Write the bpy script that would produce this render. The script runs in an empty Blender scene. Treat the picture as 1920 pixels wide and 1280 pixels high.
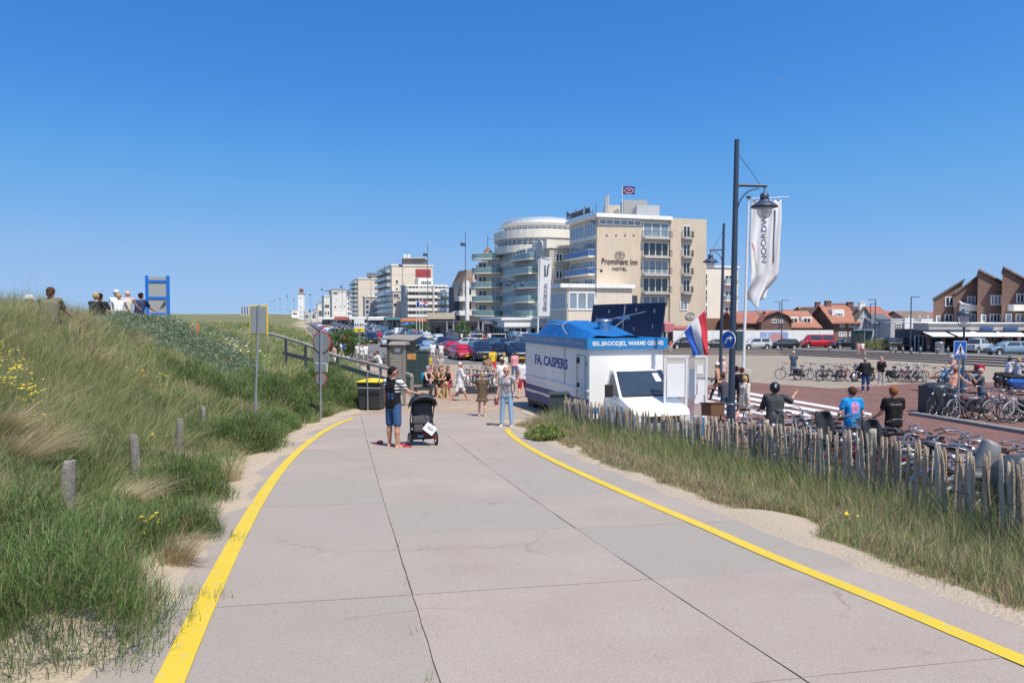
import bpy,bmesh,math,random
import numpy as np
from mathutils import Vector,Matrix
R=math.radians
rnd=random.Random(7)
npr=np.random.default_rng(11)
SC=bpy.context.scene
COL=SC.collection
FPX=1400.0
PITCH=math.atan(50/FPX)
cam_data=bpy.data.cameras.new('camera')
cam_data.sensor_width=36
cam_data.lens=FPX/1920*36
cam_data.clip_start=0.1
cam_data.clip_end=6000
cam=bpy.data.objects.new('camera',cam_data)
cam.rotation_euler=(math.pi/2-PITCH,0,0)
COL.objects.link(cam)
SC.camera=cam
SUN=Vector((0.30,-0.46,1.0)).normalized()
SUN_EL=math.asin(SUN.z)
SUN_AZ=math.atan2(SUN.x,SUN.y)
world=bpy.data.worlds.new('World')
SC.world=world
world.use_nodes=True
wt=world.node_tree
wt.nodes.clear()
w_out=wt.nodes.new('ShaderNodeOutputWorld')
w_bg=wt.nodes.new('ShaderNodeBackground')
w_tc=wt.nodes.new('ShaderNodeTexCoord');w_mp=wt.nodes.new('ShaderNodeMapping')
w_mp.vector_type='POINT'
w_mp.inputs['Location'].default_value=(0,0,.20)
w_mp.inputs['Scale'].default_value=(1,1,.85)
w_sky=wt.nodes.new('ShaderNodeTexSky')
w_sky.sky_type='NISHITA'
w_sky.sun_disc=False
w_sky.sun_elevation=SUN_EL
w_sky.sun_rotation=SUN_AZ
w_sky.altitude=0
w_sky.air_density=1.0
w_sky.dust_density=0.35
w_sky.ozone_density=3.0
w_bg.inputs['Strength'].default_value=0.094
wt.links.new(w_tc.outputs['Generated'],w_mp.inputs['Vector'])
wt.links.new(w_mp.outputs[0],w_sky.inputs['Vector'])
w_s1=wt.nodes.new('ShaderNodeVectorMath');w_s1.operation='SCALE';w_s1.inputs['Scale'].default_value=.12
w_s2=wt.nodes.new('ShaderNodeVectorMath');w_s2.operation='SCALE';w_s2.inputs['Scale'].default_value=1/.12
w_cv=wt.nodes.new('ShaderNodeRGBCurve')
for ch,pts in((0,((0,0),(.114,.047),(.18,.17),(.242,.32),(1,.8))),(1,((0,0),(.198,.222),(.30,.42),(.397,.53),(1,.95))),(2,((0,0),(.371,.67),(.515,.82),(.617,.84),(1,1)))):
 cu=w_cv.mapping.curves[ch]
 cu.points[0].location=pts[0];cu.points[1].location=pts[-1]
 for p in pts[1:-1]:cu.points.new(*p)
w_cv.mapping.update()
wt.links.new(w_sky.outputs[0],w_s1.inputs[0]);wt.links.new(w_s1.outputs[0],w_cv.inputs['Color']);wt.links.new(w_cv.outputs[0],w_s2.inputs[0])
wt.links.new(w_s2.outputs[0],w_bg.inputs['Color'])
wt.links.new(w_bg.outputs[0],w_out.inputs['Surface'])
sun_data=bpy.data.lights.new('sun','SUN')
sun_data.energy=4.4
sun_data.angle=R(0.5)
sun_data.color=(1.0,0.93,0.83)
sun=bpy.data.objects.new('sun',sun_data)
sun.rotation_euler=SUN.to_track_quat('Z','Y').to_euler()
sun.location=(0,0,30)
COL.objects.link(sun)
SC.view_settings.view_transform='Standard'
SC.view_settings.look='None'
SC.view_settings.exposure=0.35
SC.view_settings.gamma=1
def ss(t):
 t=np.clip(t,0,1)
 return t*t*(3-2*t)
def vnoise(x,y,s=1.0,seed=0):
 ""
 x=np.asarray(x,float)/s;y=np.asarray(y,float)/s
 xi=np.floor(x);yi=np.floor(y);fx=ss(x-xi);fy=ss(y-yi)
 def h(a,b):
  v=np.sin(a*127.1+b*311.7+seed*74.7)*43758.5453
  return v-np.floor(v)
 v=(h(xi,yi)*(1-fx)+h(xi+1,yi)*fx)*(1-fy)+(h(xi,yi+1)*(1-fx)+h(xi+1,yi+1)*fx)*fy
 return v*2-1
def zpath(Y):
 Y=np.asarray(Y,float)
 near=-1.65-2.6*(1-np.exp(-np.minimum(Y,60)/25))
 far=np.interp(Y,[47,75,130,400,3000],[-3.853,-4.15,-4.4,-5.2,-9])
 return np.where(Y<47,near,far)
def x_edge(Y):
 return np.interp(Y,[-5,5,8,12.7,20.7,24,28,32,45,60,100,168,400,900,3000],[-1.2,-2.95,-3.55,-4.6,-5.55,-5.6,-5.35,-5.2,-8.0,-12.2,-23.5,-45,-112,-260,-900])
def x_right(Y):
 return 3.32-.225*(np.asarray(Y,float)-5.85)
def x_fence(Y):
 return np.interp(Y,[3,6,7.8,10.3,12.9,16.5,20.5],[5.35,5.3,5.24,5.0,4.42,3.4,1.4])
def y_steps(a):
 return np.interp(a,[.1,.23,.371,.45,.529,.686,.96],[104,101,99,89,78,63,50])
def zplaza(Y):
 return np.interp(Y,[-5,4,8,12,17,25,47,100,200],[-1.5,-2.42,-2.76,-3.07,-3.36,-3.62,-4.12,-5.4,-5.6])
def g(X,Y):
 X=np.asarray(X,float);Y=np.asarray(Y,float)
 zp=zpath(Y)
 u=x_edge(Y)-X
 wd=np.interp(Y,[0,22,28,32,60],[6.2,6.6,8,10,13])
 plat=np.interp(Y,[0,25,32,60,150,400,1200],[-.38,-.4,-.75,-1.6,-2.3,-2.6,1.0])
 s=ss((u-.5)/wd)
 plat=plat+.30*ss((u-3.5)/4)*np.clip((21-Y)/5,0,1)
 zl=zp+(plat-zp)*s+ss(u-.5)*np.minimum(1,40/np.maximum(Y,1))*(.12*vnoise(X,Y,1.7,1)+.16*vnoise(X,Y,4.3,2))+.02*vnoise(X,Y,.5,3)*np.clip(u+.3,0,1)
 a=X/np.maximum(Y,1)
 yb=y_steps(a)
 w=Y-yb
 zin=zplaza(Y)
 zt=zplaza(yb)+.4*np.clip(w/8,0,1)
 zout=zt+(-5.05-zt)*ss((w-9)/25)
 zr=np.where(w<0,zin,zout)
 xr=x_right(Y)
 c0=np.where(Y<21,xr+.2,np.interp(Y,[21,30,60,130,400],[.1,.8,4,8,8]))
 cw=np.where(Y<21,np.maximum(x_fence(Y)-xr-.1,1.2),np.interp(Y,[21,30,60,130,400],[1.3,2,10,14,30]))
 t=ss((X-c0)/cw)
 strip=np.clip(1-Y/22,0,1)*0.05*vnoise(X,Y,.8,4)*np.clip((X-xr-.1)*3,0,1)
 zrr=zp+(zr-zp)*t+strip
 return np.where(u>0,zl,zrr)
def gz(X,Y):
 return float(g(X,Y))
def ray(px,py):
 ca,sa=math.cos(PITCH),math.sin(PITCH)
 u=(px-960)/FPX;v=(640-py)/FPX
 x,y,z=u,ca+v*sa,-sa+v*ca
 return(x/y,z/y)
def at(px,py,Y):
 a,b=ray(px,py)
 return Vector((a*Y,Y,b*Y))
YS=2.0*1.004**np.arange(1530)
def march(px,py,h,y0):
 a,b=ray(px,py)
 ys=YS[YS>=y0]
 ok=b*ys<g(a*ys,ys)+h
 i=int(np.argmax(ok))if ok.any()else len(ys)-1
 Y=float(ys[i])
 if i>0 and ok.any():
  f0=b*ys[i-1]-gz(a*ys[i-1],ys[i-1])-h;f1=b*ys[i]-gz(a*ys[i],ys[i])-h
  if f0>f1:Y=float(ys[i-1]+(ys[i]-ys[i-1])*f0/(f0-f1))
 return Vector((a*Y,Y,gz(a*Y,Y)))
def hit(px,py,y0=2.0):
 return march(px,py,0,y0)
def stand(px,hpy,h,y0=15.0):
 ""
 return march(px,hpy,h,y0)
def gpt(px,Y):
 a,b=ray(px,640)
 ca,sa=math.cos(PITCH),math.sin(PITCH)
 X=(px-960)/FPX*Y
 z=gz(X,Y)
 X=(px-960)/FPX*(Y*ca-z*sa)
 return Vector((X,Y,gz(X,Y)))
MATS={}
def mat(name,color,rough=.6,metal=0.0,var=.12,scale=6.0,bump=0.0,bscale=None,spec=None,coat=0,streak=0,alpha=None,trans=0,emit=None):
 if name in MATS:return MATS[name]
 m=bpy.data.materials.new(name);m.use_nodes=True
 nt=m.node_tree;b=nt.nodes['Principled BSDF']
 b.inputs['Roughness'].default_value=rough
 b.inputs['Metallic'].default_value=metal
 if spec is not None:b.inputs['Specular IOR Level'].default_value=spec
 if coat:b.inputs['Coat Weight'].default_value=coat
 if trans:b.inputs['Transmission Weight'].default_value=trans
 if alpha is not None:b.inputs['Alpha'].default_value=alpha
 c=tuple(color)+(1,)
 tc=nt.nodes.new('ShaderNodeTexCoord')
 n=nt.nodes.new('ShaderNodeTexNoise');n.inputs['Scale'].default_value=scale;n.inputs['Detail'].default_value=4
 nt.links.new(tc.outputs['Object'],n.inputs['Vector'])
 if var>0:
  mx=nt.nodes.new('ShaderNodeMix');mx.data_type='RGBA'
  mx.inputs['A'].default_value=tuple(max(0,v*(1-var))for v in color)+(1,)
  mx.inputs['B'].default_value=tuple(min(1,v*(1+var))for v in color)+(1,)
  nt.links.new(n.outputs['Fac'],mx.inputs['Factor'])
  res=mx.outputs['Result']
  if streak:
   mp=nt.nodes.new('ShaderNodeMapping');mp.inputs['Scale'].default_value=(1.3,1.3,.10)
   n3=nt.nodes.new('ShaderNodeTexNoise');n3.inputs['Scale'].default_value=1.6;n3.inputs['Detail'].default_value=7
   rp=nt.nodes.new('ShaderNodeValToRGB');rp.color_ramp.elements[0].position=.34;rp.color_ramp.elements[1].position=.60
   rp.color_ramp.elements[0].color=(1-streak,)*3+(1,)
   mu=nt.nodes.new('ShaderNodeMix');mu.data_type='RGBA';mu.blend_type='MULTIPLY';mu.inputs['Factor'].default_value=1
   nt.links.new(tc.outputs['Object'],mp.inputs['Vector']);nt.links.new(mp.outputs[0],n3.inputs['Vector']);nt.links.new(n3.outputs['Fac'],rp.inputs[0])
   nt.links.new(res,mu.inputs['A']);nt.links.new(rp.outputs[0],mu.inputs['B']);res=mu.outputs['Result']
  nt.links.new(res,b.inputs['Base Color'])
 else:
  b.inputs['Base Color'].default_value=c
 if bump:
  n2=nt.nodes.new('ShaderNodeTexNoise');n2.inputs['Scale'].default_value=bscale or scale*5;n2.inputs['Detail'].default_value=5
  nt.links.new(tc.outputs['Object'],n2.inputs['Vector'])
  bp=nt.nodes.new('ShaderNodeBump');bp.inputs['Strength'].default_value=bump;bp.inputs['Distance'].default_value=.02
  nt.links.new(n2.outputs['Fac'],bp.inputs['Height']);nt.links.new(bp.outputs[0],b.inputs['Normal'])
 if emit:
  b.inputs['Emission Color'].default_value=tuple(emit)+(1,);b.inputs['Emission Strength'].default_value=1
 MATS[name]=m
 return m
def cmat(color,kind='cloth'):
 ""
 k=kind+'_%02x%02x%02x'%tuple(int(max(0,min(1,c))*255)for c in color)
 if kind=='cloth':return mat(k,color,.9,var=.10,scale=7,bump=.35,bscale=16,spec=.2)
 if kind=='paint':return mat(k,color,.25,var=.03,scale=2,coat=.6)
 if kind=='metal':return mat(k,color,.35,.7,var=.1,scale=12)
 if kind=='wall':return mat(k,color,.85,var=.10,scale=.35,bump=.2,bscale=4,spec=.2,streak=.07)
 if kind=='skin':return mat(k,color,.55,var=.10,scale=14)
 return mat(k,color,.6)
def link(name,me,parent=None,mats=()):
 o=bpy.data.objects.new(name,me);COL.objects.link(o)
 for m in(mats if isinstance(mats,(list,tuple))else[mats]):
  if me is not None:me.materials.append(m)
 if parent is not None:o.parent=parent
 return o
def tag(o,label,cat,group=None,kind=None):
 if label:o['label']=label
 if cat:o['category']=cat
 if group:o['group']=group
 if kind:o['kind']=kind
 return o
def root(name,loc,rz,label,cat,group=None,scale=1.0):
 o=bpy.data.objects.new(name,None);COL.objects.link(o)
 o.empty_display_size=.2
 o.location=loc;o.rotation_euler=(0,0,rz);o.scale=(scale,)*3
 return tag(o,label,cat,group)
def swap(o,m_list):
 ""
 for i,m in enumerate(m_list):
  if m is not None and i<len(o.material_slots):
   o.material_slots[i].link='OBJECT';o.material_slots[i].material=m
def copy_tree(o,loc=None,rz=None,label=None,cat=None,group=None,scale=None,recolor=None,skip=()):
 c=o.copy();COL.objects.link(c)
 if loc is not None:c.location=loc
 if rz is not None:c.rotation_euler=(0,0,rz)
 if scale is not None:c.scale=(scale,)*3
 if label:c['label']=label
 if cat:c['category']=cat
 if group:c['group']=group
 def rec(src,dst):
  for ch in src.children:
   base=ch.name.split('.')[0]
   if base in skip:continue
   d=ch.copy();COL.objects.link(d);d.parent=dst
   if recolor and base in recolor:swap(d,recolor[base])
   rec(ch,d)
 rec(o,c)
 return c
class MB:
 ""
 def __init__(s):s.v=[];s.f=[];s.m=[];s.sm=[]
 def add(s,vs,fs,slot=0,smooth=False,M=None):
  n=len(s.v)
  if M is not None:vs=[M@Vector(v)for v in vs]
  s.v+=[tuple(v)for v in vs]
  for f in fs:s.f.append(tuple(i+n for i in f));s.m.append(slot);s.sm.append(smooth)
  return s
 def box(s,x0,x1,y0,y1,z0,z1,slot=0,M=None,taper=0):
  if x0>x1:x0,x1=x1,x0
  if y0>y1:y0,y1=y1,y0
  t=taper
  v=[(x0,y0,z0),(x1,y0,z0),(x1,y1,z0),(x0,y1,z0),(x0+t,y0+t,z1),(x1-t,y0+t,z1),(x1-t,y1-t,z1),(x0+t,y1-t,z1)]
  return s.add(v,[(0,3,2,1),(4,5,6,7),(0,1,5,4),(1,2,6,5),(2,3,7,6),(3,0,4,7)],slot,M=M)
 def tube(s,pts,r,n=8,slot=0,M=None,cap=True,smooth=True):
  pts=[Vector(p)for p in pts]
  if len(pts)<2:return s
  rs=list(r)if isinstance(r,(list,tuple))else[r]*len(pts)
  vs=[];fs=[]
  up=None
  for i,p in enumerate(pts):
   d=(pts[min(i+1,len(pts)-1)]-pts[max(i-1,0)])
   d=d.normalized()if d.length>1e-9 else Vector((0,0,1))
   if up is None:
    up=Vector((0,0,1))if abs(d.z)<.9 else Vector((1,0,0))
   e1=(up-d*up.dot(d))
   e1=e1.normalized()if e1.length>1e-6 else d.orthogonal().normalized()
   up=e1;e2=d.cross(e1)
   for k in range(n):
    a=2*math.pi*k/n
    vs.append(p+(e1*math.cos(a)+e2*math.sin(a))*rs[i])
  for i in range(len(pts)-1):
   for k in range(n):
    a,b=i*n+k,i*n+(k+1)%n
    fs.append((a,b,b+n,a+n))
  s.add(vs,fs,slot,smooth,M)
  if cap:
   s.add(vs[:n],[tuple(range(n))[::-1]],slot,False,M)
   s.add(vs[-n:],[tuple(range(n))],slot,False,M)
  return s
 def lathe(s,prof,n=16,slot=0,M=None,smooth=True):
  vs=[];fs=[]
  for r,z in prof:
   for k in range(n):
    a=2*math.pi*k/n;vs.append((r*math.cos(a),r*math.sin(a),z))
  for i in range(len(prof)-1):
   for k in range(n):
    a,b=i*n+k,i*n+(k+1)%n
    fs.append((a,b,b+n,a+n))
  return s.add(vs,fs,slot,smooth,M)
 def torus(s,Rr,r,n=24,m=6,slot=0,M=None):
  vs=[];fs=[]
  for i in range(n):
   a=2*math.pi*i/n
   for j in range(m):
    b=2*math.pi*j/m
    q=Rr+r*math.cos(b);vs.append((q*math.cos(a),r*math.sin(b),q*math.sin(a)))
  for i in range(n):
   for j in range(m):
    fs.append((i*m+j,i*m+(j+1)%m,((i+1)%n)*m+(j+1)%m,((i+1)%n)*m+j))
  return s.add(vs,fs,slot,True,M)
 def prism(s,poly,z0,z1,slot=0,M=None):
  n=len(poly)
  vs=[(p[0],p[1],z0)for p in poly]+[(p[0],p[1],z1)for p in poly]
  fs=[tuple(range(n))[::-1],tuple(range(n,2*n))]+[(i,(i+1)%n,(i+1)%n+n,i+n)for i in range(n)]
  return s.add(vs,fs,slot,M=M)
 def grid(s,nu,nv,fn,slot=0,smooth=True,M=None,thick=None):
  vs=[fn(i/(nu-1),j/(nv-1))for j in range(nv)for i in range(nu)]
  fs=[(j*nu+i,j*nu+i+1,(j+1)*nu+i+1,(j+1)*nu+i)for j in range(nv-1)for i in range(nu-1)]
  return s.add(vs,fs,slot,smooth,M)
 def mesh(s,name='mesh'):
  me=bpy.data.meshes.new(name)
  me.from_pydata(s.v,[],s.f)
  me.polygons.foreach_set('material_index',s.m)
  me.polygons.foreach_set('use_smooth',s.sm)
  me.update()
  return me
 def fixn(s,me):
  bm=bmesh.new();bm.from_mesh(me);bmesh.ops.recalc_face_normals(bm,faces=bm.faces);bm.to_mesh(me);bm.free()
 def build(s,name,mats,parent=None,fix=True,bevel=0):
  me=s.mesh(name)
  bm=bmesh.new();bm.from_mesh(me)
  if fix:bmesh.ops.recalc_face_normals(bm,faces=bm.faces)
  if bevel:
   ed=[e for e in bm.edges if len(e.link_faces)==2 and e.calc_face_angle(0)>R(40)]
   bmesh.ops.bevel(bm,geom=ed,offset=bevel,segments=2,affect='EDGES',profile=.6)
  bm.to_mesh(me);bm.free()
  return link(name,me,parent,mats)
def solidify(o,th):
 md=o.modifiers.new('thickness','SOLIDIFY');md.thickness=th;md.offset=0
 return o
def text_mesh(s,size,depth=.01,bold=0.0,align='CENTER',sx=1.0,shear=0):
 c=bpy.data.curves.new('text','FONT');c.body=s;c.size=size;c.extrude=depth;c.offset=bold
 c.align_x=align;c.align_y='CENTER';c.shear=shear;c.resolution_u=3
 o=bpy.data.objects.new('text',c);COL.objects.link(o)
 dg=bpy.context.evaluated_depsgraph_get()
 me=bpy.data.meshes.new_from_object(o.evaluated_get(dg))
 bpy.data.objects.remove(o);bpy.data.curves.remove(c)
 me.materials.clear()
 if sx!=1:me.transform(Matrix.Diagonal((sx,1,1,1)))
 return me
def text(name,s,size,parent,loc,rot,m,depth=.01,bold=0.0,width=None,shear=0,height=None):
 me=text_mesh(s,size,depth,bold,shear=shear)
 xs=[v.co.x for v in me.vertices]
 if width and xs:
  k=width/(max(xs)-min(xs));me.transform(Matrix.Diagonal((k,1,1,1)))
 ys=[v.co.y for v in me.vertices]
 if height and ys:
  k=height/(max(ys)-min(ys));me.transform(Matrix.Diagonal((1,k,1,1)))
 o=link(name,me,parent,m);o.location=loc;o.rotation_euler=rot
 return o
def cone_sd(P,a,b,ra,rb,sy=1.0):
 a=np.array(a,float);b=np.array(b,float)
 if sy!=1.0:
  S=np.array([1,1/sy,1]);P=(P-np.array([0,a[1],0]))*S;b=(b-np.array([0,a[1],0]))*S;a=a*np.array([1,0,1])
 ab=b-a;L=float(ab@ab)
 pa=P-a
 t=np.clip((pa@ab)/L,0,1)if L>1e-12 else np.zeros(len(P))
 d=np.sqrt(((pa-t[:,None]*ab)**2).sum(1))-(ra+t*(rb-ra))
 return d
def smin(a,b,k):
 h=np.clip(.5+.5*(b-a)/k,0,1)
 return b*(1-h)+a*h-k*h*(1-h)
def snet(prims,h,k=.03,cut=None,name='body',infl=0.0,paint=None):
 ""
 pts=[];rm=0
 lo=np.full(3,1e9);hi=np.full(3,-1e9)
 for p in prims:
  for q,r in((p[0],p[2]),(p[1],p[3])):
   r=max(r,0)+infl+h*2.2
   lo=np.minimum(lo,np.array(q)-r);hi=np.maximum(hi,np.array(q)+r)
 n=np.maximum(np.ceil((hi-lo)/h).astype(int)+1,4)
 gx=[lo[i]+h*np.arange(n[i])for i in range(3)]
 X,Y,Z=np.meshgrid(*gx,indexing='ij')
 P=np.stack([X.ravel(),Y.ravel(),Z.ravel()],1)
 d=np.full(len(P),1e3)
 for p in prims:
  e=cone_sd(P,p[0],p[1],p[2]+infl,p[3]+infl,p[4]if len(p)>4 else 1.0)
  d=smin(d,e,k)if k>0 else np.minimum(d,e)
 if cut is not None:d=cut(P,d)
 V=d.reshape(tuple(n))
 ins=V<0
 c0=ins[:-1,:-1,:-1]
 cnt=np.zeros(c0.shape,int)
 offs=[(i,j,l)for i in(0,1)for j in(0,1)for l in(0,1)]
 for i,j,l in offs:cnt+=ins[i:n[0]-1+i,j:n[1]-1+j,l:n[2]-1+l]
 act=(cnt>0)&(cnt<8)
 idx=np.full(c0.shape,-1);A=np.argwhere(act)
 if len(A)==0:return None
 idx[act]=np.arange(len(A))
 acc=np.zeros((len(A),3));na=np.zeros(len(A))
 for(i,j,l)in offs:
  for ax in range(3):
   if(i,j,l)[ax]:continue
   o2=[i,j,l];o2[ax]=1
   va=V[A[:,0]+i,A[:,1]+j,A[:,2]+l];vb=V[A[:,0]+o2[0],A[:,1]+o2[1],A[:,2]+o2[2]]
   cr=(va<0)!=(vb<0)
   t=np.where(cr,va/np.where(cr,va-vb,1),0)
   q=np.tile(np.array([i,j,l],float),(len(A),1));q[:,ax]+=t
   acc+=q*cr[:,None];na+=cr
 vert=lo+h*(A+acc/na[:,None])
 faces=[]
 for ax in range(3):
  a=[slice(0,m)for m in n];b=[slice(0,m)for m in n]
  a[ax]=slice(0,n[ax]-1);b[ax]=slice(1,n[ax])
  s1=ins[tuple(a)];s2=ins[tuple(b)]
  E=np.argwhere(s1!=s2)
  o1,o2_=[q for q in range(3)if q!=ax]
  E=E[(E[:,o1]>0)&(E[:,o2_]>0)&(E[:,o1]<n[o1]-1)&(E[:,o2_]<n[o2_]-1)]
  if len(E)==0:continue
  def cell(d1,d2):
   C=E.copy();C[:,o1]-=d1;C[:,o2_]-=d2
   return idx[C[:,0],C[:,1],C[:,2]]
  q=np.stack([cell(0,0),cell(1,0),cell(1,1),cell(0,1)],1)
  inside=s1[E[:,0],E[:,1],E[:,2]]
  flip=inside if ax!=1 else~inside
  q[flip]=q[flip][:,::-1]
  faces.append(q)
 Fq=np.concatenate(faces)
 Fq=Fq[(Fq>=0).all(1)][:,::-1]
 return vert,Fq
def np_mesh(name,verts,quads,smooth=True,slots=None):
 me=bpy.data.meshes.new(name)
 k=quads.shape[1]
 me.vertices.add(len(verts));me.vertices.foreach_set('co',np.ascontiguousarray(verts,np.float32).ravel())
 me.loops.add(quads.size);me.loops.foreach_set('vertex_index',np.ascontiguousarray(quads,np.int32).ravel())
 me.polygons.add(len(quads));me.polygons.foreach_set('loop_start',np.arange(0,quads.size,k,dtype=np.int32))
 me.polygons.foreach_set('use_smooth',np.full(len(quads),smooth))
 if slots is not None:me.polygons.foreach_set('material_index',np.asarray(slots,np.int32))
 me.update(calc_edges=True)
 return me
def blob(name,prims,h,mats,parent=None,k=.03,cut=None,infl=0.0,paint=None,extra=None):
 r=snet(prims,h,k,cut,name,infl)
 if r is None:return None
 V,Q=r
 sl=None
 if paint is not None:
  sl=paint(V[Q].mean(1))
 me=np_mesh(name,V,Q,True,sl)
 if extra is not None:
  bm=bmesh.new();bm.from_mesh(me)
  m2=extra.mesh('extra');bm.from_mesh(m2);bm.to_mesh(me);bm.free();bpy.data.meshes.remove(m2)
 return link(name,me,parent,mats)
def nodes_mat(name):
 m=bpy.data.materials.new(name);m.use_nodes=True
 nt=m.node_tree;return m,nt,nt.nodes['Principled BSDF']
def N(nt,t,**kw):
 n=nt.nodes.new(t)
 for k,v in kw.items():
  if k in n.inputs:n.inputs[k].default_value=v
  else:setattr(n,k,v)
 return n
def mixc(nt,f,a,b):
 x=nt.nodes.new('ShaderNodeMix');x.data_type='RGBA'
 for key,v in(('Factor',f),('A',a),('B',b)):
  if hasattr(v,'is_output'):nt.links.new(v,x.inputs[key])
  elif key=='Factor':x.inputs[key].default_value=v
  else:x.inputs[key].default_value=tuple(v)+(1,)
 return x.outputs['Result']
def ramp(nt,src,p0,p1,c0=(0,0,0),c1=(1,1,1)):
 r=nt.nodes.new('ShaderNodeValToRGB');e=r.color_ramp.elements
 e[0].position=p0;e[1].position=p1;e[0].color=tuple(c0)+(1,);e[1].color=tuple(c1)+(1,)
 nt.links.new(src,r.inputs[0]);return r.outputs[0]
ground_m,nt,b=nodes_mat('sand_and_litter')
b.inputs['Roughness'].default_value=.95;b.inputs['Specular IOR Level'].default_value=.1
tc=N(nt,'ShaderNodeTexCoord')
n1=N(nt,'ShaderNodeTexNoise',Scale=1.3,Detail=6);n2=N(nt,'ShaderNodeTexNoise',Scale=28,Detail=5);n3=N(nt,'ShaderNodeTexNoise',Scale=.12,Detail=6)
for n in(n1,n2,n3):nt.links.new(tc.outputs['Object'],n.inputs['Vector'])
sand=mixc(nt,n2.outputs['Fac'],(.36,.29,.21),(.48,.40,.30))
lit=mixc(nt,n2.outputs['Fac'],(.10,.10,.05),(.30,.26,.15))
gr=mixc(nt,n1.outputs['Fac'],(.09,.12,.05),(.19,.20,.09))
lit2=mixc(nt,ramp(nt,n3.outputs['Fac'],.4,.6),lit,gr)
at_=N(nt,'ShaderNodeAttribute',attribute_name='cover')
fac=nt.nodes.new('ShaderNodeMath');fac.operation='ADD';fac.use_clamp=True
m0=nt.nodes.new('ShaderNodeMath');m0.operation='MULTIPLY_ADD';m0.inputs[1].default_value=.5;m0.inputs[2].default_value=-.25
nt.links.new(n2.outputs['Fac'],m0.inputs[0]);nt.links.new(m0.outputs[0],fac.inputs[0]);nt.links.new(at_.outputs['Fac'],fac.inputs[1])
f2=ramp(nt,fac.outputs[0],.35,.65)
nt.links.new(mixc(nt,f2,sand,lit2),b.inputs['Base Color'])
bp=N(nt,'ShaderNodeBump',Strength=.6,Distance=.03);nt.links.new(n2.outputs['Fac'],bp.inputs['Height']);nt.links.new(bp.outputs[0],b.inputs['Normal'])
def cover(X,Y):
 ""
 u=x_edge(Y)-X
 left=ss((u+.25*vnoise(X,Y,.9,5)-.05)/.5)
 xr=x_right(Y)
 r=X-xr
 strip=ss((r-.04+.14*vnoise(X,Y,.8,6))/.3)*(X<x_fence(np.minimum(Y,20.5))+.35)
 strip=strip*np.where(vnoise(X,Y,1.4,8)+(r<1.25)*.75*(Y<9.2)>.80,.12,1)
 return np.where(u>-.6,left,np.where((Y<21.3)&(r>0),strip,0))
def ground_z(X,Y):
 u=x_edge(Y)-X
 dr=.05*ss((u+.45+.35*vnoise(X,Y,.7,9))/.4)
 r=X-x_right(Y)
 dr2=.06*ss((r+.12+.12*vnoise(X,Y,.5,10))/.25)*(Y<21.5)*(X<x_fence(np.minimum(Y,20.5))+.5)
 return g(X,Y)-np.interp(Y,[0,30,100,400],[.010,.02,.12,.5])*(u<1.5)+np.maximum(dr,dr2)
def axis(breaks):
 out=[]
 for a,b_,st in breaks:out+=list(np.arange(a,b_,st))
 return np.array(out+[breaks[-1][1]])
gy=axis([(-8,2,.5),(2,13,.14),(13,24,.2),(24,40,.4),(40,80,1),(80,180,3),(180,500,12),(500,4000,120)])
gxn=axis([(-1500,-300,80),(-300,-80,10),(-80,-25,2),(-25,-13,.5),(-13,7,.14),(7,20,.5),(20,80,1.5),(80,300,10),(300,1500,80)])
GX,GY=np.meshgrid(gxn,gy)
GZ=ground_z(GX,GY)
V=np.stack([GX.ravel(),GY.ravel(),GZ.ravel()],1)
nx=len(gxn);ny=len(gy)
i0=(np.arange(ny-1)[:,None]*nx+np.arange(nx-1)[None]).ravel()
me=np_mesh('ground',V,np.stack([i0,i0+1,i0+nx+1,i0+nx],1))
a_=me.attributes.new('cover','FLOAT','POINT');a_.data.foreach_set('value',np.clip(cover(GX,GY),0,1).ravel().astype(np.float32))
ground=link('ground',me,None,ground_m);ground['kind']='structure'
def sheet(name,poly,m,off=.004,step=1.0,kind='structure',zf=None):
 ""
 bm=bmesh.new()
 vs=[bm.verts.new((p[0],p[1],0))for p in poly]
 bm.faces.new(vs)
 for ax,co in((0,[p[0]for p in poly]),(1,[p[1]for p in poly])):
  c=min(co)+step
  while c<max(co):
   no=(1,0,0)if ax==0 else(0,1,0);pt=(c,0,0)if ax==0 else(0,c,0)
   bmesh.ops.bisect_plane(bm,geom=bm.verts[:]+bm.edges[:]+bm.faces[:],plane_co=pt,plane_no=no)
   c+=step if(ax==0 or c<40)else step*2.5
 zf=zf or g
 for v in bm.verts:v.co.z=float(zf(v.co.x,v.co.y))+off
 bmesh.ops.recalc_face_normals(bm,faces=bm.faces)
 if sum(f.normal.z for f in bm.faces)<0:bmesh.ops.reverse_faces(bm,faces=bm.faces)
 me=bpy.data.meshes.new(name);bm.to_mesh(me);bm.free()
 o=link(name,me,None,m)
 if kind:o['kind']=kind
 return o
conc,nt,b=nodes_mat('brushed_concrete')
b.inputs['Roughness'].default_value=.9;b.inputs['Specular IOR Level'].default_value=.15
tc=N(nt,'ShaderNodeTexCoord')
na=N(nt,'ShaderNodeTexNoise',Scale=.9,Detail=6,Roughness=.6);nb=N(nt,'ShaderNodeTexNoise',Scale=85,Detail=3);nc=N(nt,'ShaderNodeTexVoronoi',Scale=120);nd=N(nt,'ShaderNodeTexNoise',Scale=9,Detail=8,Roughness=.7)
for n in(na,nb,nc,nd):nt.links.new(tc.outputs['Object'],n.inputs['Vector'])
c1=mixc(nt,ramp(nt,na.outputs['Fac'],.3,.7),(.335,.278,.236),(.385,.325,.28))
tn=N(nt,'ShaderNodeAttribute',attribute_name='tone')
c2=mixc(nt,tn.outputs['Fac'],c1,(.31,.282,.24))
sp=ramp(nt,nb.outputs['Fac'],.36,.64)
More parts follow.
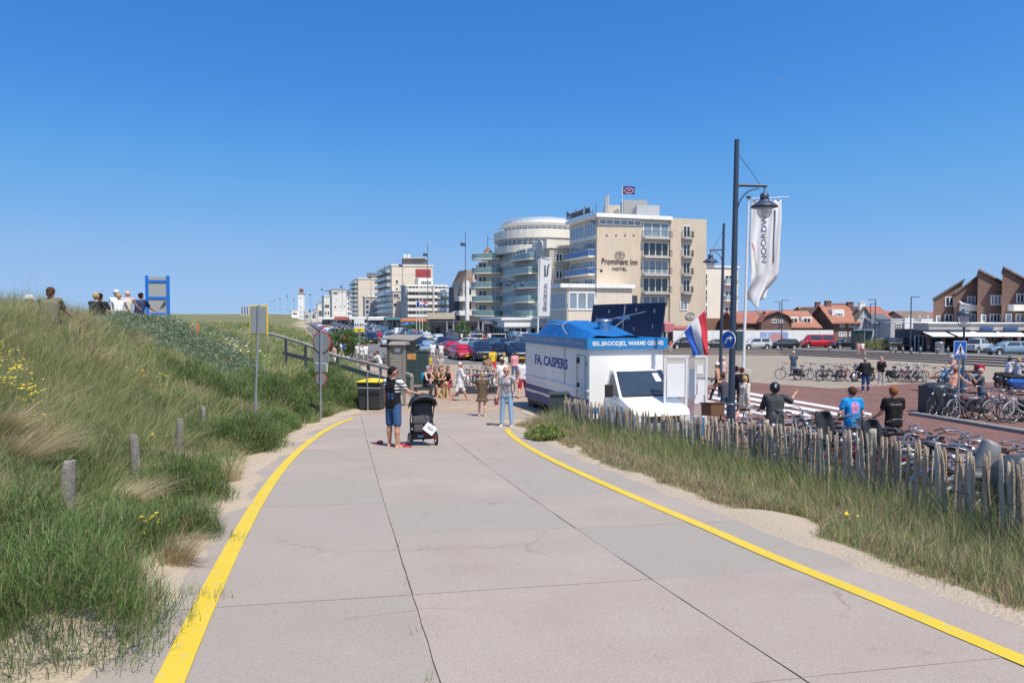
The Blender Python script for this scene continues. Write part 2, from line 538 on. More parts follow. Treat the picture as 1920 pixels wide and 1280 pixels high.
mm=nt.nodes.new('ShaderNodeMix');mm.data_type='RGBA';mm.blend_type='MULTIPLY';mm.inputs['Factor'].default_value=.35
nt.links.new(c2,mm.inputs['A']);nt.links.new(mixc(nt,sp,(.62,.62,.62),(1.25,1.25,1.25)),mm.inputs['B'])
m3=nt.nodes.new('ShaderNodeMix');m3.data_type='RGBA';m3.blend_type='MULTIPLY';m3.inputs['Factor'].default_value=.55
nt.links.new(mm.outputs['Result'],m3.inputs['A']);nt.links.new(ramp(nt,nd.outputs['Fac'],.22,.34,(.72,.70,.68),(1,1,1)),m3.inputs['B'])
wn=N(nt,'ShaderNodeTexNoise',Scale=2.2,Detail=6);nt.links.new(tc.outputs['Object'],wn.inputs['Vector'])
vm=nt.nodes.new('ShaderNodeVectorMath');vm.operation='MULTIPLY_ADD';vm.inputs[1].default_value=(.5,.5,.5);nt.links.new(wn.outputs['Color'],vm.inputs[0]);nt.links.new(tc.outputs['Object'],vm.inputs[2])
vc=N(nt,'ShaderNodeTexVoronoi',Scale=.42);vc.feature='DISTANCE_TO_EDGE';nt.links.new(vm.outputs[0],vc.inputs['Vector'])
ck=ramp(nt,vc.outputs['Distance'],.002,.006,(.78,.76,.74),(1,1,1))
mk=N(nt,'ShaderNodeTexNoise',Scale=.5,Detail=2);nt.links.new(tc.outputs['Object'],mk.inputs['Vector'])
ck2=mixc(nt,ramp(nt,mk.outputs['Fac'],.52,.60),(1,1,1),ck)
st_=N(nt,'ShaderNodeTexNoise',Scale=3.2,Detail=8,Roughness=.75);nt.links.new(tc.outputs['Object'],st_.inputs['Vector'])
ck3=mixc(nt,ramp(nt,st_.outputs['Fac'],.60,.74),(1,1,1),(.80,.79,.78))
sd=N(nt,'ShaderNodeTexNoise',Scale=.8,Detail=9,Roughness=.7);nt.links.new(tc.outputs['Object'],sd.inputs['Vector'])
def mul(a_,b_):
 x_=nt.nodes.new('ShaderNodeMix');x_.data_type='RGBA';x_.blend_type='MULTIPLY';x_.inputs['Factor'].default_value=1
 nt.links.new(a_,x_.inputs['A']);nt.links.new(b_,x_.inputs['B']);return x_.outputs['Result']
fin=mul(mul(m3.outputs['Result'],ck2),ck3)
nt.links.new(mixc(nt,ramp(nt,sd.outputs['Fac'],.62,.80),fin,(.40,.33,.25)),b.inputs['Base Color'])
bp=N(nt,'ShaderNodeBump',Strength=.35,Distance=.008);nt.links.new(nb.outputs['Fac'],bp.inputs['Height']);nt.links.new(bp.outputs[0],b.inputs['Normal'])
e=np.array([-.225,1]);e/=np.linalg.norm(e);r_=np.array([e[1],-e[0]])
O=np.array([-.80,5.85])
pv=[];pf=[];tone=[]
def slab(s0,s1,t0,t1,gap=.006):
 s0+=.003;s1-=.003;t0+=gap*rnd.uniform(.5,1.2);t1-=gap*rnd.uniform(.5,1.2)
 n=6;k=6;base=len(pv);tn_=rnd.random()**1.5*.8;dz=rnd.uniform(-.003,.003)
 ring=[]
 for j in range(n+1):
  for i in range(k+1):
   s=s0+(s1-s0)*j/n;t=t0+(t1-t0)*i/k
   if j in(0,n):s+=rnd.uniform(-.002,.002)
   if i in(0,k):t+=rnd.uniform(-.004,.004)
   x,y=O+e*s+r_*t
   pv.append((x,y,gzp(y)+.004+dz));tone.append(tn_)
 for j in range(n):
  for i in range(k):
   q=base+j*(k+1)+i
   pf.append((q,q+1,q+k+2,q+k+1))
 border=[base+i for i in range(k+1)]+[base+(k+1)*j+k for j in range(1,n+1)]+[base+(k+1)*n+i for i in range(k-1,-1,-1)]+[base+(k+1)*j for j in range(n-1,0,-1)]
 b2=len(pv)
 for q in border:x,y,z=pv[q];pv.append((x,y,z-.12));tone.append(tn_)
 m=len(border)
 for i in range(m):pf.append((border[i],b2+i,b2+(i+1)%m,border[(i+1)%m]))
def gzp(y):return float(zpath(y))
s=-8.5
while s<18.4:
 for c in(-1,0,1):slab(s,s+2.1,c*2.0,c*2.0+2.0)
 if s>11:slab(s,s+2.1,-4,-2.0)
 if s>15.5:slab(s,s+2.1,4.0,5.3)
 s+=2.1
me=bpy.data.meshes.new('concrete_path');me.from_pydata(pv,[],pf);me.update()
a_=me.attributes.new('tone','FLOAT','POINT');a_.data.foreach_set('value',np.array(tone,np.float32))
path=link('concrete_path',me,None,conc);path['kind']='structure'
yel,nt,b=nodes_mat('yellow_road_paint')
b.inputs['Roughness'].default_value=.6
tc=N(nt,'ShaderNodeTexCoord');na=N(nt,'ShaderNodeTexNoise',Scale=16,Detail=8,Roughness=.75);nt.links.new(tc.outputs['Object'],na.inputs['Vector'])
nb=N(nt,'ShaderNodeTexNoise',Scale=2,Detail=3);nt.links.new(tc.outputs['Object'],nb.inputs['Vector'])
nt.links.new(mixc(nt,ramp(nt,na.outputs['Fac'],.38,.45),(.50,.42,.20),mixc(nt,nb.outputs['Fac'],(.60,.42,.015),(.70,.51,.035))),b.inputs['Base Color'])
def catmull(P,n=10):
 P=[Vector(p)for p in P];out=[]
 for i in range(len(P)-1):
  a,b_,c,d=P[max(i-1,0)],P[i],P[i+1],P[min(i+2,len(P)-1)]
  for k in range(n):
   t=k/n
   out.append(.5*((2*b_)+(c-a)*t+(2*a-5*b_+4*c-d)*t*t+(3*b_-a-3*c+d)*t**3))
 out.append(P[-1]);return out
def ribbon(name,pts,w,m,off=.012,zf=None,ends=None):
 pts=catmull([(p[0],p[1],0)for p in pts]);mb=MB();vs=[]
 for i,p in enumerate(pts):
  d=(pts[min(i+1,len(pts)-1)]-pts[max(i-1,0)]).normalized();nrm=Vector((d.y,-d.x,0))
  ww=w*(1+.012*math.sin(i*1.9))/2
  for s_ in(-1,1):
   q=p+nrm*ww*s_;vs.append((q.x,q.y,float((zf or g)(q.x,q.y))+off))
 mb.add(vs,[(2*i,2*i+1,2*i+3,2*i+2)for i in range(len(pts)-1)])
 o=mb.build(name,m,fix=False)
 if o.data.polygons[0].normal.z<0:
  bm=bmesh.new();bm.from_mesh(o.data);bmesh.ops.reverse_faces(bm,faces=bm.faces);bm.to_mesh(o.data);bm.free()
 o['kind']='structure';return o
zpf=lambda x,y:zpath(y)
LP=[hit(*p)for p in((316,1280),(382,1125),(450,1000),(486,930),(522,878),(563,835),(606,805),(640,790),(662,784))]
LP=[LP[0]+(LP[0]-LP[1])*1.2]+LP
for _ in range(2):LP=[LP[0]]+[(LP[i-1]+LP[i]*2+LP[i+1])/4 for i in range(1,len(LP)-1)]+[LP[-1]]
ribbon('yellow_edge_line',LP,.165,yel,zf=zpf)
RP=[hit(*p)for p in((1925,1243),(1640,1123),(1440,1041),(1320,988),(1200,937),(1100,893),(1030,860),(985,835),(958,815),(950,804))]
RP=[RP[0]+(RP[0]-RP[1])*.8]+RP
ribbon('yellow_edge_line',RP,.15,yel,zf=zpf)
ribbon('yellow_edge_line',[hit(914,793),hit(930,793),hit(952,792)],.12,yel,zf=zpf)
def brick_mat(name,c1,c2,mort,sx,sy,rot=0,bump=.3,var=.5):
 m,nt,b=nodes_mat(name);b.inputs['Roughness'].default_value=.9;b.inputs['Specular IOR Level'].default_value=.15
 tc=N(nt,'ShaderNodeTexCoord');mp=N(nt,'ShaderNodeMapping');mp.inputs['Rotation'].default_value=(0,0,rot)
 nt.links.new(tc.outputs['Object'],mp.inputs['Vector'])
 br=N(nt,'ShaderNodeTexBrick');br.inputs['Scale'].default_value=1;br.inputs['Brick Width'].default_value=sx;br.inputs['Row Height'].default_value=sy
 br.inputs['Mortar Size'].default_value=min(sx,sy)*.06
 br.inputs['Color1'].default_value=c1+(1,);br.inputs['Color2'].default_value=c2+(1,);br.inputs['Mortar'].default_value=mort+(1,)
 nt.links.new(mp.outputs[0],br.inputs['Vector'])
 n=N(nt,'ShaderNodeTexNoise',Scale=.5,Detail=7,Roughness=.65);nt.links.new(tc.outputs['Object'],n.inputs['Vector'])
 n2=N(nt,'ShaderNodeTexNoise',Scale=40,Detail=3);nt.links.new(tc.outputs['Object'],n2.inputs['Vector'])
 x=nt.nodes.new('ShaderNodeMix');x.data_type='RGBA';x.blend_type='MULTIPLY';x.inputs['Factor'].default_value=var
 nt.links.new(br.outputs['Color'],x.inputs['A']);nt.links.new(mixc(nt,ramp(nt,n.outputs['Fac'],.3,.7),(.72,.72,.72),(1.2,1.18,1.15)),x.inputs['B'])
 y=nt.nodes.new('ShaderNodeMix');y.data_type='RGBA';y.blend_type='MULTIPLY';y.inputs['Factor'].default_value=.4
 nt.links.new(x.outputs['Result'],y.inputs['A']);nt.links.new(mixc(nt,n2.outputs['Fac'],(.6,.6,.6),(1.4,1.4,1.4)),y.inputs['B'])
 nt.links.new(y.outputs['Result'],b.inputs['Base Color'])
 bp=N(nt,'ShaderNodeBump',Strength=bump,Distance=.01);nt.links.new(br.outputs['Fac'],bp.inputs['Height']);bp.invert=True;nt.links.new(bp.outputs[0],b.inputs['Normal'])
 return m
pav=brick_mat('sandy_brick_paving',(.33,.24,.18),(.39,.30,.23),(.35,.28,.21),.21,.105,.3)
q0=O+e*18.95
def xy(p):return(p[0],p[1])
A1=O+e*18.6+r_*-4.0;A2=O+e*18.6+r_*5.3
Yc=23.6
sheet('brick_paving',[tuple(A1),tuple(A2),(1.4,21.6),(3.2,21.4),(5.6,21.9),(4.6,26),(3.4,30),(4.0,44),(5,60),(-12.0,60),(-7.9,45),(-5.0,33),(-5.25,27.5),(-5.9,24.9)],pav,.004,1.0)
asph=mat('grey_asphalt',(.16,.155,.15),.9,var=.2,scale=2,bump=.3,bscale=60,spec=.2)
def bx(Y):return float(np.interp(Y,[60,130,400,900],[5,12,-20,-150]))
pl=[(-12.0,60.02),(5,60.02),(8,100),(bx(140)+2,140),(bx(400),400),(bx(900),900)]+[(float(x_edge(Y))+(.1 if Y<300 else .8),Y)for Y in(900,400,168,130,100,80)]
sheet('boulevard_road',pl,asph,.02,6)
redb=brick_mat('red_road_brick',(.17,.088,.072),(.225,.12,.10),(.14,.10,.085),.20,.10,.9)
tile=brick_mat('beige_plaza_tiles',(.29,.245,.19),(.34,.29,.23),(.24,.20,.165),.6,.6,.25,var=.35)
BR=[(1335,722),(1400,716),(1480,722),(1560,728),(1640,724),(1700,719),(1800,717),(1925,716)]
bl=[hit(*p)for p in BR]
far=bl[-1]+Vector((40,-6,0))
left_side=[(5.75,4.6),(5.75,7.8),(5.55,10.3),(4.95,12.9),(4.3,15.5),(4.9,18),(5.62,21.9),(4.62,26),(3.42,30),(4.02,44)]
redpoly=[(80,4.6)]+[(80,bl[-1].y-4)]+[xy(p)for p in bl[::-1]]+left_side[::-1]
sheet('red_brick_road',redpoly,redb,.004,2)
sa=[.1,.23,.371,.45,.529,.686,.96]
stepfoot=[(a*float(y_steps(a)),float(y_steps(a)))for a in sa]
tilepoly=left_side[-1:]+[xy(p)for p in bl]+[(80,bl[-1].y-3.99),(80,48)]+stepfoot[::-1]+[(8.02,100),(5.02,60)]
sheet('beige_plaza',tilepoly,tile,.004,3)
zeb=mat('worn_white_paint',(.62,.61,.60),.8,var=.25,scale=20)
mb=MB()
for(xa,ya,xb,yb,w)in((1338,726.5,1634,777,2.2),(1332,734,1577,778,2.6),(1328,743,1522,779,3.0),(1324,753,1452,779,3.3),(1320,764,1398,780,3.5)):
 n=14;vs=[]
 for i in range(n+1):
  t=i/n;x=xa+(xb-xa)*t;y=ya+(yb-ya)*t
  for s_ in(w,-w):
   p=hit(x,y+s_);vs.append((p.x,p.y,p.z+.012))
 mb.add(vs,[(2*i,2*i+1,2*i+3,2*i+2)for i in range(n)])
o=mb.build('zebra_crossing',zeb);o['kind']='structure'
bm=bmesh.new();bm.from_mesh(o.data)
if sum(f.normal.z for f in bm.faces)<0:bmesh.ops.reverse_faces(bm,faces=bm.faces)
bm.to_mesh(o.data);bm.free()
kerbm=mat('grey_kerb_stone',(.22,.21,.20),.85,var=.2,scale=5,bump=.3)
kp=catmull([hit(*p)for p in((1703,778),(1730,782),(1790,792),(1860,804),(1925,815),(2050,838))],6)
mb=MB();vs=[]
for i,p in enumerate(kp):
 d=(kp[min(i+1,len(kp)-1)]-kp[max(i-1,0)]).normalized();nrm=Vector((d.y,-d.x,0))
 z=gz(p.x,p.y)
 for dx,dz in((0,-.05),(0,.10),(.02,.12),(.3,.12),(.3,-.05)):
  q=p-nrm*dx*-1 if False else p+nrm*(-dx);vs.append((q.x,q.y,z+dz))
for i in range(len(kp)-1):
 for k in range(4):a=i*5+k;mb.add([],[]);mb.f.append((a,a+1,a+6,a+5));mb.m.append(0);mb.sm.append(False)
mb.v=vs
mb.f.append((0,1,2,3,4));mb.m.append(0);mb.sm.append(False)
o=mb.build('kerb',kerbm);o['kind']='structure'
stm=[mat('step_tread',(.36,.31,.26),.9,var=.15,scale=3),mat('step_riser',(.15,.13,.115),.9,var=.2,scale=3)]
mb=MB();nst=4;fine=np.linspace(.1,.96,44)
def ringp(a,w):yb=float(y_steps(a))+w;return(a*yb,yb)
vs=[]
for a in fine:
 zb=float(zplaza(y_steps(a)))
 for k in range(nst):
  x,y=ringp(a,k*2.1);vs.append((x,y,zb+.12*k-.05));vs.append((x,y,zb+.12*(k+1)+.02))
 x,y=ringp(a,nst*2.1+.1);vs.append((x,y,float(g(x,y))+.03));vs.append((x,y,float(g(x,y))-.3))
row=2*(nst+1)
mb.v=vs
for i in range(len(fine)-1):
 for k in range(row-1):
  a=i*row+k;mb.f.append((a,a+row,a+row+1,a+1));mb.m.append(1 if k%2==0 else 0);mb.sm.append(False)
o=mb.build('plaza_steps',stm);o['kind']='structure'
st=[(a*(float(y_steps(a))+8.6),float(y_steps(a))+8.6)for a in np.linspace(.105,.96,16)]
sheet('street',st+[(120,60),(160,130),(90,150),(14,150)],asph,.03,6)
tan=cmat((.60,.50,.385),'wall');tan_d=cmat((.52,.46,.38),'wall');cream=cmat((.76,.71,.62),'wall');white=cmat((.82,.81,.79),'wall')
grey_w=cmat((.50,.48,.46),'wall');dgrey=cmat((.14,.14,.15),'wall');beige_w=cmat((.70,.61,.50),'wall');pinkish=cmat((.64,.54,.46),'wall')
wframe=mat('white_window_frame',(.72,.72,.70),.5,var=.05);dframe=mat('dark_window_frame',(.10,.10,.11),.5)
glass1=mat('window_glass_dark',(.035,.05,.07),.08,var=.6,scale=.9,spec=.8);glass2=mat('window_glass_painted_reflection',(.22,.28,.34),.15,var=.35,scale=.7,spec=.8)  # second glass has a light blue reflection put into its base colour
glass3=mat('window_curtain',(.42,.44,.45),.4,var=.2,scale=3)
teal_gl=mat('teal_balcony_glass',(.17,.29,.28),.12,var=.2,scale=1,spec=.7);blue_gl=mat('blue_balcony_panel',(.045,.12,.30),.25,var=.25,scale=1)
clear_gl=mat('pale_balcony_glass',(.33,.42,.44),.15,var=.15,scale=1,spec=.7)
rail_m=mat('dark_metal_rail',(.07,.07,.08),.5,.3);wrail_m=mat('white_metal_rail',(.7,.7,.7),.5)
roof_t=brick_mat('orange_roof_tiles',(.34,.155,.105),(.40,.20,.14),(.24,.11,.085),.35,.3);roof_r=brick_mat('red_roof_tiles',(.32,.13,.10),(.38,.17,.13),(.2,.09,.07),.35,.3)
roof_b=brick_mat('brown_roof_tiles',(.20,.15,.12),(.25,.19,.16),(.12,.09,.08),.4,.35);roof_g=mat('grey_roofing',(.15,.15,.16),.8,var=.2)
def wall_brick(name,c1,c2,mort):
 m=brick_mat(name,c1,c2,mort,.22,.07,0)
 mp=[n for n in m.node_tree.nodes if n.type=='MAPPING'][0];mp.inputs['Rotation'].default_value=(math.pi/2,0,0)
 return m
brick_d=wall_brick('dark_red_brick',(.16,.095,.08),(.21,.13,.11),(.21,.17,.15));brick_b=wall_brick('brown_brick',(.21,.12,.09),(.27,.16,.12),(.25,.2,.17))
WCACHE={}
def winmesh(w,h,cols,rows,fr,gl,fw):
 k=(round(w,2),round(h,2),cols,rows,fr.name,gl.name,fw)
 if k in WCACHE:return WCACHE[k]
 f=MB()
 f.box(0,w,-.10,0,0,fw);f.box(0,w,-.10,0,h-fw,h);f.box(0,fw,-.10,0,fw,h-fw);f.box(w-fw,w,-.10,0,fw,h-fw)
 for c in range(1,cols):x=w*c/cols;f.box(x-fw/2,x+fw/2,-.09,0,fw,h-fw)
 for r in range(1,rows):z=h*r/rows;f.box(fw,w-fw,-.085,0,z-fw/2,z+fw/2)
 fm=f.mesh('window');fm.materials.append(fr)
 g_=MB().box(fw*.5,w-fw*.5,-.03,-.005,fw*.5,h-fw*.5);gm=g_.mesh('pane');gm.materials.append(gl)
 WCACHE[k]=(fm,gm);return fm,gm
class Bld:
 def __init__(s,name,label,x,y,z=None,cat='building',group=None):
  s.z0=gz(x,y)-.3 if z is None else z
  s.o=root(name,(x,y,s.z0),0,label,cat,group);s.ox,s.oy=x,y;s.nw=0
 def L(s,p):return(p[0]-s.ox,p[1]-s.oy)
 def prism(s,name,poly,z0,z1,m):
  a=sum(poly[i][0]*poly[(i+1)%len(poly)][1]-poly[(i+1)%len(poly)][0]*poly[i][1]for i in range(len(poly)))
  return MB().prism([s.L(p)for p in poly],z0-s.z0,z1-s.z0).build(name,m,s.o)
 def box(s,name,x0,x1,y0,y1,z0,z1,m):
  return MB().box(x0-s.ox,x1-s.ox,y0-s.oy,y1-s.oy,z0-s.z0,z1-s.z0).build(name,m,s.o)
 def face(s,p0,p1):return Face(s,p0,p1)
class Face:
 ""
 def __init__(s,b,p0,p1):
  s.b=b;s.p0=Vector((p0[0],p0[1]));s.p1=Vector((p1[0],p1[1]));s.len=(s.p1-s.p0).length
  s.d=(s.p1-s.p0)/s.len;s.ang=math.atan2(s.d.y,s.d.x);s.out=Vector((s.d.y,-s.d.x))
 def u(s,px):
  k=(px-960)/FPX
  return(k*s.p0.y-s.p0.x)/(s.d.x-k*s.d.y)
 def z(s,px,py):return(590-py)/FPX*(s.p0.y+s.d.y*s.u(px))
 def place(s,name,me,u,z,parent=None,off=0.0,mats=()):
  o=bpy.data.objects.new(name,me);COL.objects.link(o)
  q=s.p0+s.d*u+s.out*off
  o.parent=s.b.o;o.location=(q.x-s.b.ox,q.y-s.b.oy,z-s.b.z0);o.rotation_euler=(0,0,s.ang)
  return o
 def winu(s,u0,u1,z0,z1,cols=1,rows=1,fr=None,gl=None,fw=.12,off=.004):
  if s.b.nw>=96:return None
  s.b.nw+=1
  fr=fr or wframe;gl=gl or glass1
  fm,gm=winmesh(round(u1-u0,1),round(z1-z0,1),cols,rows,fr,gl,fw)
  o=s.place('window',fm,u0,z0,off=off)
  p=bpy.data.objects.new('pane',gm);COL.objects.link(p);p.parent=o
  return o
 def win(s,px0,px1,py0,py1,cols=1,rows=1,**k):
  c=(px0+px1)/2
  return s.winu(s.u(px0),s.u(px1),s.z(c,py1),s.z(c,py0),cols,rows,**k)
 def band(s,name,u0,u1,z0,z1,proud,m,back=.0):
  mb=MB().box(0,u1-u0,-proud,back,0,z1-z0)
  me=mb.mesh(name);me.materials.append(m)
  return s.place(name,me,u0,z0)
 def bandp(s,name,px0,px1,py0,py1,proud,m):
  c=(px0+px1)/2
  return s.band(name,s.u(px0),s.u(px1),s.z(c,py1),s.z(c,py0),proud,m)
 def balc(s,u0,u1,z,depth,rail=None,h=1.05,slab=None,n=5,round_=False,gl=True):
  slab=slab or cream;rail=rail or teal_gl
  w=u1-u0
  def prof(t):
   if not round_:return None
   return(w*t,-depth*(1-(2*t-1)**4)**.5-.05)
  if round_:
   pts=[prof(i/14)for i in range(15)]
  else:pts=[(0,0),(0,-depth),(w,-depth),(w,0)]
  me=MB().prism(pts if not round_ else pts+[],-.28,0).mesh('balcony');me.materials.append(slab)
  o=s.place('balcony',me,u0,z)
  r=MB()
  for i in range(len(pts)-1):
   a,b=Vector((pts[i][0],pts[i][1],0)),Vector((pts[i+1][0],pts[i+1][1],0))
   d=(b-a)
   if d.length<.01:continue
   q=Vector((d.y,-d.x,0)).normalized()*.02
   vs=[a-q,b-q,b+q,a+q]
   if gl:r.add([v+Vector((0,0,.06))for v in vs]+[v+Vector((0,0,h-.05))for v in vs],[(0,3,2,1),(4,5,6,7),(0,1,5,4),(1,2,6,5),(2,3,7,6),(3,0,4,7)],0)
   r.tube([a+Vector((0,0,h)),b+Vector((0,0,h))],.035,4,1)
   m_=max(1,int(d.length/1.2))
   for k in range(m_+1):
    c=a+d*k/m_;r.tube([c,c+Vector((0,0,h))],.03,4,1)
   if not gl:
    m2=int(d.length/.18)
    for k in range(m2):c=a+d*k/m2;r.tube([c+Vector((0,0,.08)),c+Vector((0,0,h))],.012,3,1)
    r.tube([a+Vector((0,0,.08)),b+Vector((0,0,.08))],.025,4,1)
  rm=r.mesh('railing');rm.materials.append(rail);rm.materials.append(wrail_m if gl else rail_m)
  c=bpy.data.objects.new('railing',rm);COL.objects.link(c);c.parent=o
  return o
def PT(px,Y):return((px-960)/FPX*Y,Y)
def fig_text(face,s_,px,py,wpx,hpx,m,name='lettering',off=.06,depth=.04,bold=0,word=None):
 u=face.u(px);z=face.z(px,py);Y=face.p0.y+face.d.y*u
 q=face.p0+face.d*u+face.out*off
 width=face.u(px+wpx/2)-face.u(px-wpx/2)
 return text(name,s_,1,face.b.o,(q.x-face.b.ox,q.y-face.b.oy,z-face.b.z0),(math.pi/2,0,face.ang),m,depth,bold,width=width,height=hpx*Y/FPX)
def ring(face,px,py,wpx,hpx,m,th=.16,name='emblem',parent=None):
 u=face.u(px);z=face.z(px,py);Y=face.p0.y+face.d.y*u;k=Y/FPX
 mb=MB();q=face.p0+face.d*u+face.out*.1
 return mb,q,z,k
def emblem(face,px,py,wpx,hpx,m,m2=None):
 u=face.u(px);z=face.z(px,py);k=(face.p0.y+face.d.y*u)/FPX
 a,b=wpx*k/2,hpx*k/2
 mb=MB()
 if m2 is not None:
  pts=[(a*1.05*math.cos(t*.2618),b*1.05*math.sin(t*.2618))for t in range(24)]
  mb.add([(x,-.04,y)for x,y in pts]+[(x,.08,y)for x,y in pts],[tuple(range(24)),tuple(range(47,23,-1))]+[(i,(i+1)%24,(i+1)%24+24,i+24)for i in range(24)],1)
 mb.tube([(a*math.cos(t*.2618),-.08,b*math.sin(t*.2618))for t in range(25)],.045*k*10,5,0,cap=False)
 for sx in(-1,1):mb.tube([(sx*a*.28+a*.38*math.cos(t*.3927),-.08,b*.55*math.sin(t*.3927))for t in range(17)],.04*k*10,5,0,cap=False)
 me=mb.mesh('emblem');me.materials.append(m)
 if m2 is not None:me.materials.append(m2)
 return face.place('emblem',me,u,z,off=.05)
H=Bld('hotel','tall tan brick hotel with dark lettering and a brown emblem on its blank wall',20,134,-4.9,'hotel')
c0,c1,c2,c3=(14.7,130),(26.6,133.9),(23,146),(10.9,141.6)
H.prism('wall',[c0,(28.2,134.45),(24.0,146.5),c3],-4.9,16.9,tan)
A=H.face(c0,(28.2,134.45));B_=H.face(c3,c0)
d0=A.p0+A.d*(A.u(1254)-.02);
def AP(px,off=0):q=A.p0+A.d*A.u(px)+A.out*off;return(q.x,q.y)
wing=[AP(1254,.35),AP(1321,.35),AP(1321,-12),AP(1254,-12)]
H.prism('tower_wing',wing,-4.9,A.z(1285,411.5),tan)
H.prism('cornice',[AP(1113,.9),AP(1256,.7),AP(1253.5,-12.8),tuple(B_.p0+B_.out*.9)],16.85,17.5,white)
darkt=mat('dark_brown_letters',(.09,.06,.06),.5)
fig_text(A,'Prominent Inn',1161,491.5,67,11,darkt,bold=.012);fig_text(A,'HOTEL',1161,505,27,5.5,darkt,bold=.01)
emblem(A,1161,479,20,14,darkt)
for px in(1137,1154,1171,1187):
 mb=MB();k=.22;pts=[((k if i%2==0 else k*.4)*math.sin(i*math.pi/5),(k if i%2==0 else k*.4)*math.cos(i*math.pi/5))for i in range(10)]
 mb.add([(x,-.06,z)for x,z in pts]+[(x,.0,z)for x,z in pts],[tuple(range(9,-1,-1)),tuple(range(10,20))]+[(i,(i+1)%10,(i+1)%10+10,i+10)for i in range(10)])
 me=mb.mesh('star');me.materials.append(darkt);A.place('star',me,A.u(px),A.z(px,442),off=.01)
A.win(1122,1201,412.5,424,6,gl=glass2,fw=.25)
for k,(a,b,sl)in enumerate(((421,446,447),(455,481,482),(488,514,515),(521,548,549))):
 if k:A.win(1204,1252,a,b,4,gl=(glass1 if k%2 else glass2),fw=.16)
 else:A.win(1204,1253,418,446,3,gl=glass2,fw=.2)
 A.balc(A.u(1203),A.u(1253.5),A.z(1228,sl),1.1,rail_m,1.1,slab=grey_w,gl=False)
 W=H.face(wing[0],wing[1])
 W.win(1279,1293,a+3,b,2,gl=glass1,fw=.14);W.balc(W.u(1276),W.u(1297),W.z(1286,sl),.9,rail_m,1.1,slab=grey_w,round_=True,gl=False)
W.win(1274,1289,565,582,2,fw=.18,gl=glass2);emblem(W,1293,592,20,13,mat('grey_letters',(.2,.19,.19),.5),cmat((.55,.53,.5),'wall'))
A.win(1204,1248,555,584,3,gl=glass2,fw=.2);A.win(1125,1171,553,581,3,gl=glass2,fw=.2);A.win(1180,1194,554,572,1,gl=glass1,fr=dframe,fw=.1)
zs=[A.z(1228,y)for y in(447,482,515,549)]
for k,z in enumerate(zs):
 B_.winu(.6,6.6,z+.1,z+2.5,5,gl=glass2,fw=.14);B_.winu(7.2,B_.len-.4,z+.1,z+2.5,4,gl=(glass2,glass1)[k%2],fw=.14)
 if k:B_.balc(.3,B_.len-.6,z,1.3,blue_gl,1.05,slab=cream)
 else:B_.band('parapet',.3,B_.len-.3,z-.5,z+.1,.15,cream)
def roofbox(B,name,px0,px1,py0,Y,depth,z0,m):
 x0,x1=PT(px0,Y)[0],PT(px1,Y)[0]
 return B.box(name,x0,x1,Y,Y+depth,z0,(590-py0)/FPX*Y,m)
roofbox(H,'plant_room',1193,1235,386,137,5,17.4,cmat((.42,.43,.44),'wall'));roofbox(H,'lift_housing',1168,1212,376.5,143,4,17.4,cmat((.40,.39,.38),'wall'));roofbox(H,'chimney',1133,1162,386,138,3,17.4,tan_d)
mb=MB()
for px,py in((1135.5,370),(1139,367)):x,y=PT(px,137.5);mb.tube([(x-H.ox,y-H.oy,17.4-H.z0),(x-H.ox,y-H.oy,(590-py)/FPX*137.5-H.z0)],.22,8)
mb.build('flue',cmat((.4,.4,.4),'wall'),H.o)
rt=text('lettering','Prominent Inn',1,H.o,((c3[0]+c0[0])/2-H.ox-.9,(c3[1]+c0[1])/2-H.oy-.3,18.35-H.z0),(math.pi/2,0,B_.ang),darkt,.06,.02,width=10.5,height=1.5)
fr_=MB()
for i in range(8):
 q=B_.p0+B_.d*(1.3+i*1.5)+B_.out*.6;fr_.tube([(q.x-H.ox,q.y-H.oy,17.4-H.z0),(q.x-H.ox,q.y-H.oy,18.4-H.z0)],.04,4)
qa=B_.p0+B_.d*1.0+B_.out*.6;qb=B_.p0+B_.d*12.1+B_.out*.6;fr_.tube([(qa.x-H.ox,qa.y-H.oy,17.9-H.z0),(qb.x-H.ox,qb.y-H.oy,17.9-H.z0)],.05,4)
fr_.build('sign_frame',dframe,H.o)
P=Bld('pavilion','low white glazed restaurant wing with flat white fascia at the hotel corner',9,128,-4.8,'restaurant')
q0,q1,q3=(9.1,124),(20.5,127.7),(6.2,133.5)
P.prism('wall',[q0,q1,(17.6,137),q3],-4.8,4.6,beige_w)
FA=P.face(q0,q1);FB=P.face(q3,q0)
P.prism('roof',[(8.0,123.2),(21,127.4),(18,138),(5.2,134.2)],4.5,5.15,white)
FA.winu(.2,5.2,.75,3.9,3,gl=glass2,fw=.3);FB.winu(.4,FB.len-.3,.75,3.9,7,gl=glass2,fw=.25)
P.prism('lower_canopy',[(-6.4,150),(-1.9,134.6),(9.4,138.2),(9,150)],-.95,-.55,white)
P.prism('fascia',[(-5.9,150),(-1.4,135),(9.2,138.4),(9,150)],-2.2,-.95,white)
FC=P.face((-1.2,135.6),(9.2,139.0));FD=P.face((-5.5,150),(-1.2,135.6))
P.prism('shop_wall',[(-5.4,150),(-1.2,135.6),(9.2,139),(9,150)],-4.9,-2.2,white)
FC.winu(.4,4.2,-4.4,-2.3,3,gl=glass1,fw=.18);FC.winu(4.7,9.5,-4.4,-2.3,4,gl=glass1,fw=.18);FD.winu(.5,7,-4.4,-2.3,4,gl=glass2,fw=.15);FD.winu(7.4,14.4,-4.4,-2.3,4,gl=glass1,fw=.15)
C=Bld('apartment_building','stepped apartment building with oval white crowned top floors and teal glass balconies',3,155,-4.9,'apartments')
e0,e1,e2,e3=(7.15,143),(14.5,145.4),(6,180),(-4.6,172)
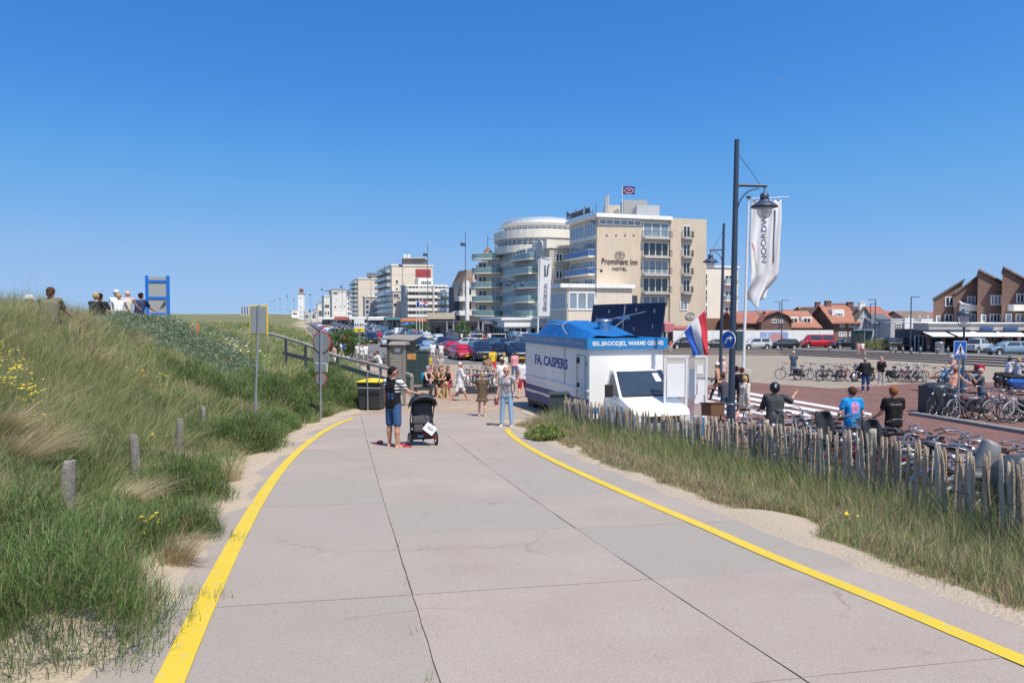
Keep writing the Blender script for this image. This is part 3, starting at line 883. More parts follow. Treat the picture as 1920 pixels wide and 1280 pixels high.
C.prism('wall',[e0,e1,e2,e3],-4.9,13.0,tan_d)
S1=C.face(e3,e0);S2=C.face(e0,e1)
C.prism('parapet',[(6.6,142.6),(14.6,145.2),(12.5,152),(4.0,149.5)],12.7,14.3,cream)
for py0,py1 in((475,491),(506,524),(540,556)):S2.win(1041,1055,py0,py1,2,gl=glass1,fw=.22)
def ell(cx,cy,rx,ry,n=40):return[(cx+rx*math.cos(2*math.pi*i/n),cy+ry*math.sin(2*math.pi*i/n))for i in range(n)]
cx,cy=6.2,168.5
def ezz(py,Y=158):return(590-py)/FPX*Y
C.prism('crown_roof',ell(cx,cy,8.6,10.5),ezz(417.5),ezz(411),white)
C.prism('crown_soffit',ell(cx,cy,8.0,9.9),ezz(420.5),ezz(417.6),cream)
C.prism('crown_floor',ell(cx,cy,7.1,9.0),ezz(431),ezz(420.4),glass2)
C.prism('parapet',ell(cx,cy,10.3,12.3),ezz(447),ezz(431),cream)
C.prism('upper_floor',ell(cx,cy,9.2,11.2),ezz(462),ezz(446.8),glass2)
C.prism('parapet',ell(cx,cy,10.2,12.2),ezz(473),ezz(459.5),cream)
C.prism('crown_base',ell(cx+1,cy+1,7.5,9.5),7,ezz(472.8),tan_d)
C.prism('upper_floor',ell(cx,cy,9.2,11.2),12.9,ezz(472.8),glass2)
def mull(rx,ry,z0,z1,n,a0=150,a1=300,th=.1):
 mb=MB()
 for i in range(n):
  a=R(a0+(a1-a0)*i/(n-1));x,y=cx+rx*math.cos(a)-C.ox,cy+ry*math.sin(a)-C.oy
  mb.tube([(x,y,z0-C.z0),(x,y,z1-C.z0)],th,4)
 mb.tube([(cx+rx*math.cos(R(a))-C.ox,cy+ry*math.sin(R(a))-C.oy,z1-.05-C.z0)for a in range(a0,a1+1,6)],.05,4)
 return mb
mull(7.15,9.05,ezz(431),ezz(420.4),16).build('mullions',wframe,C.o);mull(9.25,11.25,ezz(462),ezz(446.8),20).build('mullions',wframe,C.o)
def rimrail(rx,ry,z,h=.9):
 mb=mull(rx,ry,z,z+h,22,160,310,.035)
 for dz in(h,h*.5):mb.tube([(cx+rx*math.cos(R(a))-C.ox,cy+ry*math.sin(R(a))-C.oy,z+dz-C.z0)for a in range(160,311,6)],.045,4)
 mb.build('railing',wrail_m,C.o)
rimrail(10.1,12.1,ezz(431));rimrail(10.0,12.0,ezz(459.5),1.1);rimrail(8.3,10.2,ezz(411),.35)
for k in range(5):
 z=-.2+2.85*k
 ua,ub,uc,ud=S1.u(942),S1.u(963),S1.u(967),S1.u(1010)
 S1.balc(uc,ud,z,2.2,teal_gl,1.05,slab=cream,round_=(k%2==0));um=(uc+ud)/2
 S1.winu(uc+.5,um-.3,z+.1,z+2.3,3,gl=glass1,fw=.15);S1.winu(um+.2,ud-.6,z+.1,z+2.3,3,gl=glass2,fw=.15)
 S1.winu(ua+.3,ub-.2,z+.3,z+2.3,7,gl=glass2,fw=.16);S1.winu(S1.u(1013),S1.u(1027),z+.3,z+2.2,3,gl=glass1,fw=.14)
 S1.band('string_course',ua,ub,z-.35,z+.1,.12,cream)
mb=MB();pts=[(-1.6,0)]+[(1.6*math.cos(R(a)),2.6+1.6*math.sin(R(a)))for a in range(180,-1,-15)]+[(1.6,0)]
n=len(pts);mb.add([(x,-.9,z)for x,z in pts]+[(x,1.6,z)for x,z in pts],[tuple(range(n)),tuple(range(2*n-1,n-1,-1))]+[(i,(i+1)%n,(i+1)%n+n,i+n)for i in range(n)])
me=mb.mesh('arched_dormer');me.materials.append(grey_w);S1.place('arched_dormer',me,S1.u(1019),10.2)
b0,b1=(-8.1,169),(-2.6,167)
C2=Bld('apartment_building','tan apartment wing with round teal balconies and a little roof turret',-6,180,-5,'apartments')
C2.prism('wall',[b0,b1,(-1.5,171),(-6.5,184)],-5,11.2,beige_w)
S3=C2.face(b0,b1);S4=C2.face((-6.5,184),b0)
for k in range(5):
 z=.1+3.15*k
 mb=MB();pts=[(3.4+4.0*math.cos(R(a)),-.2+3.6*math.sin(R(a)))for a in range(180,361,12)]
 S3.balc(-.8,S3.len+.8,z-.2,2.6,teal_gl,1.05,slab=cream,round_=True)
 if k<4:S3.winu(.6,2.6,z,z+2.2,2,gl=glass1,fw=.15);S3.winu(3.6,6.0,z,z+2.2,2,gl=glass2,fw=.15)
tx,ty=-5.6,173
mb=MB();Mt=Matrix.Translation((tx-C2.ox,ty-C2.oy,11.2-C2.z0))
mb.lathe([(1.5,0),(1.5,2.1)],8,0,Mt,False);mb.build('turret',cream,C2.o)
mb=MB().lathe([(2.2,2.1),(1.1,3.2),(0,4.6)],8,0,Mt,False);mb.tube([Mt@Vector((0,0,4.5)),Mt@Vector((0,0,7.2))],.06,4);mb.tube([Mt@Vector((-.1,0,6.2)),Mt@Vector((.9,0,6.2))],.05,4)
mb.build('turret_roof',roof_b,C2.o)
D=Bld('mansard_building','tan building with mansard roof and cream balcony bands beside the white column',-13,200,-5,'building')
m0,m1,m2,m3=(-13.2,200),(-7.6,201.8),(-8,214),(-17,212)
D.prism('wall',[m0,m1,m2,m3],-5,8.5,tan_d)
mb=MB();base=[m0,m1,m2,m3];top=[(-12.2,203.5),(-8.2,204.5),(-9,211),(-15,210)]
mb.add([(p[0]-D.ox,p[1]-D.oy,8.5-D.z0)for p in base]+[(p[0]-D.ox,p[1]-D.oy,12.2-D.z0)for p in top],[(3,2,1,0),(4,5,6,7),(0,1,5,4),(1,2,6,5),(2,3,7,6),(3,0,4,7)])
mb.build('roof',roof_b,D.o)
DF=D.face(m0,m1);DS=D.face(m3,m0)
for z in(-.2,3.6):DF.band('balcony',-1.2,DF.len+.4,z,z+1.3,1.3,cream);DS.band('balcony',.5,DS.len+1.0,z,z+1.3,1.3,cream)
for z in(1.3,5.1):DF.winu(.6,2.6,z,z+2.2,2,gl=glass1,fw=.2);DF.winu(3.2,5.2,z,z+2.2,2,gl=glass2,fw=.2);DS.winu(2,5,z,z+2.2,2,gl=glass1,fw=.2);DS.winu(6.5,10.5,z,z+2.2,3,gl=glass1,fw=.2)
DF.winu(2.6,4.8,9.0,11.0,2,gl=glass1,fw=.3,off=1.2)
DS.band('bay',3,9,-2,7.6,1.6,dgrey)
x,y=PT(876,190);col=MB().tube([(0,0,0),(0,0,8.6+4.9)],.55,12).build('column',white);col.location=(x,y,-4.9);tag(col,'tall round white column standing before the mansard building','column')
def slab_block(name,label,px0,px1,Y,top,z0=-5.2,turn=17,side_px=None,depth=30,m=None,floors=8,sidebal=None,cat='apartments',front=None):
 m=m or beige_w
 p0=Vector(PT(px0,Y));dv=Vector((math.cos(R(turn)),math.sin(R(turn))))
 k=(px1-960)/FPX;ln=(k*p0.y-p0.x)/(dv.x-k*dv.y);p1=p0+dv*ln
 sv=Vector((-dv.y,dv.x));
 if side_px:k=(side_px-960)/FPX;depth=(k*p0.y-p0.x)/(sv.x-k*sv.y)
 p3=p0+sv*depth
 b=Bld(name,label,p0.x,p0.y,z0,cat)
 zt=(590-top)/FPX*Y
 b.prism('wall',[p0,p1,p1+sv*depth,p3],z0,zt,m)
 b.prism('parapet',[p0+(-dv-sv)*.25,p1+(dv-sv)*.25,p1+dv*.25+sv*(depth+.25),p3-dv*.25+sv*.25],zt-.35,zt+.25,cream)
 f=b.face(p0,p1);s_=b.face(p3,p0)
 b.zt=zt;b.p=(p0,p1,p3);b.dv=dv;b.sv=sv
 if sidebal:
  n=floors;fh=(zt-z0-3)/n
  for i in range(n):
   z=z0+3+i*fh
   s_.balc(s_.len*.05,s_.len*.98,z,1.8,sidebal,1.0,slab=grey_w)
   s_.winu(s_.len*.1,s_.len*.5,z+.1,z+fh*.8,4,gl=glass1,fw=.2);s_.winu(s_.len*.54,s_.len*.92,z+.1,z+fh*.8,4,gl=(glass1,glass2)[i%2],fw=.2)
 return b,f,s_
M1,f,s_=slab_block('apartment_tower','tall beige apartment slab with a red square on its upper wall',735,812,300,497,side_px=709,floors=8,sidebal=clear_gl,turn=17)
f.bandp('red_panel',779.5,808,505,520,.12,mat('red_wall_panel',(.33,.05,.06),.6,var=.1))
roofbox(M1,'penthouse',754,796,484,305,10,M1.zt-.2,cmat((.20,.19,.20),'wall'));roofbox(M1,'penthouse_cap',753,797,483,304,12,(590-485)/FPX*304,grey_w)
for px in(760,767):roofbox(M1,'flue',px-2,px+2,477.5,307,1.5,22,white)
for z in(4,8,12,16):f.band('seam',.2,f.len-.2,z,z+.1,.03,tan_d)
for i,py in enumerate((530,545,560)):f.win(742,747,py-5,py+2,1,gl=glass1);
M2,f,s_=slab_block('terrace_building','wide low apartment block with long pale balcony bands in front of the red square tower',761,839,262,535,side_px=752,turn=17,m=grey_w,depth=20)
fh=(M2.zt+3)/6
for i in range(5):
 z=-.9+fh*(i+.15)
 f.band('balcony',.4,f.len*.62,z-.25,z+.75,1.8,cream);f.band('balcony',f.len*.66,f.len+(.8 if i%2 else-1),z-.25,z+.75,1.8,cream)
 f.winu(1,f.len*.3,z+.8,z+fh-.35,3,gl=glass1,fw=.15);f.winu(f.len*.33,f.len*.6,z+.8,z+fh-.35,3,gl=glass2,fw=.15);f.winu(f.len*.68,f.len*.96,z+.8,z+fh-.35,3,gl=glass1,fw=.15)
f.band('fin',f.len*.62,f.len*.655,-2,M2.zt,2.2,grey_w)
b=M2;q0_=Vector(PT(785,268));b.prism('roof_storey',[q0_,q0_+b.dv*5.2,q0_+b.dv*5.2+b.sv*8,q0_+b.sv*8],M2.zt,(590-521)/FPX*268,cream)
ff=b.face(q0_,q0_+b.dv*5.2);ff.winu(.8,4.8,M2.zt+.4,M2.zt+1.9,6,gl=glass1,fw=.16)
M3,f,s_=slab_block('apartment_building','apartment block with rounded grey balconies left of the terrace building',737,755,275,545,side_px=712,turn=17,m=pinkish,floors=5)
for i in range(5):
 z=-1.5+i*2.25
 s_.balc(1,s_.len,z,2.0,clear_gl,1.0,slab=cream,round_=True);s_.winu(1.5,s_.len-1,z+.1,z+1.8,5,gl=glass1,fw=.2)
f.win(738,748,551,558,2,gl=glass1);f.win(737.5,744,568,575,1,gl=glass1)
b3_,f,s_=slab_block('apartment_building','small grey flats with balconies between the terrace building and the mansard one',838,862,235,545,side_px=826,turn=17,m=grey_w)
for i in range(4):
 z=-1.5+i*2.5
 s_.balc(.3,s_.len,z,1.5,clear_gl,1.0,slab=grey_w,round_=True);f.balc(-.4,f.len,z,1.4,clear_gl,1.0,slab=grey_w);f.winu(.4,f.len-.4,z+.1,z+2,3,gl=glass1);s_.winu(1,s_.len-1,z+.1,z+2,4,gl=glass1)
M4,f,s_=slab_block('apartment_tower','beige apartment slab with blank sunlit wall farther along the boulevard',672,707,380,522,side_px=661,floors=9,sidebal=clear_gl,turn=17)
roofbox(M4,'penthouse',688,713,512,385,9,M4.zt-.2,cmat((.20,.18,.19),'wall'))
for z in(5,9,13):f.band('seam',.2,f.len-.2,z,z+.1,.03,tan_d)
M5,f,s_=slab_block('apartment_building','small white stepped flats at the foot of the blank sunlit slab',684,711,350,556,side_px=681,turn=17,m=grey_w)
for i in range(4):
 z=-2+i*2.4
 f.balc(f.len*.55,f.len*.99,z,1.4,clear_gl,.9,slab=cream);f.winu(f.len*.6,f.len*.95,z+.1,z+1.7,2);f.winu(.5,f.len*.3,z+.1,z+1.7,1)
roofbox(M5,'roof_storey',699,709,544,352,6,8,cream)
M6,f,s_=slab_block('white_building','broad white building with grey hipped roof near the lighthouse',623,650,450,546,side_px=618,turn=21,m=cmat((.72,.70,.66),'wall'),cat='building')
mb=MB();p0,p1,p3=M6.p;zt=M6.zt
P4=[p0-M6.dv*3,p1+M6.dv*3,p1+M6.dv*3+(p3-p0),p3-M6.dv*3];c_=(P4[0]+P4[2])/2
mb.add([(p.x-M6.ox,p.y-M6.oy,zt-M6.z0+.25)for p in P4]+[((p.x*.5+c_.x*.5)-M6.ox,(p.y*.5+c_.y*.5)-M6.oy,zt-M6.z0+1.6)for p in P4],[(3,2,1,0),(4,5,6,7),(0,1,5,4),(1,2,6,5),(2,3,7,6),(3,0,4,7)])
mb.build('roof',roof_g,M6.o)
f.win(625,634,548,552,3);f.win(630,633,560,562);f.band('seam',1,f.len-1,-1,1,.2,cream);f.win(627,631,574,577)
M7,f,s_=slab_block('white_building','narrow white wing with window columns right of the hipped roof building',650.5,660,455,547,side_px=648,turn=21,m=white,cat='building')
for z in(0,3,6,9):f.winu(.5,1.6,z,z+1.8);f.winu(2.2,3.0,z,z+1.8)
M8,f,s_=slab_block('beige_building','cream corner building left of the hipped roof building',608,619,440,555,side_px=604,turn=21,m=cream,cat='building')
f.winu(.5,1.5,0,2);f.winu(2,3,0,2);f.winu(.5,3,4,6,2);s_.winu(1,4,0,2,2)
M9,f,s_=slab_block('beige_building','low cream building with dark attic nearest the lighthouse',596,608,520,569,side_px=594,turn=21,m=cream,cat='building')
f.winu(.5,3.5,-1,3,3,gl=glass1);roofbox(M9,'attic',597,606,566,522,4,M9.zt,dgrey)
M10,f,s_=slab_block('beige_building','tiny pale flats left of the lighthouse foot',547,559,700,582,side_px=545,turn=24,m=white,cat='building')
f.winu(1,5,0,2,3)
M11,f,s_=slab_block('grey_building','low grey building right of the lighthouse foot',571,583,640,583,side_px=570,turn=24,m=grey_w,cat='building')
f.winu(.5,4,-3,0,3)
M12,f,s_=slab_block('beige_building','low shop building behind the tricolour flag',584,594,560,586,side_px=583,turn=24,m=cream,cat='building')
f.winu(.5,3.3,-3,0,3)
LH=root('lighthouse',(PT(566,650)[0],650,-7),0,'slim white square lighthouse with small red lantern at the far end','lighthouse')
MB().box(-2.6,2.6,-2.6,2.6,0,25.2,taper=.15).build('tower',cmat((.82,.82,.80),'wall'),LH)
mb=MB().box(-2.9,2.9,-2.9,2.9,25.2,25.7);[mb.tube([(x,y,25.7),(x,y,26.9)],.08,4)for x in(-2.8,-1.4,0,1.4,2.8)for y in(-2.8,2.8)];mb.tube([(-2.8,-2.8,26.9),(2.8,-2.8,26.9)],.1,4);mb.build('gallery',grey_w,LH)
MB().lathe([(1.7,25.7),(1.7,28.4),(1.9,28.5),(.9,29.8),(.15,30.4),(.1,33)],10).build('lantern',mat('lantern_red',(.35,.12,.12),.5),LH)
for z in(5,9,13,21):MB().box(-.35,.35,-2.72,-2.5,z,z+.8).build('window',glass1,LH)
def cafe(px0,px1,pytop,pybot,Y,m,label,fascia=None,posts=True,wave=False):
 x0,x1=PT(px0,Y)[0],PT(px1,Y)[0];zt=(590-pytop)/FPX*Y;zb=(590-pybot)/FPX*Y
 b=Bld('cafe_terrace',label,(x0+x1)/2,Y,min(gz((x0+x1)/2,Y),zb-1.5)-.2,'cafe')
 g0=b.z0-b.z0
 n=10;mb=MB()
 def fn(u,v):
  z=zt-b.z0-v*.25-(math.sin(u*3.0+.3)*.9 if wave else 0)*1
  return(x0-b.ox+(x1-x0)*u,-v*3.5+3.0,z)
 mb.grid(12,3,fn);o=mb.build('awning',m,b.o);solidify(o,.12)
 b.box('fascia',x0,x1,Y-.62,Y-.5,zb,zt-.28,fascia or m)
 b.box('back_wall',x0+.2,x1-.2,Y+3,Y+6,b.z0,zt-.3,dgrey)
 if posts:
  for i in range(5):x=x0+(x1-x0)*i/4;b.box('post',x-.08,x+.08,Y-.45,Y-.3,b.z0,zb+.1,dframe)
 fb=b.face((x0+.3,Y+2.98),(x1-.3,Y+2.98));w=fb.len
 for i in range(3):fb.winu(w*(.03+.33*i),w*(.3+.33*i),b.z0+.3,b.z0+2.3,2,gl=glass1,fr=(wframe,dframe)[i%2])
 return b
blackc=mat('black_awning_cloth',(.03,.03,.035),.8);orangec=mat('orange_fascia',(.55,.22,.10),.7);creamc=mat('cream_canopy',(.55,.48,.36),.8);whitec=mat('white_awning_cloth',(.7,.69,.66),.8);tealc=mat('teal_awning_cloth',(.06,.20,.19),.8);pinkc=mat('red_awning_cloth',(.4,.12,.12),.8)
cf=cafe(806,905,601.5,611,150,blackc,'black canopied cafe terrace with round arched awning in front of the round balconies')
cfF=cf.face(PT(806,149.2),PT(905,149.2))
for px,s_t in((860,'CAFE'),(890,'BAR')):fig_text(cfF,s_t,px,606,12,4,mat('white_letters',(.8,.8,.8),.6))if False else None
cafe(801,853,584,598,175,creamc,'cream wavy canopy restaurant beside the three flagpoles',wave=True)
cafe(752,800,597,603,200,orangec,'cafe with long orange fascia left of the flagpoles')
cafe(722,751,596,600,225,tealc,'green awning cafe left of the orange one')
cafe(690,720,594,600,250,whitec,'pale awning cafe behind the white information board')
cafe(655,688,594,599,300,whitec,'white parasol terrace beyond the information board')
cafe(628,654,594,600,340,pinkc,'red striped awning cafe below the hipped roof building')
cafe(600,627,595,599,390,whitec,'farthest pale cafe awning before the flagged lamp posts')
cafe(905,945,603,608,140,dgrey,'grey glass fronted terrace next to the black canopied cafe')
AN=Bld('annex_building','lower tan apartment annex with brick ground floor right of the hotel',40,152,-5.3,'apartments')
a0=Vector(PT(1319,150));dv=Vector((.955,.295));a1=a0+dv*7.9;sv=Vector((-.295,.955))
AN.prism('wall',[a0,a1,a1+sv*12,a0+sv*12],-.7,9.6,cream)
AN.prism('ground_floor',[a0-dv*1-sv*.6,a1+dv*.4-sv*.6,a1+dv*.4+sv*12,a0-dv+sv*12],-5.3,-.7,brick_b)
AN.prism('parapet',[a0-sv*.2,a1+dv*.2-sv*.2,a1+dv*.2+sv*12,a0+sv*12],9.5,9.85,white)
fa=AN.face(a0,a1)
for py in(513,543,573):fa.win(1318.5,1326,py,py+22,1,2,gl=glass1,fw=.15);fa.win(1358,1380,py+3,py+20,3,gl=glass1,fw=.12);fa.balc(fa.u(1357),fa.u(1381),fa.z(1370,py+20),.9,clear_gl,1.0,slab=cream)
fg=AN.face(a0-dv-sv*.6,a1+dv*.4-sv*.6);fg.winu(4.5,6.0,-4.8,-1.3,1,gl=glass2,fw=.15)
cafe(1245,1262,604,622,122,mat('red_white_cloth',(.5,.18,.20),.8),'small red and white striped awning at the hotel side door',posts=False)
cafe(1262,1320,612,618,124,pinkc,'long red awning at the foot of the hotel wall',posts=False)
HO=Bld('hoarding','long white site hoarding with a painted panel behind the parked cars',40,118,-5.3,'hoarding')
h0,h1=PT(1262,118),PT(1562,121)
HF=HO.face(h0,h1)
HF.band('boards',0,HF.len,-5.3,HF.z(1420,619),.1,mat('white_hoarding_paint',(.74,.74,.72),.7,var=.05,scale=1))
for i in range(1,12):HF.band('batten',HF.len*i/12-.05,HF.len*i/12+.05,-5.2,HF.z(1420,620),.16,white)
HF.bandp('mural',1425,1477,622,655,.14,mat('mural_sky_blue',(.30,.40,.62),.6,var=.35,scale=.6))
mb=MB();uu=HF.u(1455)
pts=[(1.5*math.cos(R(a)),1.5*math.sin(R(a))*.9)for a in range(0,181,15)]
n=len(pts);mb.add([(x,-.17,z)for x,z in pts]+[(x,-.1,z)for x,z in pts],[tuple(range(n)),tuple(range(2*n-1,n-1,-1))]+[(i,(i+1)%n,(i+1)%n+n,i+n)for i in range(n)])
for i in range(5):mb.box(-1.55+i*.7,-1.25+i*.7,-.18,-.1,-1.4,.1)
me=mb.mesh('mural_building');me.materials.append(mat('mural_red',(.50,.27,.28),.6));HF.place('mural_building',me,uu,HF.z(1455,640))
def house(name,label,px0,px1,Y,pyeave,pyridge,depth,wall_m,roof_mt,gable=True,turn=0,ov=.4,kind='gable',group=None):
 ""
 p0=Vector(PT(px0,Y));dv=Vector((math.cos(R(turn)),math.sin(R(turn))));sv=Vector((-dv.y,dv.x))
 k=(px1-960)/FPX;ln=(k*p0.y-p0.x)/(dv.x-k*dv.y)
 b=Bld(name,label,p0.x,p0.y,gz(p0.x,p0.y)-.5,'house',group)
 ze=(590-pyeave)/FPX*Y-b.z0;zr=(590-pyridge)/FPX*Y-b.z0
 def W(u,v,z):q=dv*u+sv*v;return(q.x,q.y,z)
 mb=MB();rb=MB()
 if kind=='gable':
  prof=[(0,0),(ln,0),(ln,ze),(ln/2,zr),(0,ze)]
  rp=[(-ov,ze-ov*(zr-ze)/(ln/2)),(ln/2,zr),(ln+ov,ze-ov*(zr-ze)/(ln/2))]
 elif kind=='gambrel':
  prof=[(0,0),(ln,0),(ln,ze),(ln*.86,ze+(zr-ze)*.6),(ln/2,zr),(ln*.14,ze+(zr-ze)*.6),(0,ze)]
  rp=[(-.2,ze),(ln*.13,ze+(zr-ze)*.62),(ln/2,zr+.05),(ln*.87,ze+(zr-ze)*.62),(ln+.2,ze)]
 if kind in('gable','gambrel'):
  n=len(prof)
  mb.add([W(u,0,z)for u,z in prof]+[W(u,depth,z)for u,z in prof],[tuple(range(n)),tuple(range(2*n-1,n-1,-1))]+[(i,(i+1)%n,(i+1)%n+n,i+n)for i in range(n)])
  n=len(rp)
  rb.add([W(u,-ov,z+.06)for u,z in rp]+[W(u,depth+ov,z+.06)for u,z in rp]+[W(u,-ov,z+.26)for u,z in rp]+[W(u,depth+ov,z+.26)for u,z in rp],[(i,i+1,i+1+n,i+n)for i in range(n-1)]+[(i+2*n,i+1+2*n,i+1+3*n,i+3*n)for i in range(n-1)]+[(i,i+1,i+1+2*n,i+2*n)for i in range(n-1)]+[(i+n,i+1+n,i+1+3*n,i+3*n)for i in range(n-1)]+[(0,n,3*n,2*n),(n-1,2*n-1,4*n-1,3*n-1)])
 else:
  prof=[(0,0),(depth,0),(depth,ze),(depth/2,zr),(0,ze)]
  n=5
  mb.add([W(0,v,z)for v,z in prof]+[W(ln,v,z)for v,z in prof],[tuple(range(n)),tuple(range(2*n-1,n-1,-1))]+[(i,(i+1)%n,(i+1)%n+n,i+n)for i in range(n)])
  sl=ov*(zr-ze)/(depth/2);rp=[(-ov,ze-sl),(depth/2,zr),(depth+ov,ze-sl)];n=3
  rb.add([W(-ov,v,z+.06)for v,z in rp]+[W(ln+ov,v,z+.06)for v,z in rp]+[W(-ov,v,z+.26)for v,z in rp]+[W(ln+ov,v,z+.26)for v,z in rp],[(i,i+1,i+1+n,i+n)for i in range(n-1)]+[(i+2*n,i+1+2*n,i+1+3*n,i+3*n)for i in range(n-1)]+[(i,i+1,i+1+2*n,i+2*n)for i in range(n-1)]+[(i+n,i+1+n,i+1+3*n,i+3*n)for i in range(n-1)]+[(0,n,3*n,2*n),(n-1,2*n-1,4*n-1,3*n-1)])
 mb.build('wall',wall_m,b.o);rb.build('roof',roof_mt,b.o)
 b.ln=ln;b.dv=dv;b.sv=sv;b.ze=ze;b.zr=zr;b.W=W;b.p0=p0;b.depth=depth
 b.front=b.face(p0,p0+dv*ln);b.left=b.face(p0+sv*depth,p0);b.right=b.face(p0+dv*ln,p0+dv*ln+sv*depth)
 return b
def chimney(b,u,v,z0,z1,m=None,w=.5):
 M=Matrix.Translation(b.W(u,v,0));return MB().box(-w,w,-w*.8,w*.8,z0,z1,M=M).box(-w-.08,w+.08,-w*.8-.08,w*.8+.08,z1,z1+.15,M=M).build('chimney',m or brick_d,b.o)
h=house('gambrel_house','dark brick gambrel house behind the hoarding',1427,1484,128,606,585.5,1.2,brick_d,roof_r,kind='gambrel',turn=4)
h.front.win(1446,1456,598,606,2);h.front.win(1459,1468,598,606,2)
h=house('tiled_house','long orange tiled house with two little dormers',1462,1533,132,613,585,11,brick_b,roof_t,kind='eave',turn=3,ov=.6)
for px in(1494,1519):
 u=h.front.u(px);w_=h.W(u,1.6,0);d=MB().box(-.9,.9,-.2,2.6,0,1.6,M=Matrix.Translation((w_[0],w_[1],h.ze+.2))).build('dormer',white,h.o)
 h.front.winu(u-.7,u+.7,h.z0+h.ze+.5,h.z0+h.ze+1.6,2,off=-1.3)
h=house('tiled_house','low house with dull red roof between the annex and the gambrel house',1384,1432,140,606,587,10,brick_d,roof_r,kind='eave',turn=4)
h=house('tiled_house','dark steep gabled house left of the bright orange roofed one',1527,1567,140,606,578,9,brick_d,roof_b,kind='gable',turn=6)
h.front.win(1544,1550,600,612,2)
h=house('tiled_house','brick house with bright orange roof, white dormer and white windows',1563,1604,134,603,574,9,brick_b,roof_t,kind='eave',turn=3,ov=.7)
h.front.win(1574,1584,605,614,3,gl=glass3);h.front.win(1591,1600,605,614,3,gl=glass3);h.front.win(1572,1587,622,631,3,gl=glass3);h.front.win(1592,1601,622,631,2,gl=glass3)
w_=h.W(h.front.u(1578),1.5,0);MB().box(-1.1,1.1,-.2,2.8,0,1.7,M=Matrix.Translation((w_[0],w_[1],h.ze+.55))).build('dormer',white,h.o)
h.front.win(1572,1585,587,593,3,off=-1.2,gl=glass1);chimney(h,1,4.4,h.ze+1.6,h.zr+.9);chimney(h,5.2,4.4,h.ze+1.8,h.zr+.7)
h=house('tiled_house','row of dull red roofs peeping over behind the orange roofs',1512,1560,165,588,577,9,brick_d,roof_t,kind='eave',turn=0);chimney(h,4,4,h.ze,h.zr+1.2)
h=house('curved_gable_house','brown brick house with rounded gable behind the orange dormer roof',1580,1600,155,590,571,9,brick_b,roof_r,kind='gambrel',turn=3)
h=house('tiled_house','wide dull red roof behind the pale gabled house',1592,1668,150,598,576,9,brick_b,roof_r,kind='eave',turn=4)
h=house('pale_gabled_house','pale grey plastered house with tall pointed gable and chimney',1601,1638,134,605,577,9,cmat((.50,.52,.53),'wall'),roof_b,kind='gable',turn=5)
h.front.win(1612,1618,585,595,2);h.front.win(1605,1614,603,614,2);chimney(h,h.ln/2,.8,h.zr-.6,h.zr+.9,white);
h=house('pale_gabled_house','smaller blue roofed pale house right of the pointed gable',1636,1674,132,607,591,8,cmat((.45,.48,.50),'wall'),cmat((.12,.14,.17),'wall'),kind='eave',turn=2)
h.front.win(1645,1652,605,614,2,gl=glass2);h.front.win(1658,1668,612,622,2)
MD=Bld('modern_building','low white and grey modern building left of the brick shops',66,128,-5.4,'building')
n0,n1=PT(1670,128),PT(1756,128)
MD.box('wall',n0[0],n1[0],128,136,-5.4,(590-597.5)/FPX*128,grey_w);x0=PT(1697,127.5)[0];MD.box('white_panel',x0,PT(1713,127.5)[0],127.6,128.1,-5.4,(590-596)/FPX*128,white);MD.box('white_panel',PT(1728,127.5)[0],n1[0],127.7,128.2,(590-608)/FPX*128,(590-597)/FPX*128,white)
fm_=MD.face(n0,n1);fm_.win(1679,1690,606,613,2);fm_.win(1719,1727,608,614,1)
h=house('tiled_house','brownish roof with three white gable points behind the modern building',1696,1749,150,597,585,8,pinkish,roof_b,kind='eave',turn=0)
for px in(1700,1718,1734):h.front.win(px,px+5,591,596,1,gl=glass3,off=.5)
BK=Bld('brick_shop_building','dark brick building with sawtooth gables over a row of shops',62,98,-5.6,'building')
YB=98.0
def module(px0,px1,tops,Y,depth,label=None,roofm=roof_g):
 x0,x1=PT(px0,Y)[0]-BK.ox,PT(px1,Y)[0]-BK.ox;zb=-5.6-BK.z0
 pts=[(x0,zb),(x1,zb)]+[((px-960)/FPX*Y-BK.ox,(590-py)/FPX*Y-BK.z0)for px,py in tops[::-1]]
 n=len(pts);y0=Y-BK.oy
 mb=MB().add([(x,y0,z)for x,z in pts]+[(x+depth*(x+BK.ox)/Y,y0+depth,z)for x,z in pts],[tuple(range(n)),tuple(range(2*n-1,n-1,-1))]+[(i,(i+1)%n,(i+1)%n+n,i+n)for i in range(n)])
 mb.build('wall',brick_d,BK.o)
 tp=[((px-960)/FPX*Y-BK.ox,(590-py)/FPX*Y-BK.z0)for px,py in tops]
 rb=MB()
 for(xa,za),(xb,zb_)in zip(tp,tp[1:]):
  if abs(xb-xa)<.3:continue
  rb.add([(xa-.15,y0-.35,za+.03),(xb+.15,y0-.35,zb_+.03),(xb+.15+depth*(xb+BK.ox)/Y,y0+depth,zb_+.03),(xa-.15+depth*(xa+BK.ox)/Y,y0+depth,za+.03),(xa-.15,y0-.35,za+.28),(xb+.15,y0-.35,zb_+.28),(xb+.15+depth*(xb+BK.ox)/Y,y0+depth,zb_+.28),(xa-.15+depth*(xa+BK.ox)/Y,y0+depth,za+.28)],[(0,3,2,1),(4,5,6,7),(0,1,5,4),(1,2,6,5),(2,3,7,6),(3,0,4,7)])
 rb.build('roof',roofm,BK.o)
 return BK.face((x0+BK.ox,Y),(x1+BK.ox,Y))
F1=module(1749,1806,[(1749,561),(1802,526),(1806,560)],101,10)
F2=module(1788,1831.5,[(1788,552),(1831.5,516)],99.2,12)
F3=module(1831.5,1877,[(1831.5,508),(1877,533)],96.8,13,roofm=roof_b)
F4=module(1877,1932,[(1877,503),(1932,535)],95,14,roofm=roof_b)
F5=module(1932,1985,[(1932,500),(1985,530)],93.2,14,roofm=roof_b)
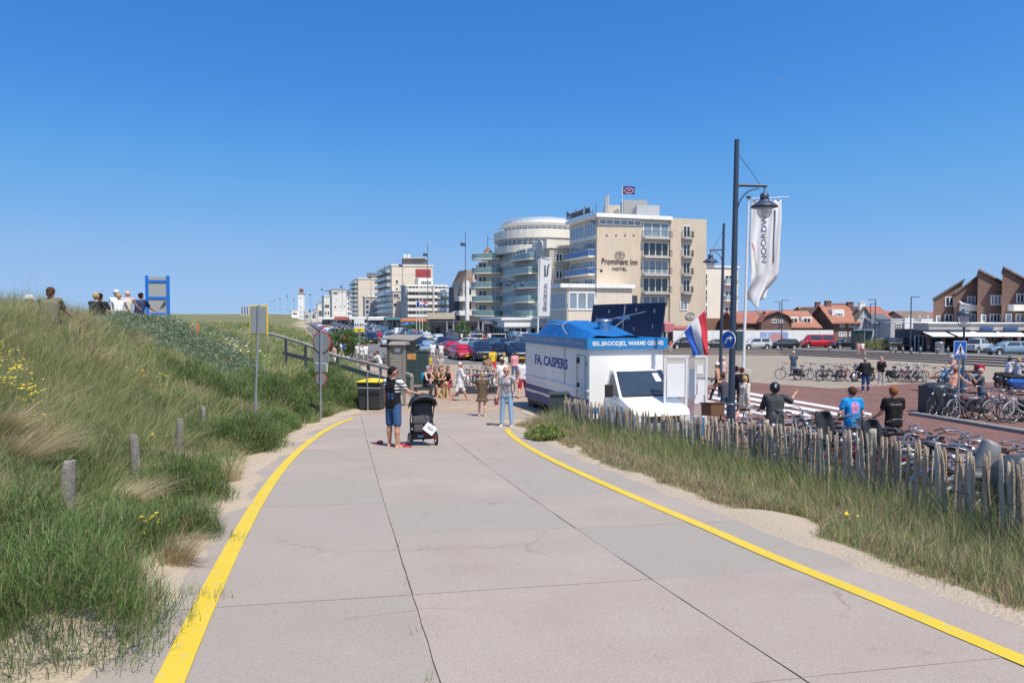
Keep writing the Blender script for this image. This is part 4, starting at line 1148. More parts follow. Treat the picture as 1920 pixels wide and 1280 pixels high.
F1.win(1770.5,1787,557,574.5,2);F1.win(1770.5,1786,589,604,2,gl=glass1);F1.win(1754,1763,591,604,1,gl=glass2)
F2.win(1812,1827,555,571,2,gl=glass2);F2.band('balcony',F2.u(1798),F2.u(1831),F2.z(1815,583),F2.z(1815,572),1.0,cream);F2.win(1796,1828,589,604,4,gl=glass2)
F3.win(1856,1876,553,572,3,gl=glass2);F3.win(1838,1848,589,604,1,gl=glass2);F3.win(1855,1875,587.5,604,3)
F4.win(1904,1925,551,568,3,gl=glass1);F4.band('balcony',F4.u(1888),F4.u(1931),F4.z(1910,583),F4.z(1910,571),1.2,cream);F4.win(1884,1896,588,604,1,gl=glass2);F4.win(1903,1930,587.5,604,3,gl=glass2)
xa,xb=PT(1733,92)[0],PT(1990,92)[0]
BK.box('shop_fascia',xa,xb,91,94.6,(590-619)/FPX*92,(590-606.5)/FPX*92,cmat((.48,.45,.40),'wall'));BK.box('fascia_cap',xa-.2,xb,90.8,101.6,(590-606.4)/FPX*92,(590-605)/FPX*92,white)
BK.box('shop_back_wall',xa+1,xb,94.5,101,-5.6,(590-619)/FPX*92,dgrey)
SF=BK.face((xa,94.45),(xb,94.45));w=SF.len
for i in range(9):SF.winu(w*(i+.06)/9,w*(i+.92)/9,-5.0,-2.6,3,gl=(glass1,glass2)[i%3==1],fr=(wframe,dframe)[i%2],fw=.1)
for i in range(10):x=xa+.2+(xb-xa-.4)*i/9;BK.box('pillar',x-.2,x+.2,91.2,91.6,-5.6,(590-619)/FPX*92,brick_d)
SA=BK.face((xa,90.95),(xb,90.95))
navy=mat('navy_shop_sign',(.03,.045,.09),.5)
SA.bandp('shop_sign',1735,1775,618,627,.25,navy);SA.bandp('shop_sign',1776,1817,618,627,.25,navy)
for a,b in((1838,1861),(1882,1907)):
 SA.bandp('shop_sign',a,b,613.5,618.5,.2,mat('blue_shop_sign',(.05,.10,.28),.5));SA.bandp('shop_sign',a-9,b+3,619.5,624,.5,navy)
for a,b in((1813,1858),(1860,1910),(1730,1770),(1778,1812)):
 u0,u1=SA.u(a),SA.u(b);z=SA.z((a+b)/2,627)
 mb=MB().add([(0,0,.35),(u1-u0,0,.35),(u1-u0,-2.2,-.15),(0,-2.2,-.15),(0,0,.29),(u1-u0,0,.29),(u1-u0,-2.2,-.21),(0,-2.2,-.21)],[(0,1,2,3),(7,6,5,4),(0,4,5,1),(1,5,6,2),(2,6,7,3),(3,7,4,0)])
 me=mb.mesh('awning');me.materials.append(whitec);SA.place('awning',me,u0,z)
for i,(px0,px1,pe,pr,Y,wm,rm)in enumerate(((1395,1425,588,584,260,pinkish,roof_b),(1426,1475,587,583,280,pinkish,roof_r),(1600,1680,596,584,210,brick_b,roof_r),(1672,1700,598,591,230,cream,roof_t),(1730,1800,592,586,250,pinkish,roof_r),(1800,1990,592,585,250,brick_b,roof_r),(1990,2200,590,583,200,brick_b,roof_b),(1480,1600,592,582,220,brick_b,roof_r))):
 lb=['far low brown roof right of the annex','far red roof over the gambrel house','far red roof behind the pale houses','far orange tiled roof left of the modern building','far red roof left of the brick shops','far roof hidden behind the brick shops','roof outside the right edge','far red roof behind the orange roofed houses'][i]
 house('tiled_house',lb,px0,px1,Y,pe,pr,10,wm,rm,kind='eave')
VW=mat('white_van_paint',(.82,.82,.80),.35,var=.06,scale=1.2,coat=.3);VB=mat('blue_sign_paint',(.012,.21,.52),.35,var=.05,coat=.3);VS=mat('blue_stripe_paint',(.008,.05,.20),.4);VN=mat('navy_panel',(.008,.014,.05),.7,var=.1,scale=2)
tarp=mat('blue_tarpaulin',(.010,.13,.38),.5,var=.15,scale=3,bump=.5,bscale=6);steel=mat('galvanised_steel',(.42,.44,.46),.4,.7,var=.2,scale=8);blk=mat('black_plastic',(.02,.02,.022),.5);tyre_m=mat('tyre_rubber',(.018,.018,.02),.8);rim_m=mat('rim_metal',(.45,.46,.47),.35,.6)
glv=mat('dark_windscreen',(.03,.045,.065),.06,var=.4,scale=2,spec=.9);lamp_gl=mat('lamp_glass',(.6,.62,.64),.15,spec=.8);letter_w=mat('white_lettering',(.8,.8,.78),.5,var=0);letter_b=mat('blue_lettering',(.02,.06,.26),.5,var=0)
vz=gz(2.3,22)
van=root('food_van',(2.28,22.0,vz),R(16.5),'white and blue fish sandwich sales van parked beside the paling fence','food van')
Wd,Ln=2.42,6.25
TL=-.0
def vslope(y):return gz(2.28-.284*y,22+.958*y)-vz
mb=MB().box(0,Wd,0,Ln,.42,2.62);mb.build('box_body',VW,van,bevel=.03)
MB().box(-.05,0,.02,Ln,1.24,1.30).box(-.025,0,.02,Ln,1.05,1.10).build('rub_rail',VW,van)
MB().box(-.012,-.0,.0,Ln,.80,.98).build('stripe',VS,van);MB().box(-.012,0,.0,Ln,.44,.70).build('lower_stripe',VS,van);MB().box(0.02,Wd-.02,-.012,0,.62,.78).build('front_stripe',VB,van)
MB().box(-.02,-.0,2.02,2.05,1.3,2.5).build('panel_seam',steel,van)
MB().box(-.10,Wd+.10,-.10,0,2.50,2.83).box(-.10,0,0,Ln+.1,2.50,2.83).box(Wd,Wd+.1,0,Ln+.1,2.50,2.83).box(0,Wd,Ln,Ln+.1,2.5,2.83).build('sign_board',VB,van)
text('lettering','BEL.BROODJES, WARME GEB.VIS',1,van,(Wd/2,-.108,2.665),(math.pi/2,0,0),letter_w,.004,.02,width=2.3,height=.17)
text('lettering','BELEGDE BROODJES, WARME GEBAKKEN VIS, NIEUWE HARING',1,van,(-.108,Ln/2,2.665),(math.pi/2,0,-math.pi/2),mat('faded_lettering',(.45,.48,.55),.5,var=0),.004,.02,width=5.9,height=.17)
def serif_text(s_,W_,H_,loc,rot):
 me=text_mesh(s_,1,.004,.025)
 xs=[v.co.x for v in me.vertices];ys=[v.co.y for v in me.vertices]
 me.transform(Matrix.Diagonal((W_/(max(xs)-min(xs)),H_/(max(ys)-min(ys)),1,1)))
 bm=bmesh.new();bm.from_mesh(me)
 lo=min(v.co.y for v in bm.verts);hi=max(v.co.y for v in bm.verts)
 foot=sorted({round(v.co.x,2)for v in bm.verts if abs(v.co.y-lo)<.006})
 head=sorted({round(v.co.x,2)for v in bm.verts if abs(v.co.y-hi)<.006})
 def bars(xs,y):
  last=-9
  for x in xs:
   if x-last<.055:continue
   last=x
   r=bmesh.ops.create_cube(bm,size=1)
   bmesh.ops.scale(bm,vec=(.075,.012,.008),verts=r['verts']);bmesh.ops.translate(bm,vec=(x+.01,y,0),verts=r['verts'])
 bars(foot,lo+.006);bars(head,hi-.006)
 bm.to_mesh(me);bm.free()
 o=link('lettering',me,van,letter_b);o.location=loc;o.rotation_euler=rot
serif_text('FA. CASPERS',3.3,.33,(-.006,3.45,1.92),(math.pi/2,0,-math.pi/2))
db=MB();db.tube([(-.02,.28,.85),(-.02,.28,2.3),(-.02,.95,2.3)],.014,5);db.box(-.04,0,.16,.28,1.25,1.34);db.box(-.04,0,.16,.28,2.0,2.1);db.tube([(-.02,.95,.85),(-.02,.95,2.3)],.012,5);db.build('door_frame',steel,van)
MB().box(-.05,0,.78,.92,2.05,2.22).build('latch_plate',blk,van);MB().box(-.05,0,.80,.90,1.32,1.44).build('latch',blk,van)
cab=MB()
cx0,cx1=.50,2.40
KZ=1.17
def cabsec(y,z0,z1,ins):return[(cx0+ins,y,z0),(cx1-ins,y,z0),(cx1-ins,y,z1),(cx0+ins,y,z1)]
prof=[(0,1.62),(-.28,1.60),(-.95,.98),(-1.75,.74),(-1.86,.60),(-1.88,.30),(-1.0,.28),(0,.28)]
vs=[];insl=[.16,.16,.05,.09,.12,.10,0,0]
for side in(0,1):
 for(y,z),i_ in zip(prof,insl):vs.append(((cx0+i_)if side==0 else(cx1-i_),y,z))
n=len(prof)
lower=[(0,.98),(0,.28)]
cab.add(vs,[(i,(i+1)%n,(i+1)%n+n,i+n)for i in range(n)])
def sideskin(sgn):
 X=cx0 if sgn<0 else cx1;s=1 if sgn<0 else-1
 q=[(X+s*.16,0,1.62),(X+s*.16,-.28,1.60),(X+s*.05,-.95,.98),(X,0,.98),(X+s*.09,-1.75,.74),(X+s*.12,-1.86,.60),(X+s*.10,-1.88,.30),(X,-1.0,.28),(X,0,.28),(X,-1.0,.80)]
 cab.add(q,[(0,1,2,3),(3,2,9,8)if False else(3,2,9),(3,9,7,8),(2,4,9),(9,4,5),(9,5,6,7)])
sideskin(-1);sideskin(1)
cab.v=[(x,y,z*KZ)for x,y,z in cab.v]
cabo=cab.build('cab',VW,van,bevel=0)
md=cabo.modifiers.new('b','BEVEL');md.width=.03;md.segments=3;md.limit_method='ANGLE';md.angle_limit=R(25)
def quad(name,pts,m,parent,th=.015):
 a,b,c=Vector(pts[0]),Vector(pts[1]),Vector(pts[2]);nrm=(b-a).cross(c-a).normalized()*th
 mb=MB().add([Vector(p)for p in pts]+[Vector(p)+nrm for p in pts],[tuple(range(len(pts)))[::-1],tuple(range(len(pts),2*len(pts)))]+[(i,(i+1)%len(pts),(i+1)%len(pts)+len(pts),i+len(pts))for i in range(len(pts))])
 return mb.build(name,m,parent)
def wsp(x,t):
 y=-.95+(.95-.28)*t;z=(.98+(.62)*t)*KZ;i_=.05+.11*t
 return(cx0+i_+(cx1-cx0-2*i_)*x,y-.012,z+.012)
ws=quad('windscreen',[wsp(.04,.06),wsp(.96,.06),wsp(.95,.93),wsp(.05,.93)],glv,van)
quad('sticker',[wsp(.75,.55),wsp(.86,.55),wsp(.845,.85),wsp(.74,.85)],letter_w,ws,.02)
MB().tube([wsp(.2,.05),wsp(.48,.10)],.01,4).tube([wsp(.55,.05),wsp(.8,.10)],.01,4).tube([wsp(.05,.03),wsp(.95,.03)],.012,4).build('wipers',blk,van)
MB().tube([wsp(.05,.05),wsp(.95,.05),wsp(.95,.95),wsp(.05,.95),wsp(.05,.05)],.018,5).build('windscreen_seal',blk,van)
X0=cx0-.004
quad('side_window',[(X0+.01,-.12,1.19),(X0+.145,-.12,1.78),(X0+.14,-.30,1.78),(X0+.045,-.84,1.19)],glv,van)
quad('door_panel',[(X0,-.1,.47),(X0-.0,-.1,1.13),(X0+.035,-.86,1.13),(X0+.03,-.95,.64)],VW,van,.008)
mr=MB().box(X0-.28,X0-.05,-.72,-.62,1.15,1.52).build('mirror',blk,van,bevel=.03);MB().tube([(X0,-.66,1.2),(X0-.12,-.68,1.23)],.02,5).tube([(X0,-.66,1.44),(X0-.12,-.68,1.41)],.02,5).build('mirror_arm',blk,van)
MB().box(cx1+.02,cx1+.22,-.72,-.62,1.0,1.3).build('mirror',blk,van,bevel=.03)
MB().box(cx0+.75,cx0+1.1,-1.36,-1.22,1.01,1.04).build('bonnet_vent',VW,van)
MB().box(cx0+.1,cx1-.1,-1.93,-1.84,.30,.52).build('bumper',mat('grey_bumper',(.25,.26,.27),.6),van,bevel=.02);MB().box(cx0+.45,cx1-.45,-1.90,-1.86,.55,.72).build('grille',blk,van)
for x in(cx0+.14,cx1-.44):MB().box(x,x+.30,-1.905,-1.85,.56,.76).build('headlight',lamp_gl,van,bevel=.02)
def wheel(parent,x,y,z,r,w,M=None,name='wheel',rimmat=None,spokes=0):
 me=MB()
 c=Matrix.Translation((x,y,z))@Matrix.Rotation(math.pi/2,4,'Y')
 prof=[(r*.62,-w/2),(r*.93,-w/2),(r,-w*.36),(r,w*.36),(r*.93,w/2),(r*.62,w/2)]
 me.lathe(prof,24,0,c)
 o=me.build(name,tyre_m,parent)
 h=MB().lathe([(r*.62,-w/2+.01),(r*.60,-w*.30),(r*.25,-w*.34),(r*.15,-w*.45),(0,-w*.45)],20,0,c).lathe([(0,w*.45),(r*.15,w*.45),(r*.25,w*.34),(r*.60,w*.30),(r*.62,w/2-.01)],20,0,c)
 h.build('rim',rimmat or rim_m,o)
 return o
for y,x in((4.55,.14),(4.55,Wd-.14),(-1.1,cx0+.12),(-1.1,cx1-.12)):wheel(van,x,y,.33+vslope(y)*(1 if y>0 else 1),.33,.2)
MB().box(-.006,.04,4.05,5.05,.30,.72).build('wheel_arch',blk,van)
MB().box(.05,Wd-.05,.3,Ln-.1,.30,.42).box(.1,Wd-.1,5.5,6.2,-.02,.3).build('chassis',blk,van)
rt_=MB()
def rfn(u,v):
 x=.06+1.75*u;y=.15+5.4*v
 e=min(u,1-u)*7;h=.46*min(1,e)*min(1,6*(1-v))*min(1,.10+2.4*v)
 h+=(.05*math.sin(v*9+1)+.02*math.sin(u*11+v*15))*min(1,e)
 return(x,y,2.80+max(0,h))
rt_.grid(8,11,rfn,smooth=False);ro=rt_.build('roof_tarpaulin',tarp,van)
MB().box(.06,1.8,.15,5.55,2.62,2.80).build('roof_box',VB,van)
MB().lathe([(.20,3.02),(.20,3.30),(.27,3.31),(.27,3.35),(.12,3.40),(0,3.41)],18,0,Matrix.Translation((.95,1.1,0))).build('chimney_cowl',mat('stainless_steel',(.55,.56,.57),.25,.9),van)
rope=MB();rope.tube(catmull([(-.06,4.6,2.86),(.1,4.0,3.2),(.3,3.0,3.18),(.7,1.9,3.12)],6),.012,5);rope.tube(catmull([(-.05,1.7,2.9),(.05,2.4,3.14),(.5,3.2,3.33)],6),.012,5)
rope.build('rope',mat('grey_rope',(.4,.38,.34),.9),van)
hp=[]
y0,y1=.2,5.9;xb,zb=Wd+.02,2.84;xt,zt_=Wd+.16,3.90
hb=MB().add([(xb,y0,zb),(xb,y1,zb),(xt,y1,zt_),(xt,y0,zt_),(xb+.04,y0,zb-.02),(xb+.04,y1,zb-.02),(xt+.04,y1,zt_-.02),(xt+.04,y0,zt_-.02)],[(0,1,2,3),(7,6,5,4),(0,4,5,1),(1,5,6,2),(2,6,7,3),(3,7,4,0)])
hatch=hb.build('serving_hatch',VN,van)
MB().tube([(.9,1.0,2.85),(xb+.06,2.6,3.5)],.02,6).tube([(xb+.02,3.0,2.95),(xb+.11,3.0,3.8)],.03,6).tube([(.7,4.9,2.9),(1.9,3.6,3.3),(xb+.08,1.4,3.62)],.016,6).build('hatch_strut',steel,hatch)
MB().box(xb+.04,xb+.07,2.5,3.5,3.36,3.46).build('hatch_handle',VB,hatch)
fx=MB()
for(yy,t)in((.8,.3),(.8,.75),(2.1,.2),(2.1,.8),(4.3,.25),(4.3,.75),(5.3,.5),(3.0,.9)):fx.box(xb+.14*t-.03,xb+.14*t-.0,yy-.02,yy+.02,zb+1.06*t-.06,zb+1.06*t+.06)
fx.box(xb+.015,xb+.05,.2,5.9,2.83,2.88)
fx.build('hatch_fixings',steel,hatch)
pz=gz(4.9,20.9)
ws_=root('glass_screen',(4.35,21.2,pz),R(4),'white framed glass wind screen with paper notices and a blue base panel beside the van','wind screen')
fw_=MB();
for x in(0,.62,1.20):fw_.box(x-.03,x+.03,-.03,.03,0,2.30)
fw_.box(-.03,1.23,-.03,.03,2.27,2.33);fw_.box(.62,1.2,-.025,.025,.55,.60);fw_.box(0,.62,-.025,.025,.02,.08)
fw_.build('frame',wrail_m,ws_)
glm=mat('clear_screen_glass',(.75,.80,.82),.02,var=0,alpha=.18)
MB().box(.03,.59,-.006,.006,.08,2.27).build('glass_pane',glm,ws_);MB().box(.65,1.17,-.006,.006,.60,2.27).build('glass_pane',glm,ws_)
MB().box(.65,1.18,-.012,.012,.02,.55).build('base_panel',VB,ws_)
pm=mat('white_paper',(.75,.76,.78),.8,var=.03)
for(a,b,c,d)in((.06,.57,1.15,2.10),(.67,.90,1.1,1.95),(.93,1.10,1.8,2.05),(.95,1.16,1.2,1.62),(.84,1.12,.95,1.20),(1.10,1.16,.72,.84)):MB().box(a,b,-.02,-.012,c,d).build('notice',pm,ws_)
fl_top=at(1324,578,22.3);fl_bot=at(1257,650,22.6)
o_=fl_bot
fp=root('tricolour_flag',fl_bot,0,'red white and blue flag drooping from a slanted white pole on the van','flag')
MB().tube([(0,0,0),fl_top-o_],.018,8).build('pole',wrail_m,fp)
ha=at(1322,581,22.3)-o_;hb_=at(1283,622,22.42)-o_
ba=at(1331,664,22.25)-o_;bb=at(1299,669,22.5)-o_
def flagfn(u,v):
 top=ha.lerp(hb_,u);bot=ba.lerp(bb,u)
 p=top.lerp(bot,v)
 p=p+Vector((.05*math.sin(v*5+u*5)*v-(.10*v*(1-v)*(u-.1)),.12*math.sin(u*9+v*3.5)*v,-.03*math.sin(u*7)*v))
 if u>.3:p.x+=.10*v*(1-v)*1.2
 return p
fb_=MB();nu,nv=19,16
vs=[flagfn(i/(nu-1),j/(nv-1))for j in range(nv)for i in range(nu)]
for j in range(nv-1):
 for i in range(nu-1):fb_.f.append((j*nu+i,j*nu+i+1,(j+1)*nu+i+1,(j+1)*nu+i));fb_.m.append(0 if i<6 else 1 if i<12 else 2);fb_.sm.append(True)
fb_.v=[tuple(v)for v in vs]
fred=mat('flag_red',(.55,.03,.05),.8,var=.08);fwht=mat('flag_white',(.75,.75,.76),.8,var=.05);fblu=mat('flag_blue',(.02,.09,.42),.8,var=.08)
fo=fb_.build('flag_cloth',[fred,fwht,fblu],fp,fix=False);solidify(fo,.006)
MB().grid(5,5,lambda u,v:(at(1299+8*u+2*v,648,22.5)-o_)+Vector((0,.03*math.sin(u*6),-.32*v*(1-.3*u)))).build('flag_tail',fred,fp)
slate=mat('slate_blue_lamp_paint',(.045,.065,.10),.45,.2,var=.1);galv=mat('galvanised_pole',(.36,.39,.42),.45,.6,var=.15,scale=5);signback=mat('grey_sign_back',(.30,.315,.32),.6,.2,var=.05,scale=2)
yb_=mat('yellow_sign_border',(.75,.52,.02),.5);redrim=mat('red_sign_rim',(.42,.05,.05),.5,var=.2);wood=mat('weathered_wood',(.35,.285,.22),.9,var=.45,scale=14,bump=.6,bscale=50);wood2=mat('pale_weathered_wood',(.50,.43,.345),.9,var=.4,scale=14,bump=.6,bscale=50)
wood3=mat('grey_brown_wood',(.27,.205,.155),.9,var=.45,scale=14,bump=.6,bscale=50)
timber=mat('grey_timber',(.235,.215,.19),.9,var=.5,scale=14,bump=.6,bscale=50);timber2=mat('pale_grey_timber',(.31,.29,.26),.9,var=.4,scale=14,bump=.6,bscale=50)
bin_m=mat('anthracite_plastic',(.028,.033,.04),.5);bin_y=mat('yellow_lid',(.75,.58,.02),.45);dgreen=mat('dark_green_box',(.03,.055,.055),.55,var=.15)
def lamp_post(px,topY,Y,arm,label,hgt=8.1,side=1,lean=0.0,r=.085):
 base=gpt(px,Y);zt=(590-topY)/FPX*Y-base.z
 o=root('street_lamp',base,0,label,'street lamp')
 MB().tube([(0,0,0),(0,0,1.1)],r*1.45,12).tube([(0,0,1.1),(lean*.4,0,zt*.45),(lean,0,zt)],[r*1.05,r,r*.75],12).build('pole',slate,o)
 az=zt-1.2;L=arm*side;x0=lean*.85
 a=MB().tube([(x0,0,az),(x0+L,0,az-.02)],.04,8);a.tube(catmull([(x0,0,az-.95),(x0+L*.12,0,az-.45),(x0+L*.4,0,az-.17),(x0+L*.75,0,az-.08)],5),.018,6);a.tube([(x0,0,zt-.3),(x0+L*.8,0,az)],.008,4)
 a.build('arm',slate,o)
 lx=x0+L*.93
 M=Matrix.Translation((lx,0,az))
 MB().lathe([(.02,-.02),(.03,-.2),(.10,-.22),(.12,-.36),(.10,-.38),(.22,-.46),(.33,-.54),(.36,-.585),(.30,-.60),(.0,-.60)],20,0,M).build('lamp_hood',slate,o)
 MB().lathe([(.20,-.60),(.19,-.74),(.12,-.86),(.0,-.90)],16,0,M).build('lamp_glass',mat('clear_lamp_bowl',(.65,.68,.70),.08,var=.05,alpha=.55),o)
 return o
L1=lamp_post(1370,265,20.0,.82,'tallest nearest slate blue lamp post with hooded lantern arm in front of the banner',lean=.08)
MB().box(.12,.29,-.04,.12,2.50,3.02).build('notice_box',mat('dark_teal_box',(.03,.07,.09),.5),L1)
lamp_post(1350,420,34.6,.63,'second slate blue lamp post with its lantern hanging to the left',side=-1,lean=.1,r=.075)
rs=L1
def disc(name,x,y,z,r,m,parent,th=.02,rz=0,tilt=0,n=28,ry=1.0):
 M=Matrix.Translation((x,y,z))@Matrix.Rotation(rz,4,'Z')
 pts=[(r*math.cos(2*math.pi*i/n),r*ry*math.sin(2*math.pi*i/n))for i in range(n)]
 mb=MB().add([(a,-th/2,b)for a,b in pts]+[(a,th/2,b)for a,b in pts],[tuple(range(n)),tuple(range(2*n-1,n-1,-1))]+[(i,(i+1)%n,(i+1)%n+n,i+n)for i in range(n)],0,M=M)
 return mb.build(name,m,parent)
sb=mat('traffic_blue',(.012,.10,.45),.4,var=.03);sw=mat('traffic_white',(.75,.76,.76),.4,var=.02)
q=at(1366,637,19.8);sgn=root('round_sign',(q.x,q.y,q.z),R(-58),'round blue traffic sign with white right arrow clamped on the tall lamp post','traffic sign')
d_=disc('sign_disc',0,0,0,.235,sw,sgn);disc('sign_face',0,-.012,0,.222,sb,sgn,.008)
ar=MB().tube([(-.10,-.022,-.10),(-.02,-.022,.03),(.10,-.022,.05)],.028,4);ar.add([(.05,-.022,.13),(.17,-.022,.06),(.07,-.022,-.05)],[(0,1,2)]);ar.build('arrow',sw,sgn)
MB().box(-.03,.03,0,.14,-.03,.03).build('clamp',galv,sgn)
lb=gpt(1805,37.0);cl=root('classic_lantern',lb,0,'ornate dark lantern post with a gull sitting on its top','street lamp')
cl_lantern_loc=lb.copy()
hL=(590-614)/FPX*37-lb.z
MB().lathe([(.16,0),(.16,.4),(.10,.5),(.09,1.2),(.06,1.25),(.05,hL-.1),(.07,hL)],12).build('pole',slate,cl)
M=Matrix.Translation((0,0,hL))
fr=MB()
for s in(-1,1):fr.tube([(0,0,hL),(s*.25,0,hL+.12),(s*.33,0,hL+.35),(s*.28,0,hL+.72)],.02,6)
fr.build('lantern_yoke',slate,cl)
MB().lathe([(.15,.15),(.26,.62)],8,0,M,False).build('lantern_glass',mat('lantern_glass',(.55,.6,.62),.1,alpha=.6),cl)
MB().lathe([(.36,.62),(.38,.68),(.22,.80),(.10,.86),(.10,.92),(0,.95)],14,0,M).build('lantern_roof',slate,cl)
zp_=gpt(1796,26.3);zs_=root('crossing_sign',zp_,R(-6),'square blue pedestrian crossing sign on a thin grey pole','traffic sign')
hs=(590-655)/FPX*26.3-zp_.z
MB().tube([(0,0,0),(0,0,hs+.28)],.032,10).build('pole',galv,zs_)
MB().box(-.21,.21,-.06,-.04,hs-.30,hs+.30).build('sign_board',sw,zs_);MB().box(-.195,.195,-.066,-.058,hs-.285,hs+.285).build('sign_face',sb,zs_)
MB().add([(-.17,-.075,hs-.20),(.17,-.075,hs-.20),(0,-.075,hs+.22)],[(0,1,2)]).build('triangle',sw,zs_)
wk=MB();bk=mat('traffic_black',(.02,.02,.02),.5)
wk.tube([(0,-.08,hs+.10),(0,-.08,hs+.13)],.022,6);wk.tube([(0,-.08,hs+.09),(0,-.08,hs-.02)],.024,4);wk.tube([(0,-.08,hs-.02),(-.035,-.08,hs-.13)],.014,4);wk.tube([(0,-.08,hs-.02),(.04,-.08,hs-.13)],.014,4);wk.tube([(0,-.08,hs+.06),(-.05,-.08,hs+.0)],.012,4);wk.tube([(0,-.08,hs+.06),(.05,-.08,hs+.01)],.012,4)
for i in range(5):x=-.12+i*.055;wk.box(x,x+.03,-.082,-.076,hs-.185,hs-.14)
wk.build('pictogram',bk,zs_)
bp_=gpt(1757,28);pb=root('litter_bin',bp_,R(10),'large black square litter container on the red paving by the crossing sign','litter bin')
MB().box(-.46,.46,-.46,.46,0,1.02).build('container',bin_m,pb,bevel=.02)
MB().lathe([(.50,1.02),(.48,1.06),(.38,1.12),(.30,1.10)],20).lathe([(.30,1.10),(.0,1.02)],20).build('rim',bin_m,pb)
def banner(px,Y,ytop,ybase,x0,x1,ytopb,ybot,label,shape=0):
 b=gpt(px,Y)if ybase is None else at(px,ybase,Y)
 b.z=gz(b.x,b.y);o=root('banner_mast',b,0,label,'banner')
 zt=(590-ytop)/FPX*Y-b.z
 ln=(7 if shape==0 else 2)/FPX*Y
 MB().tube([(0,0,0),(ln*.4,0,zt*.4),(ln,0,zt)],[.10,.085,.05],10).build('mast',wrail_m,o)
 MB().lathe([(.12,0),(.17,.08),(.05,.16),(0,.18)],10,0,Matrix.Translation((ln,0,zt-.04))).build('mast_cap',slate,o)
 X0=(x0-960)/FPX*Y-b.x;X1=(x1-960)/FPX*Y-b.x;Z1=(590-ytopb)/FPX*Y-b.z;Z0=(590-ybot)/FPX*Y-b.z
 MB().tube([(ln,0,Z1+.05),(X1+.5*(shape==0),0,Z1+.06+.1*(shape==0))],.03,6).build('cross_bar',galv,o)
 W_,H_=X1-X0,Z1-Z0
 def fn(u,v):
  x=X0+W_*u;z=Z1-H_*v
  if shape==0:
   ed=.10*v-.02;x+=-W_*ed*.9
   x+=W_*(.045*math.sin(v*11+u)*v)
   k=max(0,v-.72)/.28
   x-=W_*(u*.42*k**1.3);z+=H_*.05*k*math.sin(u*7+1);
   y=.12*math.sin(v*6+u*3)+k*.45*math.sin(u*9+v*7)+.05*math.sin(u*22+v*6)
   x+=W_*.03*k*math.sin(v*26)
  else:
   x+=W_*(-.16*v);y=.1*math.sin(v*5+u*2)
  return(x,y,z)
 mb=MB().grid(24,60,fn);fo=mb.build('banner_cloth',mat('banner_fabric',(.68,.68,.68),.8,var=.1,scale=1.2),o);solidify(fo,.01)
 me=text_mesh('NOORDWIJK',1,.0,.01)
 xs=[v.co.x for v in me.vertices];ys=[v.co.y for v in me.vertices];xa,xb=min(xs),max(xs);ya,yb=min(ys),max(ys)
 bm=bmesh.new();bm.from_mesh(me);bmesh.ops.triangulate(bm,faces=bm.faces)
 bmesh.ops.subdivide_edges(bm,edges=[e for e in bm.edges if e.calc_length()>.25],cuts=2)
 for v in bm.verts:
  s=(v.co.x-xa)/(xb-xa);t=(v.co.y-ya)/(yb-ya)
  if shape==0:p=fn(.36+.24*(1-t),.60-.575*s)
  else:p=fn(.28+.44*t,.44+.48*s)
  v.co=(p[0],p[1]-.035,p[2])
 bm.to_mesh(me);bm.free()
 tx=link('lettering',me,o,mat('grey_blue_lettering',(.14,.16,.21),.6))
 if shape==0:
  mb=MB().grid(5,12,lambda u,v:tuple(Vector(fn(.06+.13*v*(1-.3*u)+.06*u*math.sin(v*3),.40+.14*v))+Vector((0,-.03,0))));mb.build('red_swoosh',mat('pale_red_swoosh',(.60,.20,.18),.8),o)
  mb=MB().grid(4,12,lambda u,v:tuple(Vector(fn(.12+.10*v+.05*u*math.sin(v*3),.50+.22*v))+Vector((0,-.03,0))));mb.build('yellow_swoosh',mat('pale_yellow_swoosh',(.58,.54,.36),.8),o)
  MB().tube([Vector(fn(.78,.10+.5*i/8))+Vector((0,-.04,0))for i in range(9)],.05,4).build('small_lettering',mat('grey_blue_lettering',(.14,.16,.21),.6),o)
 else:
  mb=MB().tube([Vector(fn(.45,.12))+Vector((0,-.05,0)),Vector(fn(.48,.30))+Vector((0,-.05,0)),Vector(fn(.68,.29))+Vector((0,-.05,0)),Vector(fn(.72,.13))+Vector((0,-.05,0)),Vector(fn(.85,.10))+Vector((0,-.05,0))],.07,5);mb.build('printed_mark',mat('grey_blue_lettering',(.14,.16,.21),.6),o)
 return o
banner(1393,45,372,None,1406,1461,376,570,'white town banner on a tall white mast behind the tall lamp post')
banner(1008,80,483,None,1013,1034,484,594,'white town banner on a mast above the rear of the van',1)
cb_=gpt(1396,44.6);cbo=MB().lathe([(.42,0),(.42,.78),(.36,.82),(0,.82)],16).build('concrete_base',cmat((.33,.30,.26),'wall'));cbo.location=cb_;tag(cbo,'round concrete footing of the banner mast on the plaza','footing')
lampset=[(966,498,92),(1117,470,118),(873,515,130),(802,527,150),(755,540,178),(722,545,210),(696,550,245),(642,563,300),(606,565,340),(583,572,400),(540,574,450),(552,578,520),(526,576,560),(515,578,600),(508,579,650)]
slp=None
